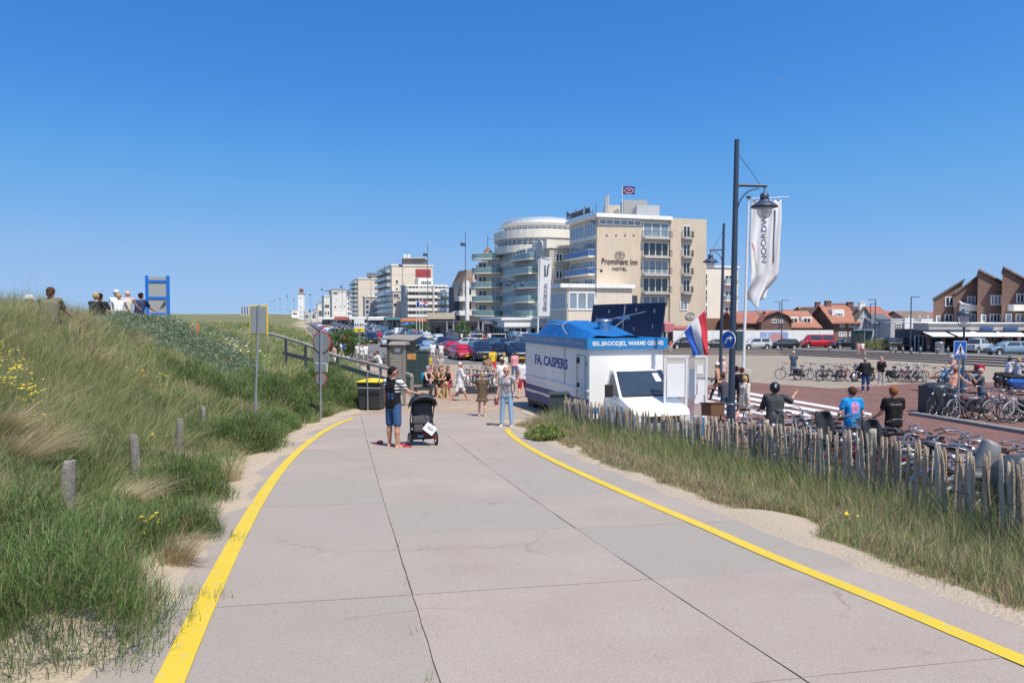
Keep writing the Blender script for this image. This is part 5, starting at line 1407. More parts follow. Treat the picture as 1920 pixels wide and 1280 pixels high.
for i,(px,ty,Y)in enumerate(lampset):
 b=at(px,590,Y);b.z=gz(b.x,b.y);h=(590-ty)/FPX*Y-b.z
 if slp is None:
  slp=root('boulevard_lamp',b,0,'slim dark boulevard lamp post with two lanterns','street lamp','lamp posts along the boulevard')
  MB().tube([(0,0,0),(0,0,1)],[.07,.045],6).build('pole',slate,slp)
  for s_ in(-1,1):
   MB().tube([(0,0,.80),(s_*.9,0,.81)],.03,5).build('arm',slate,slp);
  slp.children[0].scale=(1,1,h)
  for c in slp.children[1:]:c.location.z=h*.80-.8
  for s_ in(-1,1):l=MB().lathe([(.05,.02),(.25,-.2),(.28,-.25),(.1,-.5),(0,-.52)],8,0,Matrix.Translation((s_*.85,0,0))).build('lantern',slate,slp);l.location.z=h*.80
  first=h
 else:
  c=copy_tree(slp,b)
  for ch in c.children:
   n0=ch.name.split('.')[0]
   if n0=='pole':ch.scale=(1,1,h)
   elif n0=='arm':ch.location.z=h*.8-.8
   else:ch.location.z=h*.8
for i,(px,ty,Y,s_)in enumerate(((1466,563,105,1),(1462,566,125,-1),(1641,562,98,-1),(1708,557,88,1),(1632,570,120,1))):
 b=at(px,590,Y);b.z=gz(b.x,b.y);h=(590-ty)/FPX*Y-b.z
 o=root('street_lamp',b,0,['thin lamp post before the gambrel house, taller of the pair','thin lamp post before the gambrel house, lower of the pair','thin dark lamp post before the pale gabled house','thin dark lamp post before the modern building','short thin lamp post behind the pale gabled house'][i],'street lamp')
 MB().tube([(0,0,0),(0,0,h)],[.09,.06],8).build('pole',slate,o);MB().box(0,s_*.95,-.1,.1,h-.03,h+.05).build('lamp_head',slate,o)
def small_flag(px,ytop,ybase,Y,cols,fx,fw,fy,fh,label,wave=1,droop=0):
 b=at(px,590,Y);b.z=gz(b.x,b.y)if ybase is None else(590-ybase)/FPX*Y
 o=root('flag_pole',b,0,label,'flag');h=(590-ytop)/FPX*Y-b.z;k=Y/FPX
 MB().tube([(0,0,0),(0,0,h)],.07*max(1,Y/170),6).build('pole',wrail_m,o)
 if cols:
  mb=MB();nu,nv=12,7
  for j in range(nv):
   for i in range(nu):
    u=i/(nu-1);v=j/(nv-1)
    mb.v.append((fw*k*u*wave,.25*math.sin(u*7),h-fy*k-fh*k*v-droop*k*u+.15*k*3*math.sin(u*6)))
  for j in range(nv-1):
   for i in range(nu-1):mb.f.append((j*nu+i,j*nu+i+1,(j+1)*nu+i+1,(j+1)*nu+i));mb.m.append(min(len(cols)-1,j*len(cols)//(nv-1)));mb.sm.append(True)
  f=mb.build('flag_cloth',cols,o,fix=False);solidify(f,.02)
 return o
small_flag(1166,350,402,136,[mat('flag_navy',(.015,.035,.16),.8)],0,23,1,15,'navy hotel flag flying on the pole on the hotel roof')
hf=at(1179,358,135.6);
em=MB().tube([(0.8*math.cos(t*.5236),0,.45*math.sin(t*.5236))for t in range(13)],.09,4,cap=False).tube([(-.35,0,0),(.35,0,.05)],.09,4);eo=em.build('emblem',mat('flag_emblem',(.6,.3,.3),.8));eo.parent=bpy.data.objects['flag_pole'];eo.location=(hf.x-bpy.data.objects['flag_pole'].location.x,-.5,hf.z-bpy.data.objects['flag_pole'].location.z)
small_flag(781,562,640,160,[fblu],0,6,4,9,'plain blue flag on the leftmost of the three cafe flagpoles')
small_flag(787,562,640,160,None,0,0,0,0,'bare middle pole of the three cafe flagpoles')
small_flag(792,560,640,160,[fred,fwht,fblu],0,10,3,10,'tricolour flag on the rightmost of the three cafe flagpoles',droop=4)
small_flag(594,575,605,330,[fred,fwht,fblu],0,-7,2,9,'tricolour flag left of the cream building far along the boulevard',droop=6)
small_flag(578,578,605,400,[mat('flag_light_blue',(.05,.2,.45),.8)],0,5,3,4,'light blue flag beside the lighthouse foot')
for i,px in enumerate((452,457,462,467)):
 small_flag(px,573,592,300,[mat('beach_flag_violet',(.18,.18,.30),.8)],0,3,1,14,'violet beach flag, '+('leftmost','second from the left','third from the left','rightmost')[i]+' of four behind the yellow rimmed sign')
sp=at(476,590,17.5);sp.z=gz(sp.x,sp.y)
ys=root('road_sign',sp,R(-8),'back of a yellow rimmed grey road sign on a tall pole in the dune grass','road sign')
ztop=(590-572)/FPX*17.5-sp.z
MB().tube([(0,0,-.1),(.02,0,ztop*.33)],.038,10).tube([(.02,0,ztop*.33),(.13,0,ztop)],.027,10).build('pole',galv,ys)
zc=(590-600)/FPX*17.5-sp.z
MB().box(-.13,.33,.03,.05,zc-.35,zc+.35).build('sign_board',yb_,ys,bevel=.008);MB().box(-.10,.30,.02,.031,zc-.32,zc+.32).build('sign_back',signback,ys)
MB().box(.07,.13,.0,.028,zc-.33,zc+.33).build('bracket',galv,ys)
sp=at(599,590,22.5);sp.z=gz(sp.x,sp.y)
r2=root('road_sign',sp,R(-24),'round red rimmed sign above two plates and a smaller round sign, seen from behind','road sign')
Y=22.5;zf=lambda py:(590-py)/FPX*Y-sp.z
MB().tube([(0,0,0),(.05,0,zf(620))],.03,8).build('pole',galv,r2)
disc('round_sign',0.05,.04,zf(642),.345,redrim,r2,.02);disc('sign_back',0.05,.025,zf(642),.30,signback,r2,.02)
disc('small_round_sign',0.0,.04,zf(711),.215,redrim,r2,.02);disc('sign_back',0.0,.025,zf(711),.18,signback,r2,.02)
MB().box(-.26,.30,.03,.05,zf(679),zf(657)).build('square_plate',signback,r2);MB().box(-.22,.24,.03,.05,zf(697),zf(680)).build('white_edged_plate',sw,r2);MB().box(-.20,.22,.02,.032,zf(696),zf(681.5)).build('plate_back',signback,r2)
MB().box(.02,.08,.0,.03,zf(697),zf(622)).build('bracket',galv,r2)
bf=at(295,590,30.0);bf.z=gz(bf.x,bf.y)-.3
f=root('notice_frame',bf,R(4),'bright blue wooden frame holding a grey board on the crest of the dune','notice board')
Y=30;bx_=lambda px:(px-295)/FPX*Y;zf=lambda py:(590-py)/FPX*Y-bf.z
bl_=mat('bright_blue_paint',(.012,.16,.60),.5,var=.08);gb=mat('grey_board',(.36,.36,.35),.7,var=.04)
MB().box(bx_(274.5),bx_(279),-.05,.05,0,zf(517)).build('upright',bl_,f);MB().box(bx_(313),bx_(317.5),-.05,.05,0,zf(517)).build('upright',bl_,f)
for py in(527,558,588):MB().box(bx_(279),bx_(313),-.04,.04,zf(py)-.06,zf(py)+.04).build('cross_rail',bl_,f)
MB().box(bx_(281),bx_(312),-.015,.015,zf(525),zf(519)).box(bx_(281),bx_(312),-.015,.015,zf(556),zf(529)).box(bx_(281),bx_(312),-.015,.015,zf(586),zf(560)).build('board',gb,f)
MB().tube([(bx_(290),.1,zf(592)),(bx_(312),-.1,zf(563))],.035,5).build('brace',wood,f)
ob=MB().tube([(0,0,0),(0,0,.5)],.05,8).lathe([(.05,.5),(.0,.54)],8).build('marker_post',mat('orange_marker',(.6,.14,.04),.6));q=at(370,605,28);q.z=gz(q.x,q.y)+.15;ob.location=q;tag(ob,'short orange marker post right of the blue frame','marker post')
ib=at(674,590,42);ib.z=gz(ib.x,ib.y);inf=root('information_sign',ib,0,'white board with pictograms and yellow foot on a thin pole behind the railing','information sign')
Y=42;zf=lambda py:(590-py)/FPX*Y-ib.z;k=Y/FPX
MB().tube([(0,0,0),(0,0,zf(600))],.035,8).build('pole',galv,inf);MB().box(-9.5*k,9.5*k,-.06,-.03,zf(622),zf(597)).build('sign_board',sw,inf)
MB().box(-9.3*k,9.3*k,-.07,-.058,zf(622),zf(615)).build('yellow_foot',bin_y,inf)
pc=MB()
for i in range(4):x=(-7+i*4.6)*k;pc.tube([(x,-.07,zf(611)),(x,-.07,zf(608))],.03,4);pc.tube([(x,-.07,zf(607)),(x,-.07,zf(606.6))],.04,5)
pc.tube([(-3*k,-.075,zf(618.5)),(3*k,-.075,zf(618))],.02,4)
pc.build('pictograms',bk,inf)
bb_=gpt(698,26.3);wb=root('wheelie_bin',bb_,R(-8),'dark wheelie bin with yellow lid beside the sand at the end of the path','wheelie bin')
MB().box(-.36,.36,-.33,.33,.06,.98,taper=-.06).build('bin_body',bin_m,wb,bevel=.02)
ld=MB().grid(9,9,lambda u,v:(-.45+.9*u,-.44+.88*v,1.0+.09*math.sin(u*math.pi)*math.sin(v*math.pi)**.5));lo_=ld.build('lid',bin_y,wb);solidify(lo_,.035)
for s_ in(-1,1):wheel(wb,s_*.3,.35,.1,.1,.05)
br=root('bin_bracket',bb_+Vector((-.02,-.46,0)),R(-8),'galvanised tube hoop standing in front of the yellow lidded bin','bracket')
MB().tube(catmull([(-.05,0,0),(-.05,0,1.30),(.0,0,1.36),(.32,0,1.36),(.37,0,1.30),(.37,0,1.0)],5),.022,8).build('hoop',galv,br);MB().tube([(-.40,0,.80),(.42,0,.80)],.02,8).build('cross_tube',galv,br)
kp_=gpt(748,27.8);kk=root('timber_pillar',kp_,R(-10),'slatted weathered timber pillar with little roof and a number plate','timber pillar')
Y=27.8;zf=lambda py:(590-py)/FPX*Y-kp_.z
for x in(-.24,.24):MB().box(x-.045,x+.045,-.16,-.07,0,zf(646)).build('leg',timber,kk)
MB().box(-.20,.20,-.10,.25,.42,zf(648)).build('case',timber,kk)
sl=MB();z=.46
while z<zf(662):sl.box(-.20,.20,-.135,-.10,z,z+.075,M=None);z+=.10
sl.box(-.2,.2,-.12,-.1,.42,zf(648));sl.build('slats',timber2,kk)
MB().box(-.10,.10,-.145,-.12,zf(659),zf(653)).build('number_plate',letter_w,kk)
MB().add([(-.34,-.28,zf(646)),(.34,-.28,zf(646)),(.34,.35,zf(646)),(-.34,.35,zf(646)),(-.30,-.05,zf(640)),(.30,-.05,zf(640)),(.30,.30,zf(640)),(-.30,.30,zf(640))],[(3,2,1,0),(4,5,6,7),(0,1,5,4),(1,2,6,5),(2,3,7,6),(3,0,4,7)]).build('roof',timber,kk)
sh=gpt(744,39);shd=root('timber_shed',sh,R(-12),'low dark timber shelter with sloping plank roof behind the slatted pillar','shelter');Y=39;zf=lambda py:(590-py)/FPX*Y-sh.z
MB().box(-.55,.65,0,1.2,0,zf(636)).build('wall',mat('dark_timber',(.09,.08,.07),.9,var=.3),shd)
MB().add([(-.8,-.2,zf(634)),(.95,-.2,zf(637)),(1.0,1.4,zf(629)),(-.7,1.4,zf(628)),(-.8,-.2,zf(635.5)),(.95,-.2,zf(638.5)),(1.0,1.4,zf(631)),(-.7,1.4,zf(630))],[(0,1,2,3),(7,6,5,4),(0,4,5,1),(1,5,6,2),(2,6,7,3),(3,7,4,0)]).build('roof',timber,shd)
cbx=gpt(791,36);c_=MB().box(-.30,.32,-.3,.3,0,(590-659)/FPX*36-cbx.z).box(-.33,.35,-.33,.33,(590-659)/FPX*36-cbx.z,(590-657.5)/FPX*36-cbx.z).build('utility_cabinet',dgreen);c_.location=cbx;tag(c_,'dark green utility cabinet behind the seated people','cabinet')
pbx=gpt(772,34);pp=root('poster_stand',pbx,R(-6),'small stand with an orange picture poster left of the green cabinet','poster stand');Y=34;zf=lambda py:(590-py)/FPX*Y-pbx.z
MB().box(-.24,.24,0,.1,0,zf(660)).build('stand',dgreen,pp);MB().box(-.20,.20,-.015,0,zf(674),zf(663)).build('poster',mat('orange_poster',(.55,.25,.08),.6,var=.6,scale=9),pp)
gcb=stand(1048,736,1.02);gcb=gpt(1048,22.3);go=root('grey_cabinet',gcb,R(2),'dark grey steel cabinet with flat lid standing in front of the van side','cabinet')
MB().box(-.27,.27,-.3,.3,0,(590-739)/FPX*22.3-gcb.z).build('body',mat('dark_grey_steel',(.04,.055,.06),.5,var=.1),go,bevel=.01);MB().box(-.31,.31,-.34,.34,(590-739)/FPX*22.3-gcb.z,(590-736)/FPX*22.3-gcb.z).build('lid',mat('dark_grey_steel',(.04,.055,.06),.5),go,bevel=.008)
for i,(px,py,Y,h)in enumerate(((112,866,8.0,1.05),(255,815,10.7,1.0),(328,786,13.4,.95),(383,762,16.0,.95))):
 b=at(px,590,Y);b.z=(590-py)/FPX*Y-h
 w=.075 if i==0 else .065
 mb=MB();n=9
 for k in range(2):
  pts=[]
 vs=[]
 for j,z in enumerate((-.3,0,h*.5,h*.93,h)):
  rr=w*(1-.03*j)
  for k in range(n):
   a=2*math.pi*k/n;q=rr*(1+.08*math.sin(k*2.4+i))*(.86 if j==4 else 1)
   vs.append((q*math.cos(a)+.012*j*(-1)**i,q*math.sin(a),z+(.012*math.sin(k*1.7+i)if j==4 else 0)))
 for j in range(4):
  for k in range(n):mb.f.append((j*n+k,j*n+(k+1)%n,(j+1)*n+(k+1)%n,(j+1)*n+k));mb.m.append(0);mb.sm.append(False)
 mb.f.append(tuple(range(4*n,5*n)));mb.m.append(0);mb.sm.append(False);mb.v=vs
 o=mb.build('weathered_post',timber);o.location=b;o.rotation_euler=(0,R(1.5*(-1)**i),0)
 tag(o,('nearest and thickest weathered grey post in the grass','second weathered post, standing where the sand begins','third weathered post, half hidden in grass','farthest and smallest weathered post in the grass')[i],'post')
rl=root('wooden_railing',(0,0,0),0,'long grey timber railing of two rails leading up over the dune','railing')
RT=[at(*p)for p in((505,626,38),(535,634,36.4),(572,645,34.5),(632,668,32),(690,681,30),(742,695,28.6),(772,704,27.8))]
RB=[at(*p)for p in((530,661,37),(572,672,34.5),(632,684,32),(690,702,30),(742,716,28.6))]
mb=MB()
for a,b in zip(RT,RT[1:]):
 d=(b-a).normalized();s=d.cross(Vector((0,0,1))).normalized()*.07;up=Vector((0,0,.05))
 mb=MB().add([a-s-up,b-s-up,b+s-up,a+s-up,a-s+up,b-s+up,b+s+up,a+s+up],[(0,3,2,1),(4,5,6,7),(0,1,5,4),(1,2,6,5),(2,3,7,6),(3,0,4,7)]);mb.build('top_rail',timber2,rl)
for a,b in zip(RB,RB[1:]):
 s=(b-a).cross(Vector((0,0,1))).normalized()*.03;up=Vector((0,0,.085))
 MB().add([a-s-up,b-s-up,b+s-up,a+s-up,a-s+up,b-s+up,b+s+up,a+s+up],[(0,3,2,1),(4,5,6,7),(0,1,5,4),(1,2,6,5),(2,3,7,6),(3,0,4,7)]).build('lower_rail',timber,rl)
for p in RT[1:]:
 z=gz(p.x,p.y)-.2;MB().box(p.x-.06,p.x+.06,p.y+.03,p.y+.14,z,p.z-.03).build('post',timber,rl)
bol=None
for i,(px,py,Y)in enumerate(((1671,660,88),(1681,661,87),(1694,663,86),(1710,665,84),(1727,664,84),(1759,667,82),(1779,668,81),(1556,652,98),(1742,664,90))):
 b=at(px,590,Y);b.z=gz(b.x,b.y)
 if bol is None:
  bol=root('bollard',b,0,'dark street bollard at the head of the plaza steps','bollard','bollards above the plaza steps');MB().lathe([(.11,0),(.11,.75),(.09,.8),(.07,.84),(.1,.9),(.0,1.0)],10).build('shaft',cmat((.10,.095,.09),'wall'),bol);MB().lathe([(.115,.6),(.115,.7)],10).build('collar',sw,bol)
 else:copy_tree(bol,b)
bn=gpt(1742,86);o=MB().lathe([(.45,0),(.48,1.15),(.52,1.2),(.3,1.3),(0,1.3)],14).build('round_bin',steel);o.location=bn+Vector((1.2,0,0));tag(o,'round steel litter bin in front of the shops','litter bin')
pb2=gpt(1611,100);o=root('kiosk_box',pb2,0,'dark kiosk box beside the glass bus shelter on the far street','kiosk');MB().box(-.55,.55,0,1.2,0,2.5).build('cabin',dgreen,o);MB().box(-.62,.62,-.1,1.3,2.5,2.6).build('roof',slate,o)
pb3=gpt(1632,100);o=root('bus_shelter',pb3,0,'glass bus shelter with thin metal frame on the far street','bus shelter')
for x in(-.8,.8):MB().box(x-.06,x+.06,0,.12,0,2.7).build('post',galv,o)
MB().box(-.9,.9,-.1,1.3,2.6,2.75).build('roof',galv,o);MB().box(-.8,.8,1.1,1.14,.3,2.5).build('glass_wall',glass2,o)
for i,(px0,px1)in enumerate(((882,905),(914,948))):
 Y=112;a=gpt(px0,Y);k=Y/FPX;o=root('terrace_fence',a,0,['left','right'][i]+' white tubular terrace fence in front of the glass fronted cafe','fence');w=(px1-px0)*k;z1=(590-626)/FPX*Y-a.z
 fm=MB().tube([(0,0,0),(0,0,z1),(w,0,z1),(w,0,0)],.07,5)
 fm.tube([(0,0,z1*.5),(w,0,z1*.5)],.06,5).tube([(0,0,z1*.2),(w,0,z1*.2)],.06,5);fm.build('frame',wrail_m,o)
ps=None
for i,px in enumerate((897,905,862,871,850,838)):
 b=gpt(px,132 if i<2 else 146);
 if ps is None:
  ps=root('closed_parasol',b,0,'folded grey parasol on the cafe terrace','parasol','closed parasols on the terrace');MB().tube([(0,0,0),(0,0,3.2)],.05,5).build('pole',galv,ps);MB().lathe([(.22,1.0),(.28,1.3),(.12,2.9),(.02,3.3)],7).build('cloth',cmat((.25,.25,.24)),ps)
 else:copy_tree(ps,b)
bp2=None
for i,(px,Y)in enumerate(((763,188),(775,188),(772,196))):
 b=gpt(px,Y)
 if bp2 is None:
  bp2=root('open_parasol',b,0,'open blue parasol under the orange fascia cafe','parasol','blue parasols');MB().tube([(0,0,0),(0,0,2.4)],.05,5).build('pole',galv,bp2);MB().lathe([(1.5,2.1),(0,2.7)],8).build('canopy',mat('parasol_blue',(.04,.18,.5),.8),bp2)
 else:copy_tree(bp2,b)
plate_y=mat('yellow_number_plate',(.72,.50,.02),.5,var=.02);tail_m=mat('tail_light_red',(.35,.01,.01),.2);chrome=mat('chrome_trim',(.6,.61,.62),.2,.9)
CARCOL=dict(black=(.012,.013,.016),navy=(.014,.02,.04),blue=(.025,.055,.13),silver=(.42,.44,.46),grey=(.13,.14,.15),white=(.68,.68,.67),red=(.42,.012,.02),lightblue=(.18,.27,.36),teal=(.02,.08,.09),green=(.02,.05,.035))
def car_mesh(L=4.3,W=1.78,hb=.92,hr=1.48,hood=.98,tail=.25,axf=.78,axr=.80,gnd=.22,nose_z=.68,rear_z=.90,ws0=None,roof0=None,roof1=None,r=.33,bed=None):
 ""
 yf,yr=L/2,-L/2
 ws0=yf-hood if ws0 is None else ws0
 roof0=ws0-.75 if roof0 is None else roof0
 roof1=yr+tail+.25 if roof1 is None else roof1
 bl1=yr+tail
 ya,yb=yf-axf,yr+axr
 S=46
 rows=[]
 for i in range(S+1):
  y=yf+(yr-yf)*i/S
  t=i/S
  if y>ws0:k=(yf-y)/(yf-ws0);zt=nose_z+(hb-nose_z)*ss(min(1,k*1.15+.12))
  elif y<bl1 and tail>.1:k=(y-yr)/max(tail,.01);zt=rear_z+(hb+.03-rear_z)*min(1,k+.3)
  else:zt=hb+.03*math.sin(math.pi*(ws0-y)/(ws0-bl1))
  w=W/2*(1-.16*max(0,(1-(yf-y)/.7))**2-.10*max(0,(1-(y-yr)/.5))**2)
  zb=gnd+.10*max(0,1-(yf-y)/.35)+.12*max(0,1-(y-yr)/.35)
  for c in(ya,yb):
   q=(r+.055)**2-(y-c)**2
   if q>0:zb=max(zb,r+math.sqrt(q)-.01)
  nose=float(max(0,1-(yf-y)/.12)**2*.10+max(0,1-(y-yr)/.08)**2*.05)
  zm=min(zb+(zt-zb)*.5,zt-.12)if zb<zt-.2 else zb+(zt-zb)*.5
  rows.append([(0,y,zb),(w*.90,y,zb),(w*.985,y,zb+.06),(w,y,zm),(w*.985,y,zt-.07),(w*.93,y,zt-.005),(w*.55,y,zt+.02-nose),(0,y,zt+.03-nose)])
 mb=MB();n=8
 for sgn in(1,-1):
  base=len(mb.v)
  for row in rows:mb.v+=[(x*sgn,y,z)for x,y,z in row]
  for i in range(S):
   for j in range(n-1):
    a=base+i*n+j;f=(a,a+1,a+n+1,a+n)
    mb.f.append(f if sgn>0 else f[::-1]);mb.m.append(0);mb.sm.append(True)
  for e in(0,S):
   a=base+e*n;mb.f.append(tuple(a+j for j in range(n)));mb.m.append(0);mb.sm.append(False)
 wb_=W/2*.93;wt_=W/2*.70
 G=12;prof=[]
 gy0,gy1=ws0,(bed if bed is not None else bl1)
 for sgn in(1,-1):
  bot=[(sgn*wb_*.98,ws0,hb),(sgn*wb_,(ws0+roof0)/2,hb+.02),(sgn*wb_,roof0,hb+.02),(sgn*wb_,roof1,hb+.02),(sgn*wb_*.97,gy1,hb)]
  top=[(sgn*wt_*1.18,ws0-.05,hb+.04),(sgn*wt_*1.08,(ws0+roof0)/2-.02,hb+(hr-hb)*.62),(sgn*wt_,roof0,hr-.03),(sgn*wt_,roof1,hr-.04),(sgn*wt_*1.12,gy1+.03,hb+.10)]
  b0=len(mb.v);mb.v+=bot+top
  for j in range(4):
   f=(b0+j,b0+j+1,b0+6+j,b0+5+j);mb.f.append(f if sgn<0 else f[::-1]);mb.m.append(0);mb.sm.append(False)
 t0=len(mb.v)-5;t1=len(mb.v)-15+5-5+0
 tl=[len(mb.v)-15+k for k in range(5)]
 tr=[len(mb.v)-5+k for k in range(5)]
 mid=[]
 for k in range(5):
  a,b=mb.v[tl[k]],mb.v[tr[k]];mid.append(len(mb.v));mb.v.append((0,a[1]+(.06 if k==0 else .03 if k==1 else 0),a[2]+.045))
 for k in range(4):
  mb.f.append((tl[k],tl[k+1],mid[k+1],mid[k]));mb.f.append((mid[k],mid[k+1],tr[k+1],tr[k]));mb.m+=[0,0];mb.sm+=[True,True]
 body=mb.mesh('body');bm=bmesh.new();bm.from_mesh(body);bmesh.ops.remove_doubles(bm,verts=bm.verts,dist=.004);bmesh.ops.recalc_face_normals(bm,faces=bm.faces);bm.to_mesh(body);bm.free()
 out={'body':body}
 def lerp3(a,b,t):return Vector(a)*(1-t)+Vector(b)*t
 def patch(quadpts,off=.012,inset=.06):
  a,b,c,d=[Vector(q)for q in quadpts];ctr=(a+b+c+d)/4
  nrm=(b-a).cross(d-a).normalized()
  if nrm.dot(ctr-Vector((0,0,.6)))<0:nrm=-nrm
  q=[p+(ctr-p)*inset for p in(a,b,c,d)]
  return[p+nrm*off for p in q]+[p-nrm*.004 for p in q]
 def glass(quads,name):
  m=MB()
  for q,ins in quads:
   m.add(patch(q,inset=ins),[(0,1,2,3),(7,6,5,4),(0,4,5,1),(1,5,6,2),(2,6,7,3),(3,7,4,0)])
  me=m.mesh(name);b2=bmesh.new();b2.from_mesh(me);bmesh.ops.recalc_face_normals(b2,faces=b2.faces);b2.to_mesh(me);b2.free();return me
 zt1=hb+(hr-hb)
 A=(wb_*.93,ws0-.03,hb+.06);B=(wt_*.97,roof0+.04,hr-.05)
 out['windscreen']=glass([([(-A[0],A[1],A[2]),A,B,(-B[0],B[1],B[2])],.04)],'windscreen')
 Cc=(wb_*.92,gy1+.0,hb+.10);D_=(wt_*.98,roof1-.03,hr-.06)
 out['rear_window']=glass([([Cc,(-Cc[0],Cc[1],Cc[2]),(-D_[0],D_[1],D_[2]),D_],.08)],'rear_window')
 for sgn,nm in((1,'side_window'),(-1,'side_window_b')):
  qs=[]
  ym=(roof0+roof1)/2+.1
  z0,z1=hb+.06,hr-.09
  def sp(y,z):
   t=(z-hb)/(hr-hb);return(sgn*(wb_+(wt_-wb_)*t+.0),y,z)
  qs.append(([sp(ws0-.35,z0),sp(ym+.05,z0),sp(ym+.05,z1),sp(roof0+.02,z1)],.05))
  if roof1<ym-.5:qs.append(([sp(ym-.05,z0),sp(max(gy1+.35,roof1-.2),z0),sp(roof1+.05,z1),sp(ym-.05,z1)],.06))
  out[nm]=glass(qs,'side_window')
 return out,dict(ya=ya,yb=yb,W=W,L=L,r=r,yf=yf,yr=yr,nz=nose_z,rz=rear_z,hb=hb,hr=hr)
KINDS={'hatchback':dict(L=4.0,W=1.72,hb=.92,hr=1.46,hood=.92,tail=.06,roof1=-1.6),'estate':dict(L=4.7,W=1.82,hb=.94,hr=1.46,hood=1.15,tail=.08,roof1=-2.0),'saloon':dict(L=4.6,W=1.8,hb=.94,hr=1.42,hood=1.15,tail=.75,rear_z=.98,roof1=-.95),'suv':dict(L=4.5,W=1.86,hb=1.08,hr=1.70,hood=1.05,tail=.06,nose_z=.88,roof1=-1.95,r=.37,gnd=.28),'people_carrier':dict(L=4.3,W=1.80,hb=.98,hr=1.62,hood=.80,tail=.06,nose_z=.74,ws0=1.5,roof0=.55,roof1=-1.85),'minibus':dict(L=4.9,W=1.92,hb=1.10,hr=1.96,hood=.72,tail=.05,nose_z=.86,ws0=1.85,roof0=1.15,roof1=-2.32,r=.35),'pickup':dict(L=5.1,W=1.85,hb=1.10,hr=1.76,hood=1.25,tail=1.5,nose_z=.95,rear_z=1.08,roof1=-.65,r=.40,gnd=.32),}
CARS={}
def make_car(kind,color,loc,rz,label,name=None,group=None):
 col=cmat(CARCOL[color],'paint')
 nm=name or('minibus' if kind=='minibus' else 'pickup_truck' if kind=='pickup' else 'car')
 if kind not in CARS:
  P,I=car_mesh(**KINDS[kind])
  o=root(nm,loc,rz,label,'car' if nm=='car' else nm.replace('_',' '),group)
  link('body',P['body'],o,col)
  for k in('windscreen','rear_window','side_window','side_window_b'):link(k.replace('_b',''),P[k],o,glv)
  r=I['r']
  for y in(I['ya'],I['yb']):
   for s_ in(-1,1):wheel(o,s_*(I['W']/2-.12),y,r,r,.22)
  w=I['W']/2
  for s_ in(-1,1):
   MB().box(s_*w*.52,s_*w*.86,I['yf']-.16,I['yf']-.0,I['nz']-.14,I['nz']-.0).build('headlight',lamp_gl,o,bevel=.03)
   MB().box(s_*w*.66,s_*w*.91,I['yr']-.01,I['yr']+.12,I['rz']-.20,I['rz']-.04).build('tail_light',tail_m,o,bevel=.02)
   MB().box(s_*(w-.02),s_*(w+.16),I['yf']-(1.35 if kind!='minibus' else .95),I['yf']-(1.23 if kind!='minibus' else .83),I['hb']+.02,I['hb']+.16).build('mirror',col,o,bevel=.02)
  MB().box(-.26,.26,I['yf']-.02,I['yf']+.015,.42,.53).build('number_plate',plate_y,o);MB().box(-.26,.26,I['yr']-.02,I['yr']+.02,.50,.61).build('number_plate',plate_y,o)
  MB().box(-.5,.5,I['yf']-.04,I['yf']+.008,I['nz']-.15,I['nz']-.04).build('grille',blk,o);MB().box(-w*.8,w*.8,I['yf']-.06,I['yf']+.004,.30,.38).build('lower_grille',blk,o)
  MB().box(-w*.85,w*.85,I['yr']+.3,I['yf']-.3,.20,.32).build('underbody',blk,o)
  CARS[kind]=o;return o
 return copy_tree(CARS[kind],loc,rz,label,'car' if nm=='car' else nm.replace('_',' '),group,recolor={'body':[col],'mirror':[col]})
def carpx(kind,color,px,py,Y,yaw,label,group=None,zoff=0):
 p=gpt(px,Y);return make_car(kind,color,p,R(yaw),label,group=group)
for a in(('people_carrier','silver',1417,652,109,93,'silver people carrier parked before the painted panel of the hoarding'),('hatchback','black',1470,652,109,92,'black rounded hatchback between the silver people carrier and the red minibus'),('minibus','red',1532,652,111,91,'bright red minibus parked before the white hoarding'),('estate','black',1590,653,107,92,'black convertible looking low car right of the red minibus'),('suv','black',1286,650,110,90,'black car behind the tricolour flag'),('saloon','black',1345,651,110,90,'black saloon between the two lamp posts'),('suv','navy',1606,645,122,92,'dark car partly hidden behind the black low car'),('suv','navy',1692,655,96,-93,'dark blue car behind the bollards'),('saloon','blue',1690,645,118,90,'blue car parked before the modern building'),('estate','black',1738,648,112,92,'dark estate in front of the shops behind the round steel bin'),('hatchback','grey',1655,648,116,90,'grey car by the bus shelter'),('pickup','silver',1832,672,88,-55,'silver grey pickup parked left of the pale estate'),('estate','lightblue',1893,680,80,88,'pale silver blue estate car at the right edge'),('suv','black',1785,655,92,90,'black car under the navy shop sign')):
 carpx(*a)
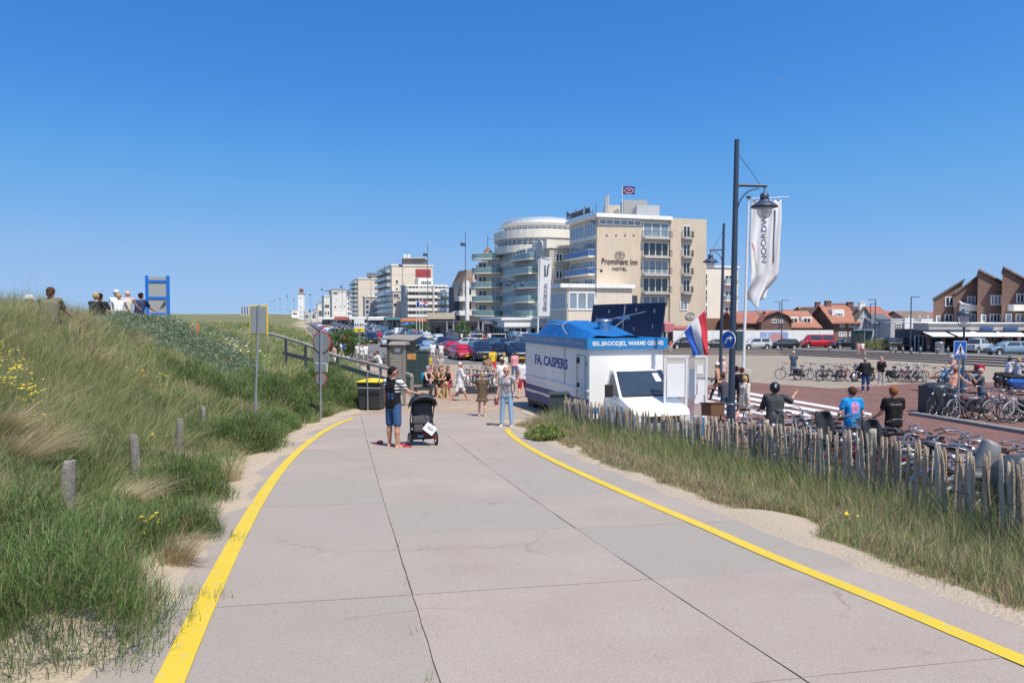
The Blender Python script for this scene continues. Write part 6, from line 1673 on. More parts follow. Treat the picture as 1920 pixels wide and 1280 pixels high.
for a in(('suv','navy',788,0,84,190,'dark blue off roader with pale windscreen behind the timber pillar'),('hatchback','lightblue',803,0,79,186,'light blue hatchback right of the dark blue off roader'),('hatchback','navy',831,0,95,188,'navy hatchback above the light blue one'),('estate','blue',848,0,101,10,'blue estate behind the navy hatchback'),('saloon','red',846,0,77,200,'dark red car behind the brighter red one'),('saloon','red',866,0,68,198,'bright red car with yellow plate nearest the seated people'),('saloon','silver',880,0,92,70,'silver fronted car with large windscreen behind the red cars'),('estate','navy',902,0,84,20,'navy estate with roof rails above the big black car'),('suv','navy',901,0,66,195,'big near black car right of the bright red one'),('saloon','blue',926,0,92,20,'blue saloon before the white terrace fence'),('suv','navy',948,0,78,195,'dark blue off roader behind the couple in red shorts'),('suv','navy',968,0,64,192,'dark blue car behind the woman in the pink top'),('hatchback','navy',972,0,84,20,'navy car beside the rear of the van'),('suv','black',985,0,74,192,'black car half hidden by the rear of the van'),('people_carrier','black',936,0,66,195,'black people carrier between the big black car and the dark blue one'),('hatchback','silver',822,0,112,190,'silver roofed car in the second row behind the navy hatchback'),('people_carrier','teal',770,0,108,188,'dark green people carrier behind the timber shelter'),('hatchback','red',712,0,125,190,'small red car left of the timber shelter'),('suv','navy',697,0,112,188,'navy off roader above the white information board foot'),('estate','silver',727,0,100,192,'silver estate between the bicycles and the timber shelter'),('hatchback','black',745,0,92,190,'black hatchback behind the timber shelter roof')):
 carpx(*a)
kinds=['hatchback','estate','suv','saloon','people_carrier'];cols=['navy','black','grey','silver','navy','white','blue','black','lightblue','red','navy','teal']
rr=random.Random(3);n=0
for row,(off,yaw)in enumerate(((3.0,197),(10,17),(17.0,197),(25,17),(33,197))):
 Y=118+row*2
 while Y<(400 if row<3 else 230):
  X=float(x_edge(Y))+off*(1+(Y-118)*.002)
  kd=rr.choice(kinds);cl=rr.choice(cols)
  p=Vector((X,Y,gz(X,Y)+.02))
  if rr.random()<.88:make_car(kd,cl,p,R(yaw+rr.uniform(-4,4)),f"{cl} {kd.replace('_', ' ')} parked in the {('leftmost', 'second', 'third', 'fourth', 'fifth')[row]} far row along the boulevard".replace('lightblue','light blue'),group='cars in the far boulevard rows');n+=1
  Y+=(3.3 if Y<200 else 5.0)*(1+.15*rr.random())*1.35
tube_sp=mat('spoke_metal',(.45,.46,.47),.35,.8);rub=tyre_m;saddle_m=mat('black_saddle',(.02,.02,.02),.6);wick=mat('brown_wicker',(.13,.065,.035),.85,var=.4,scale=30,bump=.6,bscale=40);refl=mat('red_reflector',(.5,.02,.02),.3)
def bike_proto():
 ""
 o=root('bicycle',(0,0,-50),0,'x','bicycle')
 R_=.345;wx=.55
 def wh(x):
  w=root('wheel',(x,0,R_),0,None,None);w.parent=o
  for k in('label','category'):
   if k in w:del w[k]
  return w
 fm=cmat((.015,.015,.018),'paint')
 f=MB();bb=(-.06,0,.29);st=(-.22,0,.82);hd=(.42,0,.86);hd2=(.46,0,.70);rw=(-wx,0,R_);fw=(wx,0,R_)
 f.tube([bb,(-.16,0,.62),st],.016,8).tube([hd2,(.2,0,.42),bb],.019,8).tube([hd,(.25,0,.66),(-.12,0,.50)],.014,8).tube([hd,hd2],.02,8)
 for s_ in(-1,1):f.tube([rw,(rw[0],s_*.05,R_),(bb[0],s_*.04,.29)],.009,6);f.tube([(rw[0],s_*.05,R_),(-.20,s_*.03,.74)],.008,6)
 f.build('frame',fm,o)
 k=MB();k.tube([hd2,(.49,0,.62)],.018,8)
 for s_ in(-1,1):k.tube([(.49,s_*.05,.62),(.51,s_*.055,.52),fw if False else(wx,s_*.055,R_)],.010,6)
 k.tube([(.49,-.05,.62),(.49,.05,.62)],.014,6);k.build('fork',fm,o)
 h=MB();h.tube([hd,(.39,0,1.00)],.013,8);h.tube(catmull([(.20,-.31,1.03),(.30,-.30,1.07),(.42,-.18,1.08),(.40,0,1.02),(.42,.18,1.08),(.30,.30,1.07),(.20,.31,1.03)],5),.011,6);h.build('handlebar',tube_sp,o)
 for s_ in(-1,1):
  g_=MB();g_.tube([(.13,s_*.315,1.015),(.25,s_*.305,1.05),(.27,s_*.303,1.055)],.017,6);g_.tube([(.25,s_*.30,1.02),(.36,s_*.20,1.03)],.006,4);g_.build('grip',saddle_m,o)
 sd=MB();sd.add([(-.36,-.10,.93),(-.36,.10,.93),(-.22,.085,.94),(-.08,.025,.925),(-.08,-.025,.925),(-.22,-.085,.94),(-.35,-.08,.88),(-.35,.08,.88),(-.22,.06,.88),(-.09,.02,.89),(-.09,-.02,.89),(-.22,-.06,.88)],[(0,5,2,1),(5,4,3,2),(6,7,8,11),(11,8,9,10),(0,1,7,6),(1,2,8,7),(2,3,9,8),(3,4,10,9),(4,5,11,10),(5,0,6,11)]);so=sd.build('saddle',saddle_m,o)
 MB().tube([st,(-.235,0,.89)],.013,6).build('seat_post',tube_sp,o)
 for x in(wx,-wx):
  M=Matrix.Translation((x,0,R_))
  t=MB().torus(R_-.02,.019,28,6,0,M).build('wheel',rub,o)
  MB().torus(R_-.042,.010,28,5,0,M).build('rim',tube_sp,t)
  sp=MB()
  for i in range(14):
   a=2*math.pi*i/14;b=a+.35*(1 if i%2 else-1);s_=.03 if i%2 else-.03
   sp.tube([(x+.02*math.cos(b),s_,R_+.02*math.sin(b)),(x+(R_-.045)*math.cos(a),0,R_+(R_-.045)*math.sin(a))],.0032,3,cap=False)
  sp.tube([(x,-.05,R_),(x,.05,R_)],.022,8);sp.build('spokes',tube_sp,t)
 for x,a0,a1 in((wx,20,150),(-wx,10,190)):
  mg=MB();pts=[(x+(R_+.025)*math.cos(R(a)),R_+(R_+.025)*math.sin(R(a)))for a in range(a0,a1+1,12)]
  for(xa,za),(xb,zb)in zip(pts,pts[1:]):mg.add([(xa,-.028,za),(xb,-.028,zb),(xb,.028,zb),(xa,.028,za),(xa*1,-.028,za+.006),(xb,-.028,zb+.006),(xb,.028,zb+.006),(xa,.028,za+.006)],[(0,1,2,3),(7,6,5,4),(0,4,5,1),(2,6,7,3)])
  mg.build('mudguard',fm,o)
 rk=MB();rk.tube([(-.28,-.06,.78),(-.82,-.06,.76),(-.82,.06,.76),(-.28,.06,.78)],.008,5);rk.tube([(-.30,0,.78),(-.82,0,.76)],.006,4)
 for s_ in(-1,1):rk.tube([(-.72,s_*.06,.76),(-wx,s_*.06,R_)],.007,4)
 rk.build('luggage_rack',tube_sp,o)
 MB().add([(-.62,-.075,.27),(-.02,-.075,.22),(.03,-.075,.30),(-.02,-.075,.37),(-.62,-.075,.42)]+[(-.62,-.05,.27),(-.02,-.05,.22),(.03,-.05,.30),(-.02,-.05,.37),(-.62,-.05,.42)],[(0,1,2,3,4),(9,8,7,6,5)]+[(i,i+5,(i+1)%5+5,(i+1)%5)for i in range(5)]).build('chain_case',saddle_m,o)
 MB().tube([(-.06,-.09,.29),(.09,-.10,.21)],.009,5).tube([(.09,-.10,.21),(.09,-.19,.21)],.016,5).tube([(-.06,.06,.29),(-.21,.07,.37)],.009,5).tube([(-.21,.07,.37),(-.21,.16,.37)],.016,5).build('pedals',tube_sp,o)
 MB().lathe([(.0,.03),(.035,.03),(.045,0),(.03,-.04),(0,-.05)],10,0,Matrix.Translation((.50,0,.82))@Matrix.Rotation(math.pi/2,4,'Y')).build('headlamp',lamp_gl,o)
 MB().box(-.85,-.83,-.04,.04,.70,.75).build('tail_lamp',refl,o)
 MB().tube([(-.16,.05,.28),(-.22,.20,.02)],.009,5).build('kick_stand',tube_sp,o)
 return o
BP=bike_proto()
BIKECOL=dict(black=(.012,.012,.015),silver=(.40,.41,.42),orange=(.60,.16,.03),red=(.42,.02,.03),mint=(.20,.42,.38),white=(.62,.62,.60),blue=(.02,.07,.28),teal=(.02,.14,.16),grey=(.12,.12,.13),purple=(.20,.03,.10))
def basket_mesh():
 b=MB();b.box(-.17,.17,-.22,.22,0,.02)
 for x0,x1,y0,y1 in((-.18,-.16,-.22,.22),(.16,.18,-.22,.22),(-.18,.18,-.24,-.22),(-.18,.18,.22,.24)):b.box(x0,x1,y0,y1,0,.25)
 b.box(-.19,.19,-.25,-.235,.24,.265).box(-.19,.19,.235,.25,.24,.265).box(-.19,-.175,-.25,.25,.24,.265).box(.175,.19,-.25,.25,.24,.265)
 return b.mesh('basket')
BASK=basket_mesh()
def child_seat(name='child_seat',m=None,parent=None):
 m=m or mat('grey_seat_plastic',(.18,.185,.20),.5)
 mb=MB()
 def fn(u,v):
  a=(u-.5)*2;w=.19*(1-.25*max(0,v-.75)/.25);
  x=w*a;y=-.12+.10*(abs(a)**2.4)*1.6+.05*v;z=.02+.52*v
  if v>.93:x*=.9
  return(y-.16*v+.1*0,x,z)
 mb.grid(11,14,fn)
 o=mb.build(name,m,parent);solidify(o,.025)
 return o
def add_extras(o,ex):
 for e in ex:
  if e=='basket':c=link('basket',BASK,o,[]);c.location=(.60,0,.80);c.data.materials.append(wick)if not c.data.materials else None
  if e=='crate':MB().box(.48,.86,-.24,.24,.80,1.10).build('basket',wick,o,bevel=.02);MB().box(.46,.88,-.26,.26,1.10,1.13).build('basket_lid',wick,o)
  if e=='panniers':
   for s_ in(-1,1):MB().box(-.78,-.40,s_*.07,s_*.21,.38,.72).build('pannier',mat('black_bag_cloth',(.025,.025,.03),.8,bump=.2),o,bevel=.03)
  if e=='childseat':c=child_seat(parent=o,m=mat('pale_seat_plastic',(.20,.20,.20),.5));c.location=(-.44,0,.72);c.rotation_euler=(0,R(30),R(6));c.scale=(.85,.8,.95);[MB().box(x_,x_+.035,-.16,-.145,z_,z_+.09).build('strap_slot',white,c)for x_ in(-.06,.04)for z_ in(.30,)];MB().box(-.70,-.36,-.15,.15,.80,.86).build('seat_pan',mat('grey_seat_plastic',(.18,.185,.20),.5),o,bevel=.02)
  if e=='childseat_black':c=child_seat(m=mat('black_seat_plastic',(.02,.022,.026),.5),parent=o);c.location=(-.52,0,.76);c.rotation_euler=(0,R(-8),R(-75));MB().box(-.70,-.36,-.15,.15,.80,.86).build('seat_pan',mat('black_seat_plastic',(.02,.022,.026),.5),o,bevel=.02)
  if e=='windscreen':MB().grid(6,6,lambda u,v:(.55+.12*v-.1*(2*u-1)**2,-.2+.4*u,.95+.42*v)).build('wind_shield',mat('clear_screen_glass',(.75,.80,.82),.02,alpha=.18),o)
bikes=0
def bike(p,yaw,color,label,ex=(),tilt=4,group=None,scale=1.0,z=None):
 c=cmat(BIKECOL[color],'paint')
 b=copy_tree(BP,p,None,label,'bicycle',group,recolor={'frame':[c],'fork':[c],'mudguard':[c if color not in('black',)else cmat((.015,.015,.018),'paint')]})
 b.scale=(scale,)*3
 b.rotation_euler=(R(tilt),0,R(yaw));add_extras(b,ex);return b
def bikepx(px,Y,yaw,color,label,**k):return bike(gpt(px,Y),yaw,color,label,**k)
row1=[(1480,47.6,165,'black','black bicycle left behind the man in the blue shirt',()),(1508,47.2,20,'black','black bicycle with rear bags right of the man in the blue shirt',('panniers',)),(1533,46.8,150,'silver','silver bicycle standing first right of the gap',()),(1545,46.2,35,'black','black bicycle overlapping the silver one',()),(1558,46.6,160,'grey','grey bicycle third in the plaza row',()),(1572,46.4,60,'black','black bicycle before the white headed one',()),(1580,46.0,40,'black','dark bicycle next to the one with the red basket strap',()),(1593,45.8,150,'red','red framed bicycle left of the motorcycle',('childseat',)),(1668,45.8,165,'black','black bicycle first right of the woman in black',()),(1680,45.3,30,'black','black bicycle with rear bags in the middle of the plaza row',('panniers',)),(1693,45.6,155,'purple','bicycle with dark red bags in the plaza row',('panniers',)),(1704,45.0,35,'purple','dark red bicycle left of the mint one',()),(1712,45.4,100,'mint','mint green bicycle seen end on',()),(1724,44.9,30,'white','white bicycle beside the mint one',()),(1745,44.6,175,'orange','orange bicycle at the right end of the plaza row',())]
for px,Y,yaw,c,lb,ex in row1:bikepx(px,Y,yaw,c,lb,ex=ex)
for px,Y,yaw,c,lb,ex in((1768,27.0,205,'black','black bicycle leaning by the black litter container',()),(1785,26.6,215,'black','second black bicycle by the litter container',('panniers',)),(1812,26.0,200,'silver','silver bicycle just right of the crossing sign pole',()),(1832,26.4,25,'black','black bicycle with rear bags right of the crossing sign',('panniers',)),(1850,26.0,10,'grey','dark grey bicycle farthest right of the crossing sign group',()),(1886,25.6,190,'silver','silver bicycle at the right picture edge, left one',()),(1904,25.2,200,'black','black bicycle at the right picture edge, middle one',('panniers',)),(1922,24.9,195,'white','white bicycle cut by the right picture edge',())):
 bikepx(px,Y,yaw,c,lb,ex=ex)
fb=[(5.55,19.4,200,'black','black bicycle with big wicker basket behind the left part of the fence',('crate',)),(6.0,18.6,170,'silver','silver bicycle right of the wicker basket one',()),(6.25,17.7,200,'black','black bicycle beside the tall lamp post foot',()),(6.1,16.9,195,'grey','grey bicycle under the person in the helmet',('panniers',)),(6.2,16.0,188,'silver','silver bicycle near the helmet person',()),(6.15,15.2,192,'black','black bicycle left of the one with the tall dark child seat',()),(6.15,14.2,8,'grey','grey bicycle with tall dark child seat behind the middle of the fence',('childseat_black',)),(6.15,13.4,186,'red','red bicycle behind the middle of the fence',()),(6.4,11.8,190,'silver','silver bicycle behind the tall fence post',()),(6.22,12.5,5,'black','black bicycle with dark child seat right of the tall fence post',('childseat_black',)),(6.35,11.0,188,'blue','blue bicycle behind the fence',()),(6.45,10.3,192,'silver','silver bicycle with pale handlebar behind the fence',()),(6.35,8.8,185,'black','black bicycle left of the pale child seat',()),(5.98,9.45,6,'white','white bicycle with pale grey child seat behind the right part of the fence',('childseat',)),(6.3,8.0,190,'red','red bicycle nearest the right edge behind the fence',('panniers',)),(6.3,18.1,12,'black','black bicycle tucked left of the tall lamp post foot',()),(6.5,15.6,10,'black','dark bicycle between the helmet person and the first dark child seat',()),(6.6,13.8,184,'black','black bicycle right of the first dark child seat',('panniers',)),(6.7,12.1,12,'grey','grey bicycle at the tall fence post',('panniers',)),(6.8,10.7,8,'black','dark bicycle between the blue and the pale barred ones',('panniers',)),(6.8,9.9,190,'teal','dark teal bicycle behind the fence',()),(6.6,7.4,12,'black','black bicycle cut by the right edge behind the fence',())]
for i,(y,yaw,c)in enumerate(((17.2,190,'black'),(16.3,8,'grey'),(15.0,186,'black'),(14.5,12,'black'),(13.1,192,'grey'),(12.8,4,'black'),(11.4,188,'black'),(10.0,10,'grey'),(9.0,186,'black'))):fb.append((7.0-(17-y)*.01,y,yaw,c,c+' bicycle in the second row behind the fence, '+('left of the helmet person','right below the helmet person','left of the first dark child seat','under the first dark child seat','below the boy in blue','between the two boys','below the boy in black','left of the pale child seat','beside the cargo bicycle hood')[i],('panniers',)if i%2 else()))
for x,y,yaw,c,lb,ex in fb:bike((x+.35,y,gz(x+.35,y)+.01),yaw+rnd.uniform(-5,5),c,lb,ex=ex,tilt=rnd.choice((-5,4,6)),scale=1.03)
wallp=gpt(905,34.5)
for i,(px,Y,yaw,c,lb)in enumerate(((872,38,100,'silver','silver bicycle at the left end of the centre rack'),(883,37.5,110,'blue','blue bicycle in the centre rack'),(893,37,95,'black','black bicycle in the centre rack, left of the teal one'),(903,36.8,105,'teal','teal bicycle in the middle of the centre rack'),(912,36.6,90,'grey','grey bicycle in the centre rack behind the girl'),(921,36.2,100,'silver','silver bicycle at the right end of the centre rack'),(929,32.5,15,'black','large black bicycle standing right of the girl in the brown dress'))):
 bikepx(px,Y,yaw,c,lb)
for i,(px,Y,yaw,c)in enumerate(((676,62,20,'black'),(684,61,150,'silver'),(692,60,30,'grey'),(700,59,160,'black'),(708,58,25,'silver'),(716,57,140,'black'))):
 bikepx(px,Y,yaw,c,['black bicycle at the left end of the rack above the dune grass','silver bicycle second in the rack above the dune grass','grey bicycle in the rack above the dune grass','black bicycle fourth in the rack above the dune grass','silver bicycle fifth in the rack above the dune grass','black bicycle at the right end of the rack above the dune grass'][i])
def kill(o):
 for c in list(o.children):kill(c)
 bpy.data.objects.remove(o)
kill(BP)
lw=MB().box(-1.15,1.05,0,.3,-.1,.34).build('low_wall',mat('dark_low_wall',(.045,.05,.06),.7,var=.2),bevel=.01);lw.location=gpt(900,33.6);tag(lw,'low dark wall in front of the centre bicycle rack','low wall')
tr_=root('bicycle_trailer',(6.22,8.75,gz(6.22,8.75)-.08),R(20),'dark grey covered cargo bicycle hood with red side behind the right end of the fence','cargo bicycle')
cv=MB().grid(12,10,lambda u,v:(-.55+1.15*u,-.38+.76*v,.55+.68*(max(0,1-(2*u-1)**6))**.5*(max(0.0,1-(2*v-1)**6))**.5))
cvo=cv.build('hood',mat('dark_grey_cover',(.045,.055,.06),.6,var=.2,bump=.3,bscale=10),tr_);solidify(cvo,.02)
MB().box(-.5,.5,-.34,.34,.22,.62).build('tub',mat('red_tub_fabric',(.28,.02,.02),.7),tr_,bevel=.03)
for s_ in(-1,1):wheel(tr_,0,s_*.40,.25,.25,.04).rotation_euler=(0,0,0)
def scooter(px,Y,yaw,color,label,kind='scooter',seatc=(.03,.03,.03)):
 p=gpt(px,Y);o=root('motor_scooter' if kind=='scooter' else 'motorcycle',p,R(yaw),label,kind)
 c=cmat(color,'paint');r=.25 if kind=='scooter' else .31
 for x in(-.62,.66):
  M=Matrix.Translation((x,0,r));w=MB().torus(r-.05,.055,22,7,0,M).build('wheel',tyre_m,o);MB().lathe([(0,-.04),(r-.09,-.03),(r-.09,.03),(0,.04)],16,0,M@Matrix.Rotation(math.pi/2,4,'X')).build('rim',rim_m,w)
 if kind=='scooter':
  blob('body',[((-.75,0,.55),(-.15,0,.52),.17,.19),((-.62,0,.38),(-.2,0,.34),.14,.14),((-.2,0,.28),(.35,0,.28),.11,.10),((.36,0,.30),(.46,0,.90),.12,.13),((.62,0,.52),(.56,0,.60),.13,.13)],.035,c,o,k=.07)
 else:
  blob('body',[((-.45,0,.42),(.25,0,.40),.19,.21),((-.1,0,.74),(.28,0,.80),.14,.15),((-.75,0,.70),(-.3,0,.72),.09,.11),((.5,0,.75),(.55,0,.92),.12,.12)],.035,c,o,k=.06)
 blob('seat',[((-.78,0,.78),(-.05,0,.76),.10,.11)],.03,cmat(seatc),o)
 MB().tube([(.42,-.34,1.05),(.50,-.15,1.03),(.50,.15,1.03),(.42,.34,1.05)],.02,6).build('handlebar',blk,o);MB().tube([(.66,-.08,r),(.50,-.08,.98)],.022,6).tube([(.66,.08,r),(.50,.08,.98)],.022,6).build('fork',rim_m,o)
 MB().lathe([(0,.04),(.08,.03),(.09,0),(.04,-.05),(0,-.06)],12,0,Matrix.Translation((.62,0,.88))@Matrix.Rotation(math.pi/2,4,'Y')).build('headlight',lamp_gl,o)
 MB().box(-.86,-.80,-.10,.10,.45,.62).build('number_plate',plate_y,o)
 return o
scooter(1618,45.6,200,(.01,.012,.018),'black motorcycle with orange yellow plate beside the man in the leather jacket','motorcycle')
s1=scooter(1785,42.5,188,(.12,.25,.40),'pale blue scooter left of the lantern post');scooter(1812,42.0,190,(.10,.20,.32),'pale blue scooter with red top box right of the lantern post')
MB().box(-1.0,-.62,-.2,.2,.86,1.18).build('top_box',mat('red_top_box',(.45,.01,.03),.4),s1.id_data if False else bpy.data.objects['motor_scooter.001'],bevel=.03)
ms=scooter(1886,40.5,20,(.012,.016,.025),'big black scooter with tall windscreen at the right edge','scooter');MB().grid(6,6,lambda u,v:(.62-.25*v,-.22+.44*u,1.0+.50*v)).build('wind_shield',mat('clear_screen_glass',(.75,.80,.82),.02,alpha=.18),ms)
scooter(1905,38.5,15,(.01,.012,.02),'black scooter in front of the tall windscreen one');scooter(1918,37.5,10,(.01,.09,.35),'blue scooter cut by the right picture edge')
fence=root('paling_fence',(3.4,16.5,gz(3.4,16.5)),0,'weathered chestnut paling fence with wire between the verge and the bicycles','fence')
pale_m=[wood,wood2,wood3,mat('warm_weathered_wood',(.44,.33,.235),.9,var=.4,scale=14,bump=.6,bscale=50)]
PV=[]
prnd=random.Random(5)
for k in range(14):
 w=prnd.uniform(.018,.034);th=prnd.uniform(.012,.02);H_=1.15
 mb=MB();lv=8;vs=[]
 ox=prnd.uniform(-.02,.02);sk=prnd.uniform(-.04,.04)
 for j in range(lv+1):
  t=j/lv;z=H_*t;c=ox*math.sin(t*3+k)+sk*t;ww=w*(1+.15*math.sin(t*6+k))*(1 if t<.93 else .55);yy=prnd.uniform(-.004,.004)
  if j==lv:ww*=.45
  vs+=[(c-ww,yy-th*.6,z),(c+ww*.1,yy-th,z+(.02 if j==lv else 0)),(c+ww,yy-th*.4,z),(c+ww*.8,yy+th*.7,z),(c-ww*.7,yy+th,z)]
 for j in range(lv):
  for q in range(5):mb.f.append((j*5+q,j*5+(q+1)%5,(j+1)*5+(q+1)%5,(j+1)*5+q));mb.m.append(0);mb.sm.append(False)
 mb.f.append(tuple(range(lv*5,lv*5+5)));mb.m.append(0);mb.sm.append(False);mb.v=vs
 me=mb.mesh('pale');me.materials.append(pale_m[k%4]);PV.append(me)
FPTS=catmull([Vector((float(x_fence(Y)),Y,0))for Y in(20.6,19.6,18.4,16.5,14.7,12.9,11.6,10.3,9.0,7.8,6.6,5.4)],24)
FPTS[0:0]=[]
dist=0;nextp=0;P_=[]
for a,b in zip(FPTS,FPTS[1:]):
 L_=(b-a).length
 while nextp<=dist+L_:
  t=(nextp-dist)/L_;p=a.lerp(b,t);P_.append((p,(b-a).normalized()));nextp+=prnd.uniform(.052,.092)
 dist+=L_
loc0=fence.location
P_.sort(key=lambda q:q[0].y)
restb=[]
for i,(p,d)in enumerate(P_):
 y=p.y
 z=float(ground_z(p.x,y));me=PV[prnd.randrange(14)]
 top=np.interp(y,[5,7.8,10.3,12.9,16.5,20.6],[-1.40,-1.56,-1.73,-1.95,-2.27,-2.32]);hh=(top-z)+prnd.gauss(0,.035)+.05
 sc=hh/1.15*1.04
 M=Matrix.Translation((p.x-loc0.x+prnd.gauss(0,.012),y-loc0.y,z-.05-loc0.z))@Matrix.Rotation(math.atan2(d.y,d.x)+prnd.gauss(0,.2),4,'Z')@Matrix.Rotation(prnd.gauss(0,.035),4,'Y')@Matrix.Rotation(prnd.gauss(0,.04),4,'X')@Matrix.Diagonal((1,1,sc,1))
 if i<98:
  o=bpy.data.objects.new('pale',me);COL.objects.link(o);o.parent=fence;o.matrix_local=M
 else:restb.append((me,M))
bm=bmesh.new();
for me,M in restb:
 t=me.copy();t.transform(M)
 k=PV.index(me)%4
 for f in t.polygons:f.material_index=k
 bm.from_mesh(t);bpy.data.meshes.remove(t)
me=bpy.data.meshes.new('far_pales');bm.to_mesh(me);bm.free()
fo=link('far_pales',me,fence,pale_m);fo['kind']='stuff'
for hz in(.30,.62,.92):
 w=MB();pts=[]
 for i,p in enumerate(FPTS[::3]):
  z=float(ground_z(p.x,p.y));top=np.interp(p.y,[5,7.8,10.3,12.9,16.5,20.6],[-1.40,-1.56,-1.73,-1.95,-2.27,-2.32])
  pts.append((p.x-loc0.x-.02,p.y-loc0.y,z+(top-z)*hz-loc0.z+.012*math.sin(i*1.7)))
 w.tube(pts,.0035,4);w.tube([(x+.045,y,z+.01*math.sin(i*2.1))for i,(x,y,z)in enumerate(pts)],.0035,4);w.build('wire',mat('rusty_wire',(.09,.07,.06),.6,.5),fence)
for px,Y,h in((1428,13.0,1.35),(1640,10.4,1.38),(1902,7.7,1.30),(1098,20.0,1.15)):
 i=min(range(len(FPTS)),key=lambda j:abs(FPTS[j].y-Y));p=FPTS[i];z=float(ground_z(p.x,p.y));mb=MB();M=Matrix.Translation((p.x-loc0.x+.05,p.y-loc0.y,z-.1-loc0.z))
 vs=[];n=8
 for j,zz in enumerate((0,h*.5,h*.97,h)):
  for k in range(n):a=2*math.pi*k/n;q=.052*(1+.1*math.sin(k*2.2))*(.8 if j==3 else 1);vs.append((q*math.cos(a)+.01*j,q*math.sin(a),zz))
 mb.add(vs,[(j*n+k,j*n+(k+1)%n,(j+1)*n+(k+1)%n,(j+1)*n+k)for j in range(3)for k in range(n)]+[tuple(range(3*n,4*n))],M=M);mb.build('fence_post',wood2,fence)
def leafmat(name,rough=.7,tr=.25):
 m,nt,b=nodes_mat(name)
 at=N(nt,'ShaderNodeAttribute',attribute_name='tint')
 b.inputs['Roughness'].default_value=rough;b.inputs['Specular IOR Level'].default_value=.25
 nt.links.new(at.outputs['Color'],b.inputs['Base Color'])
 t=N(nt,'ShaderNodeBsdfTranslucent');nt.links.new(at.outputs['Color'],t.inputs['Color'])
 mx=N(nt,'ShaderNodeMixShader');mx.inputs[0].default_value=tr
 nt.links.new(b.outputs[0],mx.inputs[1]);nt.links.new(t.outputs[0],mx.inputs[2])
 nt.links.new(mx.outputs[0],nt.nodes['Material Output'].inputs['Surface'])
 return m
grass_m=leafmat('grass_blades')
leaf_m=leafmat('small_leaves')
def blades(name,P,hgt,wid,lean,bend,colr,m,label,cat,segs=3,kind='stuff',parent=None,tipcol=None):
 ""
 n=len(P)
 side=npr.uniform(0,2*np.pi,n)
 sx=np.cos(side);sy=np.sin(side)
 VV=np.zeros((n,segs*2+1,3),np.float32);CC=np.zeros((n,segs*2+1,3),np.float32)
 for k in range(segs+1):
  t=k/segs
  c=np.empty((n,3))
  hor=hgt*bend*t**1.8
  c[:,0]=P[:,0]+lean[:,0]*hor;c[:,1]=P[:,1]+lean[:,1]*hor
  c[:,2]=P[:,2]+hgt*t*np.sqrt(np.maximum(.08,1-(bend*t*.72)**2))
  w=wid*(1-t)**.7*.5
  cc=colr if tipcol is None else colr*(1-t**1.5)[...,None]+tipcol*t**1.5 if not np.isscalar(t)else(colr if tipcol is None else colr*(1-t**1.5)+tipcol*t**1.5)
  if k<segs:
   VV[:,2*k]=c;VV[:,2*k+1]=c
   VV[:,2*k,0]-=sx*w;VV[:,2*k,1]-=sy*w;VV[:,2*k+1,0]+=sx*w;VV[:,2*k+1,1]+=sy*w
   CC[:,2*k]=cc;CC[:,2*k+1]=cc
  else:
   VV[:,2*k]=c;CC[:,2*k]=cc
 nv=segs*2+1
 base=(np.arange(n)*nv)[:,None]
 tri=[]
 for k in range(segs-1):
  tri+=[(2*k,2*k+1,2*k+3),(2*k,2*k+3,2*k+2)]
 tri.append((2*segs-2,2*segs-1,2*segs))
 T=(base[:,:,None]+np.array(tri)[None]).reshape(-1,3)
 me=np_mesh(name,VV.reshape(-1,3),T,False)
 a=me.color_attributes.new('tint','FLOAT_COLOR','POINT')
 C4=np.ones((n*nv,4),np.float32);C4[:,:3]=CC.reshape(-1,3)
 a.data.foreach_set('color',C4.ravel())
 o=link(name,me,parent,m)
 if label:tag(o,label,cat)
 if kind:o['kind']=kind
 return o
def leaves(name,C,size,colr,m,label=None,cat=None,kind='stuff',parent=None,long=2.2):
 ""
 n=len(C)
 d=npr.normal(size=(n,3));d[:,2]=np.abs(d[:,2])*.8+.15;d/=np.linalg.norm(d,axis=1)[:,None]
 q=npr.normal(size=(n,3));e1=np.cross(d,q);e1/=np.linalg.norm(e1,axis=1)[:,None]
 s=np.asarray(size)[:,None]if np.ndim(size)else size
 VV=np.stack([C,C+d*s*long*.5+e1*s*.35,C+d*s*long,C+d*s*long*.5-e1*s*.35],1)
 Q=(np.arange(n)*4)[:,None]+np.arange(4)[None]
 me=np_mesh(name,VV.reshape(-1,3),Q,False)
 a=me.color_attributes.new('tint','FLOAT_COLOR','POINT')
 C4=np.ones((n*4,4),np.float32);C4[:,:3]=np.repeat(colr,4,0);a.data.foreach_set('color',C4.ravel())
 o=link(name,me,parent,m)
 if label:tag(o,label,cat)
 if kind:o['kind']=kind
 return o
def scatter(n,x0,x1,y0,y1,dens=None,front=True):
 out=[];tot=0
 while tot<n:
  X=npr.uniform(x0,x1,n);Y=npr.uniform(y0,y1,n)
  k=cover(X,Y)>npr.uniform(.2,1,n)
  if front:k&=(X>-.72*Y-3.2)&(X<.74*Y+1)
  if dens is not None:k&=npr.uniform(0,1,n)<dens(X,Y)
  out.append(np.stack([X[k],Y[k]],1));tot+=k.sum()
  if len(out)>60:break
 q=np.concatenate(out)[:n]
 return q
def pal(n,cols,w=None,jit=.30):
 cols=np.array(cols);k=npr.choice(len(cols),n,p=w)
 return cols[k]*npr.uniform(1-jit,1+jit,(n,1))*npr.uniform(.93,1.07,(n,3))
GREEN=[(.15,.24,.065),(.20,.30,.09),(.26,.34,.12),(.12,.20,.055)]
STRAW=[(.48,.40,.22),(.40,.33,.19),(.55,.47,.30),(.33,.29,.16)]
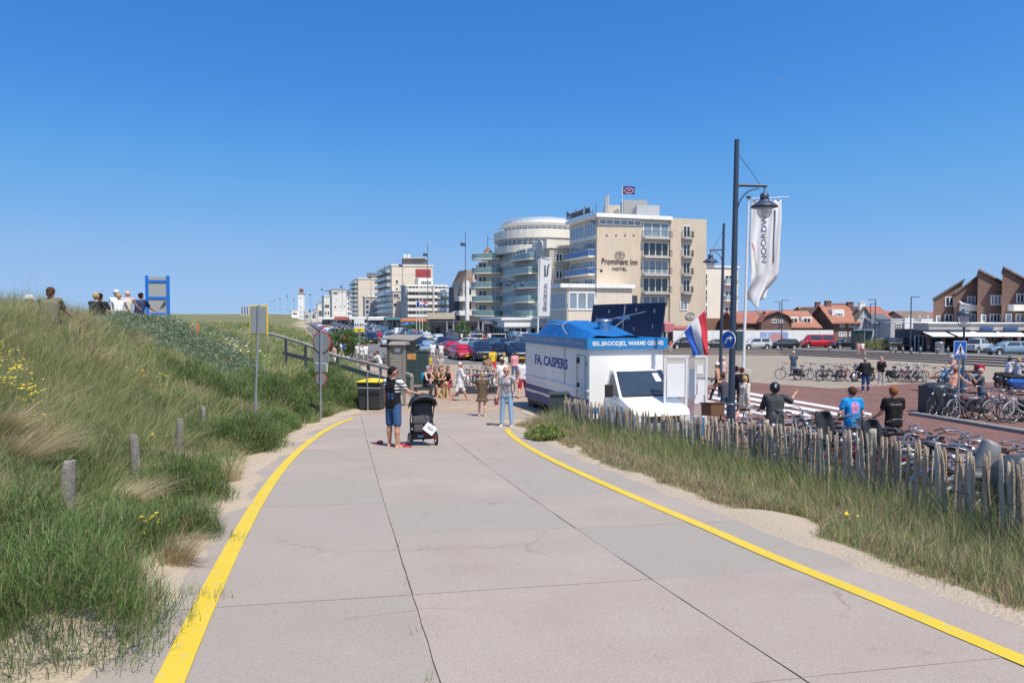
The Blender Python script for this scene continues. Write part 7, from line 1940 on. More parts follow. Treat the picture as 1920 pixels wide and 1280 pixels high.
def mixpal(n,fs,jit=.18):
 a=pal(n,GREEN,jit=jit);b=pal(n,STRAW,jit=jit)
 k=npr.uniform(0,1,n)<fs
 a[k]=b[k];return a
def px_ground(px,py):p=hit(px,py);return p.x,p.y
SHR=[]
for px,py,rx,ry,h,kd in((75,1215,.80,.75,.72,'d'),(20,1100,.8,.8,.8,'d'),(150,1130,.45,.5,.42,'d'),(235,1045,.45,.5,.42,'d'),(455,845,.85,1.0,.75,'d'),(380,850,.8,.9,.5,'d'),(345,945,.6,.65,.58,'d'),(520,765,1.1,1.6,1.0,'d'),(575,760,.95,1.5,.95,'d'),(640,757,.8,1.2,.95,'d'),(610,740,.9,1.4,1.1,'d'),(655,765,.5,.8,.55,'d'),(240,880,.8,.9,.4,'d'),(330,1010,.45,.5,.35,'d'),(150,1000,.7,.7,.35,'d'),(420,760,1.3,1.5,.8,'d'),(60,930,.9,.9,.4,'d'),(300,655,1.6,2.2,.65,'b'),(370,670,1.6,2.2,.7,'b'),(250,625,1.6,2.4,.6,'b'),(420,690,1.3,2.0,.6,'b'),(330,620,1.8,2.6,.65,'b'),(205,605,1.7,2.6,.5,'b'),(395,640,1.7,2.6,.6,'b'),(440,720,.9,1.5,.5,'b')):
 x,y=px_ground(px,py);SHR.append((x,y,rx,ry,h,kd))
POSTS=[((px-960)/FPX*y,y)for px,y in((112,8.0),(255,10.7),(328,13.4),(383,16.0))]
def shrub_field(X,Y):
 f=np.zeros(len(X))
 for x,y in POSTS:f=np.maximum(f,1-((X-x*.97)/.30)**2-((Y-y+.55)/.75)**2)
 for x,y,rx,ry,h,kd in SHR:
  f=np.maximum(f,1-((X-x)/rx)**2-((Y-y)/ry)**2)
 return f
def strawness(X,Y,lo=.12,hi=.85):
 v=.5+.5*vnoise(X,Y,2.1,21)*.7+.3*vnoise(X,Y,.7,22)
 v=v+.18*np.clip((-X-.45*Y-1)/3,0,1)
 return np.clip(lo+(hi-lo)*ss(v),0,1)
def marram(name,n,y0,y1,x0,x1,hm,wm,label,per=26,seg=3,fs=(.1,.75),wind=.38):
 nt_=n//per
 T=scatter(nt_,x0,x1,y0,y1)
 T=T[shrub_field(T[:,0],T[:,1])<.15]
 nt_=len(T)
 th=npr.uniform(.55,1.35,nt_);tb=npr.uniform(.15,.95,nt_);tl=npr.uniform(0,2*np.pi,nt_)
 ts=np.clip(strawness(T[:,0],T[:,1],*fs)+npr.choice([-.45,-.1,.6],nt_,p=[.5,.28,.22]),0,1)
 idx=np.repeat(np.arange(nt_),per)
 m=len(idx)
 rr=npr.uniform(0,.15,m)+.01;aa=npr.uniform(0,2*np.pi,m)
 X=T[idx,0]+rr*np.cos(aa);Y=T[idx,1]+rr*np.sin(aa)
 Z=ground_z(X,Y)-.02
 edge=np.clip((x_edge(Y)-X)/1.4,.35,1)
 H=hm*th[idx]*npr.uniform(.45,1.15,m)*edge
 L=np.stack([np.cos(aa)*.65+wind+.55*np.cos(tl[idx]),np.sin(aa)*.65+.1+.55*np.sin(tl[idx])],1)
 B=np.clip(tb[idx]+npr.uniform(-.25,.3,m),.05,1.15)
 k=npr.uniform(0,1,m)<ts[idx]
 Cc=pal(m,GREEN);S=pal(m,STRAW);Cc[k]=S[k]
 tip=Cc*.6+pal(m,STRAW)*.4
 return blades(name,np.stack([X,Y,Z],1),H,wm*npr.uniform(.7,1.3,m),L,B,Cc,grass_m,label,'grass',seg,tipcol=tip)
marram('dune_grass',95000,3.5,9,-9.5,-2.5,.58,.0055,'tall green and straw grass leaning over the sandy edge in the near left corner',per=52,seg=4)
marram('dune_grass',120000,9,16,-14.5,-3.2,.62,.008,'windswept mixed green and straw grass around the weathered posts',per=44)
marram('dune_grass',100000,16,27,-22.5,-4.4,.62,.013,'long grass over the crest of the dune left of the path',per=34)
marram('dune_grass',60000,27,60,-48,-5,.6,.03,'greener grass on the dune field behind the wooden railing',per=16,fs=(.05,.45),seg=2)
marram('dune_grass',30000,60,200,-150,-9,.7,.09,'distant dune grass beside the parked cars',per=10,fs=(.05,.4),seg=2)
marram('tall_stems',7000,5,26,-20,-4,1.0,.006,'scattered tall seed stems standing above the dune grass',per=5,seg=4,fs=(.7,.95))
def under(name,n,y0,y1,x0,x1,h,w,label,fs,strip=False):
 T=scatter(n,x0,x1,y0,y1)
 m=len(T);Z=ground_z(T[:,0],T[:,1])-.01
 k=npr.uniform(0,1,m)<(strawness(T[:,0],T[:,1])*fs)
 Cc=pal(m,GREEN);S=pal(m,STRAW);Cc[k]=S[k]
 aa=npr.uniform(0,2*np.pi,m)
 return blades(name,np.column_stack([T,Z]),h*npr.uniform(.4,1.3,m),w*npr.uniform(.7,1.3,m),np.stack([np.cos(aa)+.3,np.sin(aa)],1),npr.uniform(.1,.9,m),Cc,grass_m,label,'grass',2)
under('short_grass',75000,3.5,14,-12.5,-2.4,.2,.006,'short thatch and seedlings between the tall tufts beside the path',1.0)
under('short_grass',40000,3.2,7.5,-8,-2.2,.26,.005,'dense short green and straw blades in the near left corner',.8)
under('short_grass',60000,14,45,-34,-4.2,.24,.02,'low green growth under the tall dune grass farther back',.7)
def undergrowth():
 cs=[]
 r9=np.random.default_rng(4)
 while len(cs)<370:
  y=r9.uniform(3.3,27);u=r9.uniform(.15,4.2)**1.0;x=float(x_edge(y))-u
  if x<-.72*y-.5:continue
  if min(((x-a)/.4)**2+((y-b_+.5)/.8)**2 for a,b_ in POSTS)<1:continue
  if vnoise(x,y,2.3,44)+.25*(u<2.2)<-.15:continue
  cs.append((x,y,r9.uniform(.25,.62),r9.uniform(.22,.50)*min(1,.45+u)))
 P=[];H=[];W_=[];L=[];B=[];Cc=[]
 gcol=[(.11,.18,.05),(.16,.23,.07),(.09,.14,.045),(.24,.27,.12),(.30,.27,.14)]
 for x,y,r,h in cs:
  n=int(620*(r/.4)**2)
  u=npr.normal(size=(n,3));u/=np.linalg.norm(u,axis=1)[:,None];u[:,2]=np.abs(u[:,2]);q=u*(npr.uniform(.2,1,n)**.45)[:,None]
  X=x+q[:,0]*r;Y=y+q[:,1]*r;Z=ground_z(X,Y)+q[:,2]*h-.03
  k=cover(X,Y)>.3;n=int(k.sum())
  if n==0:continue
  P.append(np.stack([X,Y,Z],1)[k]);H.append(npr.uniform(.06,.17,n));W_.append(np.full(n,.0028+.0005*y));L.append((u[:,:2]*.7+npr.normal(size=(len(u),2))*.7)[k]);B.append(npr.uniform(.5,1.2,n))
  base=np.array(gcol[npr.integers(5)]);Cc.append(base*npr.uniform(.75,1.3,(n,1))*npr.uniform(.92,1.08,(n,3)))
 blades('green_undergrowth',np.concatenate(P),np.concatenate(H),np.concatenate(W_),np.concatenate(L),np.concatenate(B),np.concatenate(Cc),grass_m,'feathery green undergrowth tangled between the grass tufts along the left of the path','ground cover',2)
undergrowth()
def straw_clumps():
 P=[];H=[];L=[];Cc=[];B=[]
 for px,py,n,h,dx,dy in((15,905,900,.75,1,.1),(60,880,700,.7,1,.2),(5,850,700,.8,1,0),(215,985,700,.6,.9,.5),(250,960,500,.55,.9,.4),(300,930,500,.5,.9,.3),(430,905,500,.45,-.2,.3),(345,1000,600,.42,.6,-.2),(330,1060,500,.38,.7,-.3),(110,760,400,.6,.8,0),(330,700,300,.6,.3,.1),(310,690,260,.6,.2,0),(440,735,400,.55,.3,0),(210,1120,500,.4,.5,-.4),(250,1150,300,.3,.6,-.4),(60,1040,400,.6,.9,.1),(600,770,260,.35,.4,0),(180,700,400,.7,.9,0),(250,660,400,.7,.9,0),(130,620,400,.7,.8,0)):
  c=hit(px,py);aa=npr.uniform(0,6.28,n);rr=npr.uniform(0,.16,n)*max(1,c.y/10)
  X=c.x+rr*np.cos(aa);Y=c.y+rr*np.sin(aa)
  P.append(np.stack([X,Y,ground_z(X,Y)-.02],1));H.append(h*npr.uniform(.5,1.15,n));L.append(np.stack([np.cos(aa)*.45+dx,np.sin(aa)*.45+dy],1));B.append(npr.uniform(.5,1.15,n));Cc.append(pal(n,[(.58,.48,.30),(.50,.40,.24),(.62,.54,.36),(.42,.35,.20)]))
 P=np.concatenate(P);Y=P[:,1]
 blades('straw_tufts',P,np.concatenate(H),.0035+.0004*Y,np.concatenate(L),np.concatenate(B),np.concatenate(Cc),grass_m,'bleached straw tufts arching between the weathered posts','grass',4)
straw_clumps()
def strip_grass():
 n=6200
 T=scatter(n,-.5,6.2,3.2,21.4)
 r=T[:,0]-x_right(T[:,1])
 T=T[r>0];r=T[:,0]-x_right(T[:,1]);nt_=len(T)
 per=22;idx=np.repeat(np.arange(nt_),per);m=len(idx)
 aa=npr.uniform(0,2*np.pi,m);rr=npr.uniform(0,.12,m)
 X=T[idx,0]+rr*np.cos(aa);Y=T[idx,1]+rr*np.sin(aa);Z=ground_z(X,Y)-.01
 f=x_fence(Y)-X
 near=np.exp(-(np.clip(f,0,9)/.9)**2)
 H=(.15+.46*near)*npr.uniform(.5,1.3,m)*np.clip(.35+(X-x_right(Y))/1.0,.3,1)*npr.uniform(.45,1.35,nt_)[idx]
 lush=.5+.5*vnoise(X,Y,1.5,33)
 fs=np.clip(.74+.30*(X-x_right(Y)<.9)-.42*near-.25*lush+npr.uniform(-.2,.2,nt_)[idx],.04,.9)
 k=npr.uniform(0,1,m)<fs
 Cc=pal(m,[(.16,.25,.07),(.20,.30,.09),(.24,.32,.12),(.13,.20,.06)]);S=pal(m,[(.42,.35,.19),(.36,.28,.16),(.50,.42,.26),(.38,.25,.17)]);Cc[k]=S[k]
 L=np.stack([np.cos(aa)*.9+.1,np.sin(aa)*.9],1)
 w=np.interp(Y,[4,10,20],[.005,.008,.014])
 blades('verge_grass',np.stack([X,Y,Z],1),H,w*npr.uniform(.7,1.3,m),L,np.clip(npr.uniform(.05,.7,m),0,1),Cc,grass_m,'green and straw verge grass between the concrete path and the paling fence','grass',3,tipcol=Cc*.75+pal(m,STRAW)*.25)
strip_grass()
under('verge_litter',16000,3.6,21,-.6,6.0,.07,.006,'short dead straw along the edge of the concrete on the right',2.2)
under('fence_foot_grass',9000,5,20,3,6.2,.22,.008,'thin short grass around the feet of the paling fence',.5)
def seam_weeds():
 P=[]
 for px,py,k in((438,1008,26),(430,1015,20),(380,1118,40),(400,1122,30),(352,1110,25),(818,1275,10),(790,1190,5),(760,1095,5),(735,1030,4),(1012,925,4),(640,800,14),(690,780,10),(870,800,6),(900,845,5),(985,905,4),(1290,1110,3)):
  c=hit(px,py);
  for _ in range(k):P.append((c.x+rnd.gauss(0,.05+.05*(k>15)),c.y+rnd.gauss(0,.04),float(zpath(c.y))+.0))
 P=np.array(P);m=len(P);aa=npr.uniform(0,6.28,m)
 blades('seam_weeds',P,npr.uniform(.04,.16,m),np.full(m,.004),np.stack([np.cos(aa),np.sin(aa)],1),npr.uniform(.3,1,m),mixpal(m,.6),grass_m,'small dry weeds growing from the seams of the concrete path','weeds',3)
seam_weeds()
def thicket(x,y,rx,ry,h,kd,label,n):
 u=npr.normal(size=(n,3));u/=np.linalg.norm(u,axis=1)[:,None];u[:,2]=np.abs(u[:,2])
 rad=npr.uniform(.35,1,n)**.5
 ph=npr.uniform(0,10,3)
 lump=1+.22*np.sin(u[:,0]*6+ph[0])*np.cos(u[:,1]*6+ph[1])+.12*np.sin(u[:,2]*9+ph[2])
 q=u*(rad*lump)[:,None]
 X=x+q[:,0]*rx;Y=y+q[:,1]*ry
 Z=ground_z(X,Y)+q[:,2]*h
 C=np.stack([X,Y,Z],1)
 if kd=='d':
  col=pal(n,[(.10,.17,.05),(.14,.22,.065),(.18,.26,.09),(.08,.13,.04),(.26,.24,.12)])
  return blades('green_thicket',C,npr.uniform(.07,.17,n),np.full(n,.0032+.0005*y),u[:,:2]*.7+npr.normal(size=(n,2))*.7,npr.uniform(.3,1,n),col,grass_m,label,'shrub',2,kind=None)
 if kd=='y':
  col=pal(n,[(.17,.23,.055),(.23,.28,.08),(.13,.19,.05),(.28,.27,.12)])
  return leaves('bright_shrub',C,npr.uniform(.03,.055,n),col,leaf_m,label,'shrub',kind=None)
 col=pal(n,[(.17,.23,.13),(.22,.28,.17),(.12,.17,.09),(.29,.34,.23)])
 return leaves('grey_thicket',C,npr.uniform(.022,.04,n),col,leaf_m,label,'shrub',kind=None,long=3.2)
where=['lowest at the left picture edge','beside the straw tuft at the left edge','small one right of the lowest bush at the left edge','small one below the yellow blossoms by the sand','dense one overhanging the path before the posts end','behind the third weathered post','in front of the third weathered post','right of the yellow rimmed sign post','midway between the two sign posts','at the foot of the round sign','left of the round sign foot','at the right tip of the dune by the sand','behind the second weathered post','spilling onto the sand below the second post','at the foot of the nearest weathered post','left of the yellow rimmed sign post','left of the nearest weathered post']
wb=['below the blue frame','right below the blue frame','left below the blue frame','low right end of the grey patch','top of the grey patch under the blue frame','farthest left on the crest','farthest right near the crest','smallest one at the right foot of the grey patch']
i=j=0
for x,y,rx,ry,h,kd in SHR:
 if kd=='d':thicket(x,y,rx,ry,h,kd,'dark green feathery thicket, '+where[i],int(9500*rx*ry/.6)if y<16 else int(7500*rx*ry));i+=1
 else:thicket(x,y,rx,ry,h,kd,'grey green leafy thicket, '+wb[j],16000);j+=1
for px,py,rx,ry,h,lb in((1062,818,.75,.9,.42,'bright yellow green shrub at the left end of the paling fence'),(1025,822,.5,.7,.25,'low yellow green shrub on the tip of the grass strip'),(1120,828,.6,.8,.35,'yellow green shrub just right of the fence end')):
 x,y=px_ground(px,py);thicket(x,y,rx,ry,h,'y',lb,5000)
flm=mat('yellow_petals',(.85,.62,.03),.6,var=.15);whm=mat('white_petals',(.75,.73,.6),.6,var=.1);orm=mat('orange_berries',(.75,.35,.04),.5);stm_=mat('flower_stem',(.16,.22,.07),.7)
def flower_plant(name,px,py,n,spread,h,m,label,cat='flowers',size=.015,at_h=None):
 c=hit(px,py)
 mb=MB()
 for _ in range(n):
  dx,dy=rnd.gauss(0,spread),rnd.gauss(0,spread*.8);hh=h*rnd.uniform(.55,1.1)
  x,y=c.x+dx,c.y+dy;z0=float(ground_z(x,y))-c.z
  top=Vector((dx+rnd.uniform(-.03,.08),dy,z0+hh))
  mb.tube([(dx*.6,dy*.6,z0-.02),top],.0025,3,1,cap=False)
  s_=size*rnd.uniform(.7,1.3)
  for k in range(rnd.choice((1,2,3))):
   t=top+Vector((rnd.uniform(-.03,.03),rnd.uniform(-.03,.03),rnd.uniform(-.02,.02)))
   ax=rnd.uniform(0,6)
   vs=[t+Vector((math.cos(ax+q*1.047)*s_*(1 if q%2 else .6),math.sin(ax+q*1.047)*s_*(1 if q%2 else .6),.004*(q%2)))for q in range(6)]
   vs+=[v+Vector((0,-.3*s_,-.5*s_))for v in vs]
   mb.add(vs,[(0,1,2,3,4,5),(11,10,9,8,7,6)]+[(q,q+6,(q+1)%6+6,(q+1)%6)for q in range(6)],0)
 o=mb.build(name,[m,stm_]);o.location=(c.x,c.y,c.z)
 tag(o,label,cat);return o
for a in((30,790,60,.24,.75,flm,'yellow ragwort clump largest, spreading at the left picture edge'),(12,715,30,.2,.6,flm,'yellow ragwort clump above the largest one at the left edge'),(62,850,24,.2,.5,flm,'yellow ragwort sprigs trailing below the large clump'),(265,745,30,.28,.45,orm,'orange yellow blossoms in the grass below the grey thicket'),(302,738,6,.08,.4,flm,'single yellow blossom right of the orange ones'),(120,1045,5,.05,.35,flm,'two yellow blossoms at the foot of the nearest weathered post'),(292,1040,6,.05,.35,flm,'yellow blossoms on the sand edge below the second weathered post'),(157,1075,3,.02,.35,flm,'lone yellow blossom low on the left'),(85,790,5,.06,.4,flm,'yellow sprig right of the large ragwort clump'),(40,835,5,.05,.4,flm,'yellow sprig low under the ragwort'),(285,860,4,.04,.4,flm,'orange yellow blossom left of the third weathered post'),(325,850,3,.03,.4,flm,'yellow blossom on the third weathered post'),(330,650,16,.35,.5,orm,'orange berries in the grey thicket under the blue frame'),(1563,930,6,.04,.5,flm,'orange yellow flower in front of the fence, highest'),(1556,950,4,.03,.3,flm,'small yellow flower below the highest one by the fence'),(1412,925,4,.04,.2,flm,'yellow flower in the verge left of the tall fence post'),(1465,940,3,.03,.2,flm,'yellow flower in the verge under the tall fence post'),(1588,1015,4,.03,.25,flm,'yellow flower nearest the sand in the verge'),(1310,895,3,.03,.3,flm,'yellow flower in the green part of the verge')):
 flower_plant('flowering_plant',*a)
for a in((405,648,40,.8,.5,whm,'white umbel flowers scattered right of the grey thicket'),(440,668,26,.6,.5,whm,'white umbel flowers beside the yellow rimmed sign'),(268,598,10,.5,.5,whm,'white flowers under the blue frame on the crest')):
 flower_plant('flowering_plant',*a,size=.028)['kind']='stuff'
flower_plant('flowering_plant',575,770,40,.35,.3,mat('pale_yellow_petals',(.55,.55,.10),.6),'low pale yellow flowers on the sand edge left of the bin',size=.02)
SKIN=dict(light=(.62,.36,.26),tan=(.48,.25,.16),pink=(.66,.36,.28),brown=(.30,.15,.09))
HAIR=dict(dark=(.018,.013,.011),brown=(.07,.035,.018),blond=(.42,.28,.13),grey=(.25,.24,.23),white=(.55,.53,.50),ginger=(.25,.09,.03))
def V3(a):return np.array(a,float)
def rotz(v,a):c,s=math.cos(a),math.sin(a);return V3((v[0]*c-v[1]*s,v[0]*s+v[1]*c,v[2]))
def skeleton(P):
 ""
 g_=P.get
 fem=P.get('fem',0)
 J={}
 hipw=.092;shw=.165 if fem else .185
 ll=g_('leg_l',(0,0,3));lr=g_('leg_r',(0,0,3))
 legs={}
 for s_,nm,(pt,kn,sp)in((-1,'l',ll),(1,'r',lr)):
  a=R(pt);b=R(pt-kn);sa=math.sin(R(sp))*s_
  th=V3((sa,math.sin(a),-math.cos(a)));th/=np.linalg.norm(th)
  sh=V3((sa*.6,math.sin(b),-math.cos(b)));sh/=np.linalg.norm(sh)
  legs[nm]=(s_,th,sh,b)
 low=0
 for nm,(s_,th,sh,b)in legs.items():low=min(low,(th*.43+sh*.42)[2])
 hz=-low+.075-.03
 if 'hipz' in P:hz=P['hipz']
 pel=V3((0,0,hz+.03));J['pel']=pel
 for nm,(s_,th,sh,b)in legs.items():
  h=pel+V3((s_*hipw,0,-.03));k=h+th*.43;an=k+sh*.42
  J['hip'+nm]=h;J['knee'+nm]=k;J['ank'+nm]=an
  fp=g_('foot',0);fa=R(min(0,math.degrees(b))*.7 if b<0 else min(25,math.degrees(b))*.6)
  J['toe'+nm]=an+V3((s_*.02,.155*math.cos(fa),-.045+.155*math.sin(fa)))
  J['heel'+nm]=an+V3((0,-.045*math.cos(fa),-.045-.03*math.sin(fa)))
 ln=R(g_('lean',2));sd=R(g_('side',0));tw=R(g_('twist',0))
 up=V3((math.sin(sd),math.sin(ln),math.cos(ln)*math.cos(sd)));up/=np.linalg.norm(up)
 J['waist']=pel+up*.17;J['chest']=pel+up*.36;J['neck']=pel+up*.52
 sx=rotz(V3((1,0,0)),tw)
 for s_,nm in((-1,'l'),(1,'r')):
  sh=pel+up*.475+sx*s_*shw;J['sh'+nm]=sh
  pt,ab,el,inn=g_('arm_'+nm,(0,8,12,0))
  a=R(pt);d=V3((math.sin(R(ab))*s_,math.sin(a)*math.cos(R(ab)),-math.cos(a)*math.cos(R(ab))));d=rotz(d,tw)
  e=sh+d*.29;a2=R(pt+el);d2=V3((math.sin(R(ab-inn))*s_,math.sin(a2)*math.cos(R(ab-inn)),-math.cos(a2)*math.cos(R(ab-inn))));d2=rotz(d2,tw);d2/=np.linalg.norm(d2)
  J['el'+nm]=e;J['wr'+nm]=e+d2*.25;J['hd'+nm]=d2
 hp=R(g_('head_pitch',0));hy=R(g_('head_yaw',0))
 J['headup']=V3((0,math.sin(-hp)*-1 if False else math.sin(hp),math.cos(hp)))
 J['head']=J['neck']+up*.03+J['headup']*.115+V3((0,.015,0))
 J['yaw']=hy
 return J
def interp(a,b,t):return a+(b-a)*t
def body_prims(J,fem=0,bulk=1.0,belly=0.0,child=0):
 p=[];B=bulk
 for n in 'lr':
  h,k,a=J['hip'+n],J['knee'+n],J['ank'+n]
  p.append((h,k,.083*B,.053*B));c=interp(k,a,.3)+V3((0,-.012,0));p.append((k,c,.052*B,.052*B));p.append((c,a,.052*B,.033))
  p.append((J['heel'+n]+V3((0,0,.012)),interp(J['heel'+n],J['toe'+n],.65)+V3((0,0,.012)),.033,.036));p.append((interp(J['heel'+n],J['toe'+n],.6)+V3((0,0,.005)),J['toe'+n],.036,.022))
  p.append((a,J['heel'+n]+V3((0,.03,.02)),.035,.033))
  s_,e,w=J['sh'+n],J['el'+n],J['wr'+n]
  p.append((s_,e,.050*B,.037*B));p.append((e,w,.038*B,.025))
  p.append((interp(J['neck'],s_,.3)-V3((0,0,.015)),s_,.045,.052*B))
 pe,wa,ch=J['pel'],J['waist'],J['chest']
 hw=.062 if not fem else .068
 for s_ in(-1,1):
  x=V3((s_,0,0))
  p.append((pe+x*hw-V3((0,0,.03)),wa+x*.048,.105*B,(.088 if fem else .098)*B,.95));p.append((wa+x*.048,ch+x*(.062 if fem else .075),(.088 if fem else .098)*B,.098*B,.95))
  if fem:p.append((ch+x*.065+V3((0,.075,-.02)),ch+x*.065+V3((0,.08,-.03)),.058,.055))
 p.append((ch,J['neck']-V3((0,0,.05)),.10*B,.075,.9))
 if belly:p.append((wa+V3((0,.05*belly,-.04)),wa+V3((0,.05*belly,.06)),.10*belly+.03,.09*belly+.03))
 p.append((J['neck']-V3((0,0,.05)),J['head']-J['headup']*.05,.052,.048))
 hd=J['head'];u=J['headup'];f=rotz(V3((0,1,0)),J['yaw'])
 p.append((hd+u*.035-f*.012,hd+u*.02-f*.01,.092,.09));p.append((hd-u*.03+f*.018,hd-u*.075+f*.03,.070,.048))
 p.append((hd-u*.005+f*.085,hd-u*.025+f*.098,.012,.016))
 sx=rotz(V3((1,0,0)),J['yaw'])
 for s_ in(-1,1):p.append((hd+sx*s_*.082-u*.01,hd+sx*s_*.088+u*.015,.014,.016))
 return p
def hand_prims(J,n,curl=35,grip=None):
 ""
 w=J['wr'+n];d=J['hd'+n];s_=-1 if n=='l' else 1
 fwd=V3((0,1,0));side=np.cross(d,fwd);L_=np.linalg.norm(side);side=side/L_ if L_>.2 else V3((1,0,0))
 nrm=np.cross(side,d);nrm/=np.linalg.norm(nrm)
 inward=V3((-s_,0,0));inward=inward-d*inward.dot(d);inward/=max(np.linalg.norm(inward),.01)
 palm=[(w,w+d*.035,.026,.028),(w+d*.03-nrm*.022,w+d*.085-nrm*.026,.017,.015),(w+d*.03+nrm*.022,w+d*.085+nrm*.026,.017,.015),(w+d*.035,w+d*.088,.018,.016)]
 mb=MB();lens=(.062,.074,.080,.074)
 for i in range(4):
  o=w+d*.085+nrm*(-.030+.020*i);c=R(curl*(.7+.12*i));a=o-d*.01;dd=d;pts=[a];q=o
  for sg,ln in((0,.42),(1,.32),(2,.26)):
   dd=dd*math.cos(c*.6)+inward*math.sin(c*.6);dd/=np.linalg.norm(dd);q=q+dd*lens[3-i]*ln;pts.append(q)
  mb.tube([Vector(x)for x in pts],[.0095,.009,.008,.006],6)
 t0=w+d*.028+nrm*.022;mb.tube([Vector(t0),Vector(t0+nrm*.028+d*.02+inward*.01),Vector(t0+nrm*.034+d*.048+inward*.02),Vector(t0+nrm*.028+d*.068+inward*.026)],[.012,.011,.009,.007],6)
 return palm,mb
def seg(a,b,r0,r1,t0=0.0,t1=1.0):return(interp(a,b,t0),interp(a,b,t1),r0+(r1-r0)*t0,r0+(r1-r0)*t1)
def torso_prims(J,fem,B,belly):
 return[q for q in body_prims(J,fem,B,belly)]
def cutz(lo=None,hi=None):
 def f(P,d):
  if lo is not None:d=np.maximum(d,lo-P[:,2])
  if hi is not None:d=np.maximum(d,P[:,2]-hi)
  return d
 return f
def plane_cut(pt,nrm,prev=None):
 nrm=nrm/np.linalg.norm(nrm)
 def f(P,d):
  if prev:d=prev(P,d)
  return np.maximum(d,(P-pt)@nrm)
 return f
PCOUNT=0
def person(pos,yaw,label,h=1.75,skin='light',pose=None,top=None,bottom=None,hair=('short','brown'),shoes=None,hat=None,fem=0,bulk=1.0,belly=0,vox=.02,extras=(),glasses=False,sink=0,group=None,paint_top=None,top_mats=None,proto=False):
 ""
 global PCOUNT
 PCOUNT+=1
 pose=dict(pose or{});pose['fem']=fem
 J=skeleton(pose)
 k=h/1.75
 o=root('person',pos,R(yaw),label,'person',group,scale=k)
 sm=cmat(SKIN[skin],'skin')
 prims=body_prims(J,fem,bulk,belly)
 ex=MB()
 fine=vox<=.016
 for n in 'lr':
  pp,fm=hand_prims(J,n,40)
  prims+=pp
  if fine or vox<=.021:ex.v+=[v for v in[]];base=len(ex.v);ex.add(fm.v,fm.f,0,True)
 hd,u=J['head'],J['headup'];f=rotz(V3((0,1,0)),J['yaw']);sx=rotz(V3((1,0,0)),J['yaw'])
 for s_ in(-1,1):
  e=hd+sx*s_*.033+u*.012+f*.078
  ex.lathe([(0,.007),(.011,.003),(.011,-.003),(0,-.007)],8,1,Matrix.Translation(Vector(e))@Matrix.Rotation(math.pi/2,4,'X'))
  ex.tube([Vector(e+u*.02-sx*.014),Vector(e+u*.024+f*.004),Vector(e+u*.02+sx*.014)],.0035,4,2)
 ex.tube([Vector(hd-u*.055+f*.080-sx*.022),Vector(hd-u*.057+f*.085),Vector(hd-u*.055+f*.080+sx*.022)],.0045,4,3)
 hc=cmat(HAIR[hair[1]],'cloth')
 blob('body',prims,vox,[sm,mat('eye_dark',(.03,.025,.02),.2),hc,mat('lips',(.40,.14,.12),.5)],o,k=.024,extra=ex)
 T=torso_prims(J,fem,bulk,belly)
 tors=T[18:]if False else None
 trunk=[q for q in T if(q[2]>.07 or q[3]>.07)and len(q)>4]+([q for q in T if belly and abs(q[2]-(.10*belly+.03))<1e-6])
 arms=lambda r,t1:[seg(J['sh'+n],J['el'+n],.050*bulk+r,.040*bulk+r,0,min(1,t1*2))for n in 'lr']+([seg(J['el'+n],J['wr'+n],.040*bulk+r,.030+r,0,min(1,t1*2-1))for n in 'lr']if t1>.5 else[])
 yoke=[(interp(J['neck'],J['sh'+n],.3)-V3((0,0,.015)),J['sh'+n],.052,.060*bulk)for n in 'lr']
 up=(J['neck']-J['pel']);up/=np.linalg.norm(up)
 def neckcut(P,d):
  return np.maximum(np.maximum(d,-cone_sd(P,J['neck']-up*.005+V3((0,.02,0)),J['neck']+up*.25,.066,.11)),(P-(J['neck']+up*.03))@up)
 if top:
  kd,col,sl=top[:3];loose=top[3]if len(top)>3 else .014
  pr=[(q[0],q[1],q[2]+loose,q[3]+loose)+tuple(q[4:])for q in trunk]+([(a,b,r0+.004,r1+.004)for a,b,r0,r1 in yoke]if kd!='tank' else[(interp(J['neck'],J['sh'+n],.35),interp(J['neck'],J['sh'+n],.6)-V3((0,0,.08)),.05,.06)for n in 'lr'])
  if sl>0:pr+=arms(.016+.3*max(0,loose-.014),sl)
  if fem:pr+=[(J['chest']+V3((s_*.065,.075,-.02)),J['chest']+V3((s_*.065,.08,-.03)),.07,.067)for s_ in(-1,1)]
  hem=J['pel'][2]-(.10 if kd!='long' else .28)
  c1=neckcut
  if kd=='long':
   pr+=[(J['pel']+V3((s_*.06,0,0)),J['pel']+V3((s_*.075,0,-.30)),.12*bulk,.15*bulk)for s_ in(-1,1)]
  low=plane_cut(J['pel']-up*(.10 if kd!='long' else .27),-up,c1)
  mats_=top_mats or[cmat(col)]
  blob('shirt' if kd in('shirt','tank','long')else kd,pr,vox,mats_,o,k=.02,cut=low,paint=(lambda C:paint_top(C,J))if paint_top else None)
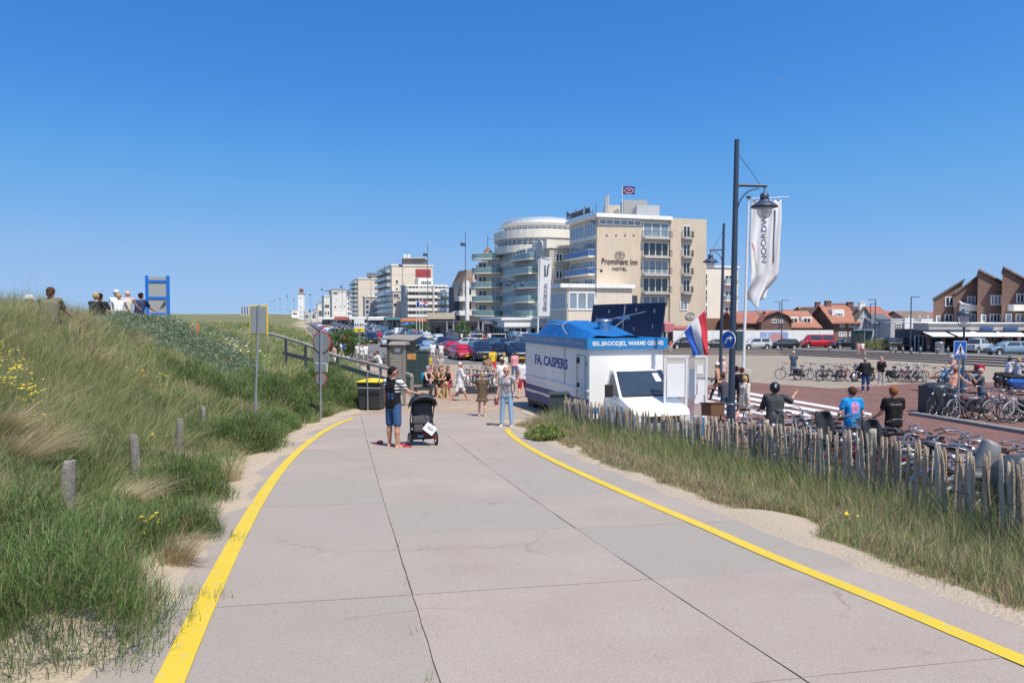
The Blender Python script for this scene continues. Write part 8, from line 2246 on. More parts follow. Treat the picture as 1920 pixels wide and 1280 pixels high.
 if bottom:
  kd,col,ln=bottom
  if kd in('trousers','shorts'):
   pr=[(q[0],q[1],q[2]+.012,q[3]+.012)+tuple(q[4:])for q in trunk[:1]+trunk[2:3]]
   pr=[(J['pel']+V3((s_*.062,0,-.03)),interp(J['pel'],J['waist'],.45)+V3((s_*.055,0,0)),.118*bulk,.105*bulk,.95)for s_ in(-1,1)]
   lo_=.026 if kd=='shorts' else .014
   for n in 'lr':
    pr.append(seg(J['hip'+n],J['knee'+n],.088*bulk+.008,.055*bulk+lo_,0,min(1,ln*2)))
    if ln>.5:pr.append(seg(J['knee'+n],J['ank'+n],.057*bulk+.012,.048+.006,0,min(.97,ln*2-1)))
   blob(kd,pr,vox,[cmat(col)],o,k=.015,cut=plane_cut(interp(J['pel'],J['waist'],.72),up))
  else:
   hk=interp(J['hipl'],J['kneel'],ln*2 if ln<=.5 else 1);hk2=interp(J['hipr'],J['kneer'],ln*2 if ln<=.5 else 1)
   m_=(hk+hk2)/2
   if ln>.5:m_=m_+V3((0,0,-(ln-.5)*.84));
   pr=[(J['pel']+V3((s_*.05,0,.06)),V3((s_*.085,0,0))+m_,.11*bulk,.15*bulk)for s_ in(-1,1)]+[(J['pel']+V3((0,0,.06)),m_,.11*bulk,.16*bulk)]
   blob(kd,pr,vox,[cmat(col)],o,k=.03,cut=plane_cut(m_+V3((0,0,-.0)),V3((0,0,-1)),plane_cut(interp(J['pel'],J['waist'],.8),up)))
 hs=hair[0]
 if hs!='bald':
  hp=[(hd+u*.045-f*.016,hd+u*.03-f*.018,.0975,.0955),(hd+u*.0-f*.042,hd-u*.018-f*.042,.070,.060)]
  if hs=='long':hp+=[(hd-f*.06,hd-u*.16-f*.075,.075,.065),(hd-u*.12-f*.07,hd-u*.26-f*.08,.07,.045)]+[(hd+sx*s_*.06-f*.01,hd+sx*s_*.075-u*.16-f*.02,.035,.03)for s_ in(-1,1)]
  if hs=='bob':hp+=[(hd+sx*s_*.055-f*.02,hd+sx*s_*.065-u*.09-f*.01,.045,.038)for s_ in(-1,1)]
  if hs=='pony':hp+=[(hd+u*.02-f*.10,hd-u*.14-f*.14,.028,.02)]
  if hs=='bun':hp+=[(hd+u*.08-f*.09,hd+u*.09-f*.095,.04,.04)]
  fc=hd+f*(.052 if hs in('short','pony','bun')else .055)
  def hcut(P,d,f=f,u=u,hd=hd):
   r=P-hd;a=r@f;b=r@u;s1=np.abs(r@sx)
   face=np.minimum(.040-a*-1*-1,0)if False else None
   side_=np.abs(r@sx)
   front=np.minimum(a-.035+np.clip(b-.055,-1,.2)*-1.0,.065-b)
   if hs in('short','pony','bun'):front=np.maximum(front,np.minimum(np.minimum(a+.030,.018-b),side_-.055))
   return np.maximum(d,front)
  blob('hair',hp,vox,hc,o,k=.02,cut=hcut)
 if hat:
  kd,col=hat;hm=cmat(col)
  if kd=='cap':blob('cap',[(hd+u*.055-f*.01,hd+u*.06-f*.012,.102,.10),(hd+u*.05+f*.07,hd+u*.045+f*.15,.03,.02)],vox,hm,o,cut=plane_cut(hd+u*.03,-u))
  if kd=='helmet':blob('helmet',[(hd+u*.04-f*.012,hd+u*.01-f*.015,.118,.118)],vox,mat('black_helmet',(.015,.015,.018),.25),o,cut=plane_cut(hd-u*.06+f*.0,-u*1.0+f*.35));blob('badge',[(hd+u*.06-f*.125,hd+u*.05-f*.126,.022,.02)],vox*.7,sw,o)
  if kd=='sunhat':
   M=Matrix.Translation(Vector(hd+u*.06));MB().lathe([(.19,-.01),(.105,.01),(.10,.06),(.07,.09),(0,.10)],18,0,M).build('sun_hat',hm,o)
  if kd=='bandana':blob('bandana',[(hd+u*.05-f*.015,hd+u*.035-f*.02,.10,.10)],vox,hm,o,cut=plane_cut(hd+u*.03,-u))
 if glasses:
  gm=MB()
  for s_ in(-1,1):c_=Vector(hd+sx*s_*.034+u*.012+f*.092);gm.lathe([(0,.004),(.026,.003),(.026,-.003),(0,-.004)],10,0,Matrix.Translation(c_)@Matrix.Rotation(J['yaw'],4,'Z')@Matrix.Rotation(math.pi/2,4,'X'));gm.tube([c_+Vector(sx)*s_*.02,Vector(hd+sx*s_*.085+u*.012-f*.0)],.004,4)
  gm.tube([Vector(hd-sx*.034+u*.014+f*.094),Vector(hd+sx*.034+u*.014+f*.094)],.005,4)
  gm.build('sunglasses',mat('sunglass_black',(.012,.012,.014),.15),o)
 if shoes:
  kd,col=shoes
  for n in 'lr':
   h_,t_=J['heel'+n],J['toe'+n]
   if kd=='shoe':pr=[(h_+V3((0,0,.012)),interp(h_,t_,.6)+V3((0,0,.010)),.042,.043),(interp(h_,t_,.55),t_,.042,.03),(h_+V3((0,.03,.02)),interp(h_,J['ank'+n],.5)+V3((0,.02,.01)),.042,.042)];blob('shoe',pr,max(.014,vox*.8),cmat(col),o,k=.015)
   else:
    mb=MB();d_=Vector(t_-h_).normalized();M=Matrix.Translation(Vector(interp(h_,t_,.5))+Vector((0,.01,-.038)))
    pts=[(.045*math.cos(a)*(1.1 if math.sin(a)>0 else .85),.135*math.sin(a))for a in[2*math.pi*i/16 for i in range(16)]];mb.prism(pts,-.006,.012,0,M);c_=Vector(interp(h_,t_,.7));mb.tube([c_+Vector((-.045,0,-.03)),c_+Vector((-.02,.01,.034)),c_+Vector((.02,.01,.034)),c_+Vector((.045,0,-.03))],.009,5);mb.build('sandal',cmat(col),o)
 o['J']=0
 del o['J']
 PJ[o.name]=(J,o,k)
 return o
PJ={}
def jw(o,name,off=(0,0,0)):
 ""
 J,oo,k=PJ[o.name]
 v=Vector(J[name]+V3(off))*k
 return Matrix.Rotation(oo.rotation_euler.z,4,'Z')@v+oo.location
def pp(px,hpy,h):return stand(px,hpy,h)
STAND={}
WALK_A=dict(leg_l=(24,6,2),leg_r=(-18,14,2),arm_l=(-18,10,14,0),arm_r=(20,10,22,0))
WALK_B=dict(leg_l=(-16,20,2),leg_r=(22,5,2),arm_l=(22,10,24,0),arm_r=(-16,10,12,0))
SIT=dict(leg_l=(82,86,8),leg_r=(78,84,8),lean=10,arm_l=(35,12,50,10),arm_r=(30,12,55,10))
pm_=hit(738,838);
def stripes(C,J):
 up=C[:,2];ax=np.abs(C[:,0]);s=np.zeros(len(C),int)
 shz=J['shl'][2]
 arm=ax>.175
 b=((shz+.02-up)/.034).astype(int)%2==0
 s[(ax>.14)&b&(up>shz-.24)]=1
 pr=(ax<.12)&(C[:,1]<0)&(up>J['waist'][2]-.06)&(up<J['waist'][2]+.08)&(np.sin(C[:,0]*60)*np.sin(up*70)>.15)
 s[pr]=2
 return s
man=person(pm_,-35,'man in black shirt with white striped sleeves and denim shorts holding the pushchair',h=1.80,skin='tan',pose=dict(leg_l=(2,0,4),leg_r=(-2,0,5),arm_l=(2,8,12,0),arm_r=(38,22,40,18),head_yaw=-35,lean=-1),top=('shirt',(.015,.015,.018),.27,.016),bottom=('shorts',(.045,.10,.22),.44),hair=('short','dark'),bulk=1.08,vox=.013,glasses=True,top_mats=[cmat((.015,.015,.018)),cmat((.65,.65,.65)),cmat((.06,.14,.35))],paint_top=stripes)
pw=hit(950,799)
wom=person(pw,168,'woman in grey t shirt and light blue jeans shading her eyes on the yellow line',h=1.70,skin='pink',fem=1,pose=dict(leg_l=(2,0,5),leg_r=(0,0,5),arm_l=(62,42,118,30),arm_r=(-2,12,8,0),head_yaw=12),top=('shirt',(.34,.34,.37),.30,.012),bottom=('trousers',(.26,.40,.56),.93),hair=('pony','blond'),shoes=('shoe',(.5,.5,.5)),glasses=True,vox=.013,bulk=.96)
bs=root('shoulder_strap',(0,0,0),0,'thin pink bag strap across the chest of the woman in jeans','bag strap')
a=jw(wom,'shr',(-.03,.03,.03));b=jw(wom,'pel',(-.15,.03,.03));m_=jw(wom,'chest',(-.0,.15,-.02));m2_=jw(wom,'waist',(-.07,.14,0))
MB().tube(catmull([a,a.lerp(m_,.5)+Vector((0,-.04,.03)),m_,m2_,b],4),.009,5).build('strap',mat('pink_strap',(.40,.16,.16),.7),bs)
ps_=jw(wom,'wrr');sl_=root('carried_shoes',ps_+Vector((-.02,0,-.12)),0,'pair of dark red shoes dangling from the hand of the woman in jeans','shoes')
for s_ in(-1,1):blob('shoe',[((s_*.03,-.02,-.10),(s_*.03,.02,.06),.032,.026)],.014,mat('dark_red_shoe',(.15,.03,.03),.6),sl_)
pg=hit(904,780)
girl=person(pg,5,'girl in a brown patterned ruffled dress walking towards the car park',h=1.42,skin='pink',fem=0,pose=dict(leg_l=(4,0,2),leg_r=(-6,4,2),arm_l=(20,10,60,10),arm_r=(20,10,60,10)),top=('shirt',(.12,.085,.055),.22,.02),bottom=('skirt',(.12,.085,.055),.36),hair=('bun','blond'),shoes=('sandal',(.25,.12,.09)),bulk=.92,vox=.014)
mb=MB();J_,_,_=PJ[girl.name];hz_=(J_['hipl']*.5+J_['kneel']*.5)[2]+.02;n=40
vs=[((.205+dz*.6+.012*math.sin(i*1.57))*math.cos(2*math.pi*i/n),(.165+dz*.6+.012*math.sin(i*1.57))*math.sin(2*math.pi*i/n),hz_-dz)for dz in(-.02,.09)for i in range(n)]
mb.add(vs,[(i,(i+1)%n,(i+1)%n+n,i+n)for i in range(n)],0,True);rf=mb.build('ruffle',cmat((.12,.085,.055)),girl);solidify(rf,.008)
p=hit(862,751);person(p,-78,'older woman in loose white tunic and white shorts striding to the right',h=1.66,skin='tan',fem=1,pose=dict(leg_l=(26,4,2),leg_r=(-22,10,2),arm_l=(-12,8,20,0),arm_r=(25,8,70,10),head_yaw=-15),top=('long',(.62,.62,.63),.6,.03),bottom=('shorts',(.66,.66,.66),.48),hair=('short','white'),shoes=('sandal',(.20,.12,.08)),glasses=True,bulk=1.12,vox=.016)
def crowd(px,hpy,h,yaw,label,**k):
 k.setdefault('vox',.022);Y_=k.pop('Y',None);return person(gpt(px,Y_)if Y_ else pp(px,hpy,h),yaw,label,h=h,**k)
crowd(714,655,1.78,95,'man in white t shirt leaning with both hands on the wooden railing',skin='tan',pose=dict(lean=22,arm_l=(58,6,18,0),arm_r=(54,6,20,0),leg_l=(0,0,4),leg_r=(8,4,4)),top=('shirt',(.66,.66,.68),.3),bottom=('trousers',(.06,.08,.12),.95),hair=('short','brown'),vox=.018)
crowd(640,637,1.82,85,'man in white vest top with blue rucksack on the dune path',skin='tan',pose=WALK_A,top=('shirt',(.62,.62,.64),.22),bottom=('shorts',(.62,.58,.48),.46),hat=('cap',(.05,.045,.04)),hair=('short','dark'),shoes=('shoe',(.3,.3,.3)),vox=.018)
rb_=PJ[bpy.data.objects['person.005'].name]if 'person.005' in bpy.data.objects else None
crowd(627,644,1.70,80,'person in white shorts with blue bag walking beside the man in the white vest',skin='light',pose=WALK_B,top=('shirt',(.45,.30,.25),.3),bottom=('shorts',(.62,.62,.62),.4),hair=('short','brown'),vox=.018)
def bag_on(o,label,col,size=(.15,.09,.20),back=-.17,z=-.05,name='rucksack',cat='rucksack'):
 J,oo,k=PJ[o.name];c=J['chest']+V3((0,back,z))
 w=Matrix.Rotation(oo.rotation_euler.z,4,'Z')@(Vector(c)*k)+oo.location
 r_=root(name,w,oo.rotation_euler.z,label,cat)
 blob('pouch',[((-size[0]*.45,0,-size[2]*.6),(-size[0]*.45,0,size[2]*.6),size[1],size[1]*.9),((size[0]*.45,0,-size[2]*.6),(size[0]*.45,0,size[2]*.6),size[1],size[1]*.9)],.025,cmat(col),r_,k=.05)
 st=MB()
 for s_ in(-1,1):st.tube([(s_*.09,.05,size[2]),(s_*.10,.16,size[2]+.06),(s_*.10,.27,.05),(s_*.11,.1,-size[2]*.8)],.014,4)
 st.build('straps',cmat(col),r_);return r_
bag_on(bpy.data.objects['person.005'],'blue rucksack on the back of the man in the white vest',(.02,.10,.40))
crowd(604,640,1.75,80,'bare chested person in white shorts behind the round sign',skin='tan',pose=WALK_A,bottom=('shorts',(.6,.6,.6),.42),hair=('short','brown'),vox=.022)
def crest(px,hpy,Y,yaw,label,hz=.9,**k):
 b=at(px,hpy,Y);h=k.pop('h',1.75);b.z-=h*(hz/1.75);k.setdefault('vox',.025)
 return person(b,yaw,label,h=h,**k)
SITG=dict(leg_l=(80,60,10),leg_r=(84,64,10),lean=14,arm_l=(38,10,30,5),arm_r=(38,10,30,5),hipz=.12)
sz=.12+.03+.52*.97+.03+.22
crest(90,540,17.5,10,'dark red haired person in olive shirt sitting on the dune crest',hz=sz,skin='pink',pose=SITG,top=('shirt',(.16,.15,.10),.35,.03),bottom=('trousers',(.05,.05,.06),.9),hair=('long','brown'),bulk=1.15,vox=.02)
crest(52,556,19,20,'person under a white sun hat barely visible behind the crest grass',hz=sz,skin='pink',pose=SITG,top=('shirt',(.5,.45,.4),.3),hat=('sunhat',(.7,.7,.68)),hair=('short','grey'))
crest(174,550,23,-10,'fair haired seated person left of the dark haired one on the crest',hz=sz,skin='light',pose=SITG,top=('shirt',(.03,.03,.035),.35),hair=('short','blond'))
crest(184,551,23.2,10,'dark haired seated person in black left of the white clad group on the crest',hz=sz,skin='light',pose=SITG,top=('shirt',(.03,.035,.05),.35),hair=('short','dark'))
crest(214,545,26,0,'person in white with cap at the left of the seated crest group',hz=sz,skin='pink',pose=SITG,top=('shirt',(.62,.62,.63),.35),hat=('cap',(.6,.6,.6)),hair=('short','grey'))
crest(221,551,25.4,15,'smaller person in white in front of the seated crest group',hz=sz,h=1.6,skin='pink',pose=SITG,top=('shirt',(.66,.66,.66),.3),hair=('bob','blond'))
crest(236,546,26.2,5,'bald sunburnt person with beige top in the middle of the crest group',hz=sz,skin='pink',pose=SITG,top=('tank',(.5,.45,.38),0),hair=('bald','grey'))
crest(260,550,27,-5,'person in navy t shirt beside the blue frame on the crest',hz=sz,skin='tan',pose=SITG,top=('shirt',(.03,.045,.10),.35,.02),hair=('short','dark'),bulk=1.1)
bench_p=gpt(818,32.5)
bench=root('long_bench',bench_p,R(-4),'low dark bench beneath the seated group of people beside the green cabinet','bench')
MB().box(-1.1,1.1,-.22,.22,.40,.46).build('seat',wood3,bench)
for x in(-.9,0,.9):MB().box(x-.05,x+.05,-.18,.18,0,.40).build('leg',slate,bench)
def sitter(px,Y,yaw,label,seat=.46,dx=0,**k):
 b=gpt(px,Y);pz_=dict(SIT);pz_.update(k.pop('pose',{}));pz_['hipz']=seat+.08;k.setdefault('vox',.022)
 h=k.pop('h',1.72);o=person(b,yaw,label,h=h,pose=pz_,**k);return o
sitter(799,31.9,-120,'seated person in black vest with turquoise rucksack at the left end of the bench',skin='pink',top=('tank',(.02,.02,.025),0),bottom=('trousers',(.05,.06,.07),.9),hat=('cap',(.25,.27,.32)),hair=('short','brown'),shoes=('shoe',(.1,.1,.1)))
bag_on([o for o in bpy.data.objects if o.get('label','').startswith('seated person in black vest')][0],'turquoise rucksack on the back of the seated person in black',(.01,.30,.45))
sitter(817,32.2,170,'seated person in olive top holding a hand to the mouth',skin='tan',fem=1,pose=dict(arm_l=(55,10,110,20)),top=('tank',(.10,.11,.05),0),bottom=('shorts',(.03,.03,.03),.35),hair=('long','brown'),shoes=('sandal',(.1,.08,.07)),glasses=True)
sitter(829,32.3,165,'seated man in olive t shirt in the middle of the bench',skin='light',top=('shirt',(.12,.13,.07),.35),bottom=('shorts',(.12,.11,.08),.45),hair=('short','brown'),shoes=('shoe',(.15,.12,.1)))
sitter(841,32.2,168,'seated woman in black top right of the man in olive',skin='tan',fem=1,top=('tank',(.02,.02,.02),0),bottom=('skirt',(.35,.06,.09),.5),hair=('bun','brown'),glasses=True)
crowd(826,664,1.5,160,'dark haired person in pale top standing behind the bench',skin='tan',pose=STAND,top=('shirt',(.5,.45,.42),.3),bottom=('shorts',(.1,.1,.12),.45),hair=('long','dark'))
crowd(806,665,1.3,150,'child in yellow top behind the left part of the bench',skin='tan',pose=STAND,top=('shirt',(.55,.50,.05),.3),bottom=('shorts',(.5,.1,.2),.45),hair=('bob','dark'))
crowd(811,640,1.78,5,'man in white t shirt standing with his back turned among the cars',skin='tan',pose=STAND,top=('shirt',(.68,.68,.69),.35,.02),bottom=('shorts',(.42,.38,.33),.46),hair=('short','grey'),bulk=1.1)
crowd(827,642,1.68,15,'woman in white top beside the man in white among the cars',skin='tan',fem=1,pose=STAND,top=('shirt',(.66,.64,.64),.2),bottom=('shorts',(.55,.53,.5),.4),hair=('bun','blond'))
crowd(924,650,1.80,10,'person in yellow shirt and red shorts with backpack near the black cars',skin='tan',pose=WALK_A,top=('shirt',(.60,.42,.04),.3),bottom=('shorts',(.50,.02,.04),.46),hair=('short','dark'),shoes=('shoe',(.05,.05,.05)))
crowd(914,664,1.62,15,'person with white skirt like shorts left of the one in red shorts',skin='tan',pose=WALK_B,top=('shirt',(.25,.17,.10),.3),bottom=('shorts',(.64,.63,.60),.42),hair=('short','brown'))
crowd(945,660,1.68,5,'long haired blond woman in cream top with her back turned',skin='pink',fem=1,pose=STAND,top=('shirt',(.55,.50,.42),.45),bottom=('trousers',(.3,.33,.38),.95),hair=('long','blond'))
crowd(965,658,1.70,10,'woman in pink t shirt with her back turned near the van',skin='pink',fem=1,pose=STAND,top=('shirt',(.60,.28,.32),.35,.02),bottom=('trousers',(.08,.14,.28),.95),hair=('short','brown'),bulk=1.05)
crowd(942,678,1.72,20,'person in white shirt half hidden behind the woman in jeans',Y=30,skin='tan',pose=STAND,top=('shirt',(.66,.66,.67),.35),bottom=('trousers',(.3,.3,.32),.9),hair=('short','brown'))
crowd(980,674,1.75,-10,'man in white t shirt and dark red shorts at the rear corner of the van',skin='tan',pose=WALK_B,top=('shirt',(.66,.68,.70),.35,.02),bottom=('shorts',(.32,.02,.04),.48),hair=('short','brown'),bulk=1.08,vox=.018,Y=31.5)
crowd(976,633,1.6,0,'person in pink top far behind beside the van roof corner',skin='pink',pose=STAND,top=('shirt',(.6,.3,.35),.4),hair=('short','brown'),vox=.035);crowd(967,634,1.55,0,'dark haired person seated looking low beside the far pink one',skin='tan',pose=STAND,top=('shirt',(.15,.08,.08),.4),hair=('long','brown'),vox=.035)
P1=crowd(1346,676,1.78,60,'bare chested man in white cap with dark trousers left of the tall lamp post',skin='tan',pose=WALK_A,bottom=('trousers',(.02,.025,.04),.95),hat=('cap',(.7,.7,.7)),hair=('short','brown'),vox=.018)
crowd(1357,667,1.70,50,'person in pale pink cap and top walking behind the bare chested man',skin='pink',pose=WALK_B,top=('shirt',(.55,.38,.38),.4),bottom=('trousers',(.2,.18,.2),.9),hat=('cap',(.6,.42,.42)),hair=('short','blond'),vox=.02)
crowd(1361,696,1.72,30,'bare shouldered person in denim shorts bending beside the tall lamp post',skin='tan',pose=dict(lean=15,arm_l=(40,10,60,0),arm_r=(40,10,60,0),leg_l=(10,5,3),leg_r=(-8,5,3)),top=('tank',(.06,.06,.08),0),bottom=('shorts',(.05,.09,.16),.44),hair=('short','brown'),shoes=('shoe',(.6,.6,.6)),vox=.018)
crowd(1381,682,1.80,-20,'man in dark vest over white shirt right of the tall lamp post',skin='tan',pose=WALK_A,top=('shirt',(.45,.46,.50),.35),bottom=('trousers',(.02,.02,.025),.95),hair=('short','dark'),vox=.018)
crowd(1391,687,1.74,-30,'man in black jacket behind the woman in cream',skin='light',pose=STAND,top=('shirt',(.02,.02,.022),.95,.025),bottom=('trousers',(.02,.02,.022),.95),hair=('short','brown'),vox=.02)
CW=crowd(1396,700,1.66,-60,'woman in cream dress with orange bag walking past the tall lamp post',skin='pink',fem=1,pose=WALK_B,top=('long',(.60,.56,.48),.9,.025),bottom=('skirt',(.60,.56,.48),.62),hair=('short','blond'),bulk=1.1,vox=.016)
hb1=jw(CW,'wrl',(0,0,-.05));hbg=root('handbag',hb1+Vector((-.12,-.06,.02)),0,'orange leather handbag beside the woman in cream','handbag');blob('bag',[((-.10,0,0),(.10,0,0),.06,.06),((-.10,0,.07),(.10,0,.07),.05,.05)],.02,mat('orange_leather',(.50,.20,.05),.5),hbg);MB().tube([(-.11,0,.1),(-.06,0,.26),(.06,0,.26),(.11,0,.1)],.008,5).build('bag_handle',mat('orange_leather',(.50,.20,.05),.5),hbg)
person(gpt(1452,17.6),-12,'person in black helmet and grey speckled long shirt behind the fence',h=1.80,skin='tan',pose=dict(lean=8,arm_l=(25,14,45,0),arm_r=(60,40,75,10)),top=('long',(.055,.06,.062),.55,.035),bottom=('shorts',(.25,.22,.22),.45),hat=('helmet',(0,0,0)),hair=('short','dark'),bulk=1.05,vox=.014)
def tee_print(C,J):
 c=J['chest'];s=np.zeros(len(C),int);dx=C[:,0]/.10;dz=(C[:,2]-c[2]+.03)/.14
 m=(dx**2+dz**2<1)&(C[:,1]<-.04)
 s[m]=1;m2=m&(np.sin(C[:,0]*55+1)+np.sin(C[:,2]*48)>.6);s[m2]=2
 return s
person(gpt(1597,16.9),8,'boy in bright blue t shirt with pink print and grey shorts walking away',h=1.76,skin='pink',pose=dict(leg_l=(8,2,4),leg_r=(-8,4,4),arm_l=(6,20,12,4),arm_r=(0,14,12,2)),top=('shirt',(.015,.26,.62),.27,.025),bottom=('shorts',(.20,.20,.185),.5),hair=('short','brown'),shoes=('shoe',(.5,.5,.5)),bulk=.98,vox=.013,top_mats=[cmat((.015,.26,.62)),cmat((.55,.25,.42)),cmat((.35,.18,.5))],paint_top=tee_print)
def back_text(C,J):
 s=np.zeros(len(C),int);c=J['chest'];m=(np.abs(C[:,0])<.13)&(C[:,1]<-.04)&(np.abs(C[:,2]-c[2]-.045)<.016)&(np.sin(C[:,0]*120)>-.5);s[m]=1;return s
person(gpt(1674,16.7),2,'boy in black t shirt with pale back print and brown shorts',h=1.78,skin='tan',pose=dict(leg_l=(0,0,4),leg_r=(0,0,4),arm_l=(12,12,50,8),arm_r=(14,12,55,8)),top=('shirt',(.014,.013,.014),.27,.025),bottom=('shorts',(.22,.13,.105),.47),hair=('short','ginger'),shoes=('shoe',(.3,.3,.3)),vox=.013,top_mats=[cmat((.014,.013,.014)),cmat((.2,.2,.2))],paint_top=back_text)
crowd(1488,657,1.78,178,'man in blue polo shirt and denim shorts standing before his bicycle facing us',skin='tan',pose=dict(arm_l=(5,14,35,6),arm_r=(5,14,35,6),leg_l=(0,0,6),leg_r=(0,0,6)),top=('shirt',(.06,.085,.14),.3,.02),bottom=('shorts',(.10,.17,.28),.46),hair=('short','white'),shoes=('shoe',(.6,.6,.6)),bulk=1.1,belly=.6,vox=.02)
crowd(1624,669,1.78,-8,'man in black leather jacket and blue jeans at the motorcycle with his back turned',skin='pink',pose=dict(lean=12,arm_l=(25,16,50,5),arm_r=(25,16,50,5)),top=('shirt',(.015,.016,.02),.95,.03),bottom=('trousers',(.03,.07,.18),.95),hair=('short','grey'),bulk=1.15,vox=.02)
crowd(1653,668,1.66,165,'fair haired woman in black jacket and pale trousers beside the motorcycle',skin='pink',fem=1,pose=dict(arm_l=(20,10,60,20),arm_r=(10,12,30,0)),top=('shirt',(.016,.016,.018),.9,.02),bottom=('trousers',(.50,.47,.44),.93),hair=('short','blond'),vox=.02)
crowd(1841,689,1.74,75,'man in grey t shirt and jeans lifting food to his mouth near the scooters',skin='tan',pose=dict(arm_l=(55,10,95,20),arm_r=(60,10,90,20),lean=3),top=('shirt',(.12,.125,.13),.35),bottom=('trousers',(.07,.13,.24),.95),hair=('bald','grey'),hat=('bandana',(.45,.38,.30)),vox=.018)
crowd(1783,696,1.72,-70,'bare armed person in pale orange top behind the litter container',Y=29.3,skin='pink',pose=dict(lean=25,arm_l=(45,10,25,0),arm_r=(45,10,25,0)),top=('tank',(.60,.30,.20),0),bottom=('shorts',(.1,.1,.12),.45),hair=('bob','ginger'),vox=.02)
def rider(px,Y,yaw,label,seat=.78,**k):
 b=gpt(px,Y);b.z+=0;pz_=dict(SIT);pz_.update(leg_l=(62,78,16),leg_r=(62,78,16),arm_l=(50,12,25,0),arm_r=(50,12,25,0),hipz=seat+.10,lean=8);k.setdefault('vox',.022)
 h=k.pop('h',1.75);return person(b,yaw,label,h=h,pose=pz_,**k)
rider(1890,40.3,-72,'helmeted rider in white t shirt with dark sling on the tall windscreen scooter',skin='tan',top=('shirt',(.66,.66,.67),.35,.02),bottom=('trousers',(.03,.03,.04),.95),hat=('helmet',(0,0,0)),hair=('short','dark'))
rider(1907,38.3,-78,'rider in pale grey top on the black scooter at the right edge',skin='pink',top=('shirt',(.5,.5,.52),.3),bottom=('shorts',(.3,.3,.32),.5),hair=('short','blond'))
rider(1787,42.3,100,'person in pale pink top sitting on the pale blue scooter',skin='pink',top=('tank',(.55,.4,.38),0),bottom=('shorts',(.2,.25,.35),.5),hair=('short','brown'),hat=('cap',(.5,.55,.6)))
crowd(1610,640,1.65,0,'person in pink far off by the bus shelter',skin='pink',pose=STAND,top=('shirt',(.5,.25,.25),.4),bottom=('shorts',(.4,.3,.3),.45),vox=.035);crowd(1618,639,1.75,10,'person in white far off by the bus shelter',skin='light',pose=WALK_A,top=('shirt',(.6,.58,.58),.4),bottom=('shorts',(.35,.1,.1),.45),vox=.035)
protoA=person((0,0,-90),0,'x',pose=STAND,top=('shirt',(.5,.5,.5),.35,.02),bottom=('shorts',(.2,.2,.2),.46),hair=('short','brown'),vox=.04)
protoB=person((0,0,-90),0,'x',pose=WALK_A,top=('shirt',(.5,.5,.5),.35,.02),bottom=('trousers',(.2,.2,.2),.9),hair=('bob','brown'),vox=.04,fem=1)
rc=random.Random(9);tops=[(.66,.66,.66),(.6,.6,.62),(.45,.08,.08),(.03,.03,.035),(.04,.07,.16),(.55,.3,.33),(.2,.22,.24),(.5,.45,.3),(.1,.25,.4),(.66,.66,.66)]
tn_=['white','pale','red','black','navy','pink','grey','straw coloured','blue','white'];bots=[(.03,.03,.04),(.08,.13,.25),(.45,.4,.33),(.2,.2,.22),(.6,.6,.6)];bn_=['black','denim','beige','grey','white']
spots=[(668,640,62),(672,643,60),(679,644,59),(686,648,58),(664,644,66),(651,640,90),(760,620,130),(842,628,118),(848,626,120),(857,630,115),(866,629,117),(874,630,120),(880,627,125),(890,628,126),(908,632,110),(918,633,112),(800,625,140),(790,622,145),(735,618,150),(710,616,170),(700,612,190),(690,612,180),(660,612,160),(648,610,170),(640,609,200),(632,608,190),(622,607,210),(612,606,230),(602,606,220),(592,605,240),(582,604,260),(626,610,150),(616,608,175),(1258,640,104),(1302,640,105),(1870,655,92),(1812,652,93)]
for i,(px,_,Y)in enumerate(spots):
 t=rc.randrange(len(tops));b_=rc.randrange(len(bots));pr=protoA if i%2 else protoB
 copy_tree(pr,gpt(px,Y),R(rc.uniform(0,360)),f'distant person in {tn_[t]} top and {bn_[b_]} {"shorts" if i % 2 else "trousers"} among the far cars and cafes','person','distant people along the boulevard',scale=rc.uniform(.92,1.04),recolor={'shirt':[cmat(tops[t])],'shorts':[cmat(bots[b_])],'trousers':[cmat(bots[b_])]})
kill(protoA);kill(protoB)
pc_=hit(791,834);st=root('pushchair',pc_,R(18),'dark grey three part pushchair with hood seen from behind on the path','pushchair')
hoodm=mat('dark_hood_fabric',(.03,.035,.045),.6,var=.25,bump=.4,bscale=12);bagm=mat('grey_purple_fabric',(.075,.068,.078),.8,var=.2,bump=.3);frm=mat('black_frame_tube',(.02,.02,.022),.4)
f=MB()
for s_ in(-1,1):
 f.tube([(s_*.27,-.12,.16),(s_*.25,.05,.55),(s_*.25,-.20,.98)],.014,8);f.tube([(s_*.25,.05,.55),(s_*.14,.50,.14)],.013,8);f.tube([(s_*.27,-.12,.20),(s_*.15,.42,.22)],.011,6)
f.tube(catmull([(-.25,-.20,.98),(-.24,-.27,1.05),(0,-.29,1.06),(.24,-.27,1.05),(.25,-.20,.98)],4),.016,8);f.tube([(-.29,-.12,.16),(.29,-.12,.16)],.014,8);f.build('frame',frm,st)
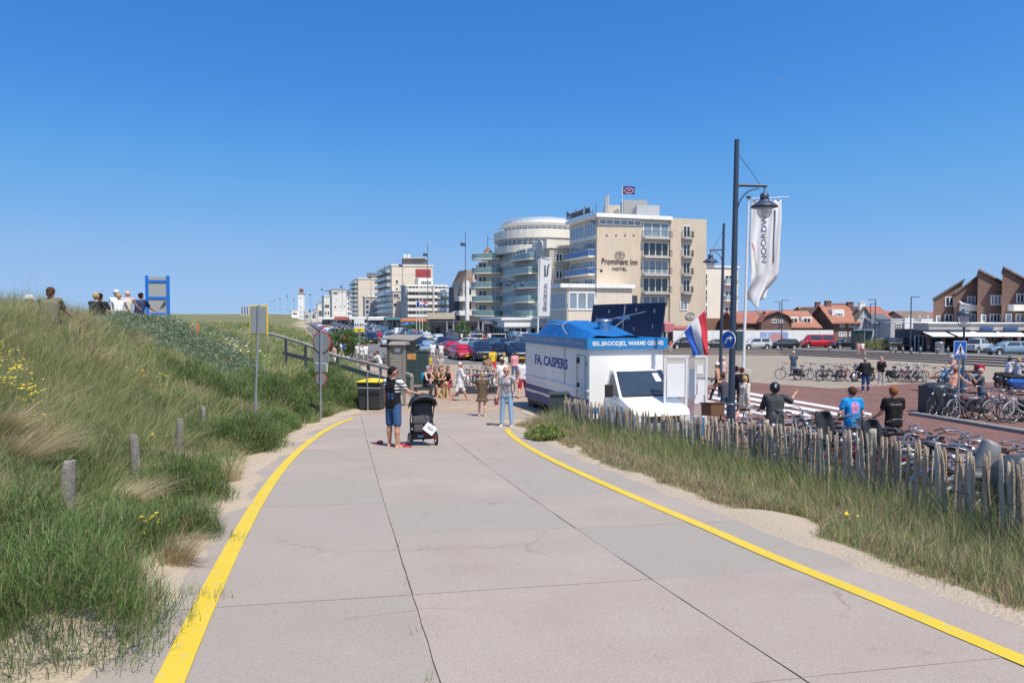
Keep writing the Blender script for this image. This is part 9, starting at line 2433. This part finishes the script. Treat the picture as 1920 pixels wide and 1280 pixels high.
for s_ in(-1,1):
 M=Matrix.Translation((s_*.30,-.12,.155))@Matrix.Rotation(math.pi/2,4,'Z');w=MB().torus(.135,.022,24,8,0,M).build('rear_wheel',tyre_m,st);MB().torus(.11,.010,20,5,0,M).lathe([(0,.02),(.03,.018),(.03,-.018),(0,-.02)],10,0,M@Matrix.Rotation(math.pi/2,4,'X')).build('rim',chrome,w)
 sp=MB()
 for i in range(5):a=2*math.pi*i/5+.3;sp.tube([M@Vector((0,0,0)),M@Vector((.11*math.cos(a),0,.11*math.sin(a)))],.008,4)
 sp.build('spokes',chrome,w)
 M=Matrix.Translation((s_*.13,.50,.10))@Matrix.Rotation(math.pi/2,4,'Z');MB().torus(.08,.02,18,6,0,M).lathe([(0,.02),(.06,.016),(.06,-.016),(0,-.02)],10,0,M@Matrix.Rotation(math.pi/2,4,'X')).build('front_wheel',tyre_m,st)
hd_=MB()
def hoodf(u,v):
 a=math.pi*u;b=math.pi*(.02+.60*v)
 x=-.30*math.cos(a);q=math.sin(a)
 r_=.37+.012*math.sin(v*22)
 y=-.06-.10+r_*1.05*math.sin(b-.55)*(.45+.55*q);z=.80+(.36+.02*math.sin(v*20))*math.cos(b-.62)*(.30+.70*q)
 return(x,y,z)
hd_.grid(17,15,hoodf);ho=hd_.build('hood',hoodm,st);solidify(ho,.012)
MB().grid(9,7,lambda u,v:(-.22+.44*u,-.10-.05*math.sin(u*math.pi)+.05*v,.50+.48*v)).build('seat_back',hoodm,st)
solidify(st.children[-1],.012)
blob('seat',[((-.12,.0,.42),(-.12,.02,.80),.10,.10),((.12,.0,.42),(.12,.02,.80),.10,.10),((-.12,.10,.40),(-.12,.30,.42),.08,.08),((.12,.10,.40),(.12,.30,.42),.08,.08)],.02,hoodm,st,k=.05)
MB().box(-.25,.12,-.27,-.13,.52,.68).build('organiser_bag',bagm,st,bevel=.03);MB().box(-.22,-.02,-.27,-.14,.34,.51).box(0.0,.18,-.27,-.14,.34,.51).build('pocket_bag',bagm,st,bevel=.03)
blob('basket',[((-.18,-.05,.24),(.18,-.05,.24),.09,.09),((-.16,.2,.24),(.16,.2,.24),.08,.08)],.022,mat('basket_cloth',(.05,.035,.045),.8),st,k=.05)
blob('blanket',[((0.02,-.12,.28),(.12,-.12,.32),.06,.05)],.02,mat('dark_red_blanket',(.18,.03,.04),.9),st);MB().box(-.12,.0,-.16,-.13,.20,.25).build('label_patch',mat('light_blue_patch',(.10,.35,.55),.6),st);MB().box(.22,.28,-.17,-.13,.16,.22).build('reflector',refl,st)
bg=root('paper_bag',pc_+Vector((.20,-.22,.40)),R(18),'white carrier box bag hanging tilted from the right side of the pushchair','carrier bag')
bgb=MB().box(-.13,.13,-.04,.04,-.10,.10).build('bag',pm,bg,bevel=.006);bgb.rotation_euler=(0,R(38),0);MB().tube([(-.05,0,.13),(-.12,0,.30),(-.03,.05,.42)],.005,4).build('cord',frm,bg)
lt_=text('lettering','GELATO',1,bg,(0.01,-.047,.01),(math.pi/2,R(38),0),mat('grey_print',(.35,.35,.38),.6),.002,0,width=.14,height=.05)
slip=mat('red_slipper_foam',(.50,.03,.06),.6)
def slipper(px,py,yaw,label):
 p=hit(px,py);p.z=float(zpath(p.y))+.008;o=root('slipper',p,R(yaw),label,'slipper')
 pts=[(.05*math.cos(a)*(1.1 if math.sin(a)>0 else .85),.14*math.sin(a))for a in[2*math.pi*i/18 for i in range(18)]];MB().prism(pts,0,.022).build('sole',slip,o,bevel=.004)
 st_2=MB().grid(9,5,lambda u,v:(.056*math.cos(math.pi*(1-u)),.02+.09*v,.018+.05*math.sin(math.pi*u))).build('strap',slip,o);solidify(st_2,.01)
slipper(709,833,-30,'single red slipper left of the barefoot man');slipper(762,838,70,'red slipper by the left wheel of the pushchair')
pd_=gpt(833,31.3);dog=root('dog',pd_,R(-150),'pale golden dog sitting in front of the bench','dog')
fur=mat('golden_fur',(.50,.33,.16),.9,var=.25,scale=14,bump=.5,bscale=60)
blob('body',[((0,-.16,.16),(0,.02,.34),.15,.13),((0,.02,.34),(0,.10,.46),.125,.09),((0,.10,.46),(0,.13,.60),.075,.065),((0,.13,.64),(0,.17,.66),.075,.07),((0,.20,.64),(0,.30,.60),.045,.032),((-.07,.10,.36),(-.075,.12,.06),.045,.027),((.07,.10,.36),(.075,.12,.06),.045,.027),((-.075,.12,.03),(-.075,.17,.025),.028,.025),((.075,.12,.03),(.075,.17,.025),.028,.025),((-.12,-.12,.14),(-.14,.02,.10),.085,.055),((.12,-.12,.14),(.14,.02,.10),.085,.055),((-.14,.02,.04),(-.14,.10,.03),.032,.028),((.14,.02,.04),(.14,.10,.03),.032,.028),((-.065,.13,.68),(-.085,.11,.59),.025,.02),((.065,.13,.68),(.085,.11,.59),.025,.02),((0,-.26,.06),(.05,-.48,.04),.035,.02)],.015,[fur,blk],dog,k=.03,extra=MB().lathe([(0,.012),(.016,.006),(.016,-.006),(0,-.012)],8,1,Matrix.Translation((0,.332,.605))@Matrix.Rotation(math.pi/2,4,'X')).lathe([(0,.006),(.009,0),(0,-.006)],6,1,Matrix.Translation((.03,.225,.68))).lathe([(0,.006),(.009,0),(0,-.006)],6,1,Matrix.Translation((-.03,.225,.68))))
gw=mat('gull_white',(.72,.72,.72),.7);gg=mat('gull_grey',(.35,.36,.38),.7)
lg=root('gull',cl_lantern_loc+Vector((0,0,hL+.97)),R(75),'white gull perched on top of the classic lantern','gull')
blob('body',[((0,-.16,.14),(0,.12,.18),.06,.085),((0,.14,.20),(0,.20,.28),.055,.05),((0,-.30,.15),(0,-.12,.14),.02,.06),((0,.20,.30),(0,.21,.30),.05,.05)],.014,gw,lg,k=.03,extra=MB().tube([(0,.24,.29),(0,.31,.275)],[.014,.004],5).tube([(.02,.0,.10),(.02,.02,0)],.006,4).tube([(-.02,.0,.10),(-.02,.02,0)],.006,4))
for s_ in(-1,1):blob('wing',[((s_*.055,.08,.20),(s_*.04,-.28,.17),.035,.014)],.012,gg,lg)
for px,py,Y,lb_ in((1465,149,55,'small gull gliding high in the sky right of the tall lamp post'),(1430,136,70,'tiny gull high in the sky, left of the other one')):
 q=at(px,py,Y);o=root('gull',q,R(20),lb_,'gull',scale=.5)
 blob('body',[((0,-.2,0),(0,.18,0),.03,.055),((0,.2,.01),(0,.26,.02),.035,.025)],.02,gw,o)
 for s_ in(-1,1):MB().add([(0,.06,.02),(s_*.28,.10,.10),(s_*.62,-.06,.05),(s_*.28,-.04,.09),(0,-.08,.02),(0,.06,.0),(s_*.28,.10,.085),(s_*.62,-.06,.045),(s_*.28,-.04,.075),(0,-.08,.0)],[(0,1,2,3,4),(9,8,7,6,5),(0,5,6,1),(1,6,7,2),(2,7,8,3),(3,8,9,4)]).build('wing',gg,o)
def leafy(px,Y,w,h,label,name='bush',trunk=.6,n=1400,cols=None,z=None,cat='bush',ls=.10):
 b=gpt(px,Y);o=root(name,b,0,label,cat)
 t=MB().tube([(0,0,-.1),(.03,0,h*.5)],[.07*h/2,.03*h/2],7)
 for i in range(5):a=i*1.3;t.tube([(0,0,h*(.25+.06*i)),(math.cos(a)*w*.3,math.sin(a)*w*.3,h*(.55+.07*i))],[.03,.012],5)
 t.build('trunk',wood3,o)
 u=npr.normal(size=(n,3));u/=np.linalg.norm(u,axis=1)[:,None];r_=npr.uniform(.4,1,n)**.5;ph=npr.uniform(0,9,3)
 l_=1+.25*np.sin(u[:,0]*5+ph[0])*np.cos(u[:,2]*5+ph[1])
 C=u*(r_*l_)[:,None]*[w/2,w/2,h*.45]+[0,0,h*(.55 if trunk else .42)]
 f_=leaves('crown',C,npr.uniform(ls*.6,ls*1.3,n),pal(n,cols or[(.05,.10,.03),(.08,.14,.04),(.11,.18,.05)]),leaf_m,kind=None);f_.parent=o
 return o
leafy(634,62,4.2,2.6,'dense round green bush at the edge of the dune field above the round sign',n=3000,ls=.14)
leafy(868,118,2.6,3.4,'small green tree in front of the black cafe canopy','small_tree',n=900,cat='tree',ls=.16)
leafy(775,172,4.0,2.6,'green hedge shrub below the flagpoles',n=900,ls=.2);leafy(800,168,4.5,2.6,'green hedge shrub right of the flagpoles',n=900,ls=.2)
leafy(1660,97,5.2,1.7,'yellow green shrub bed on the far side of the steps, left part',n=1800,cols=[(.20,.22,.08),(.14,.18,.06),(.26,.24,.10)],trunk=0);leafy(1638,99,4.2,1.5,'yellow green shrub bed on the far side of the steps, smaller one',n=1400,cols=[(.22,.24,.09),(.14,.18,.06)],trunk=0)
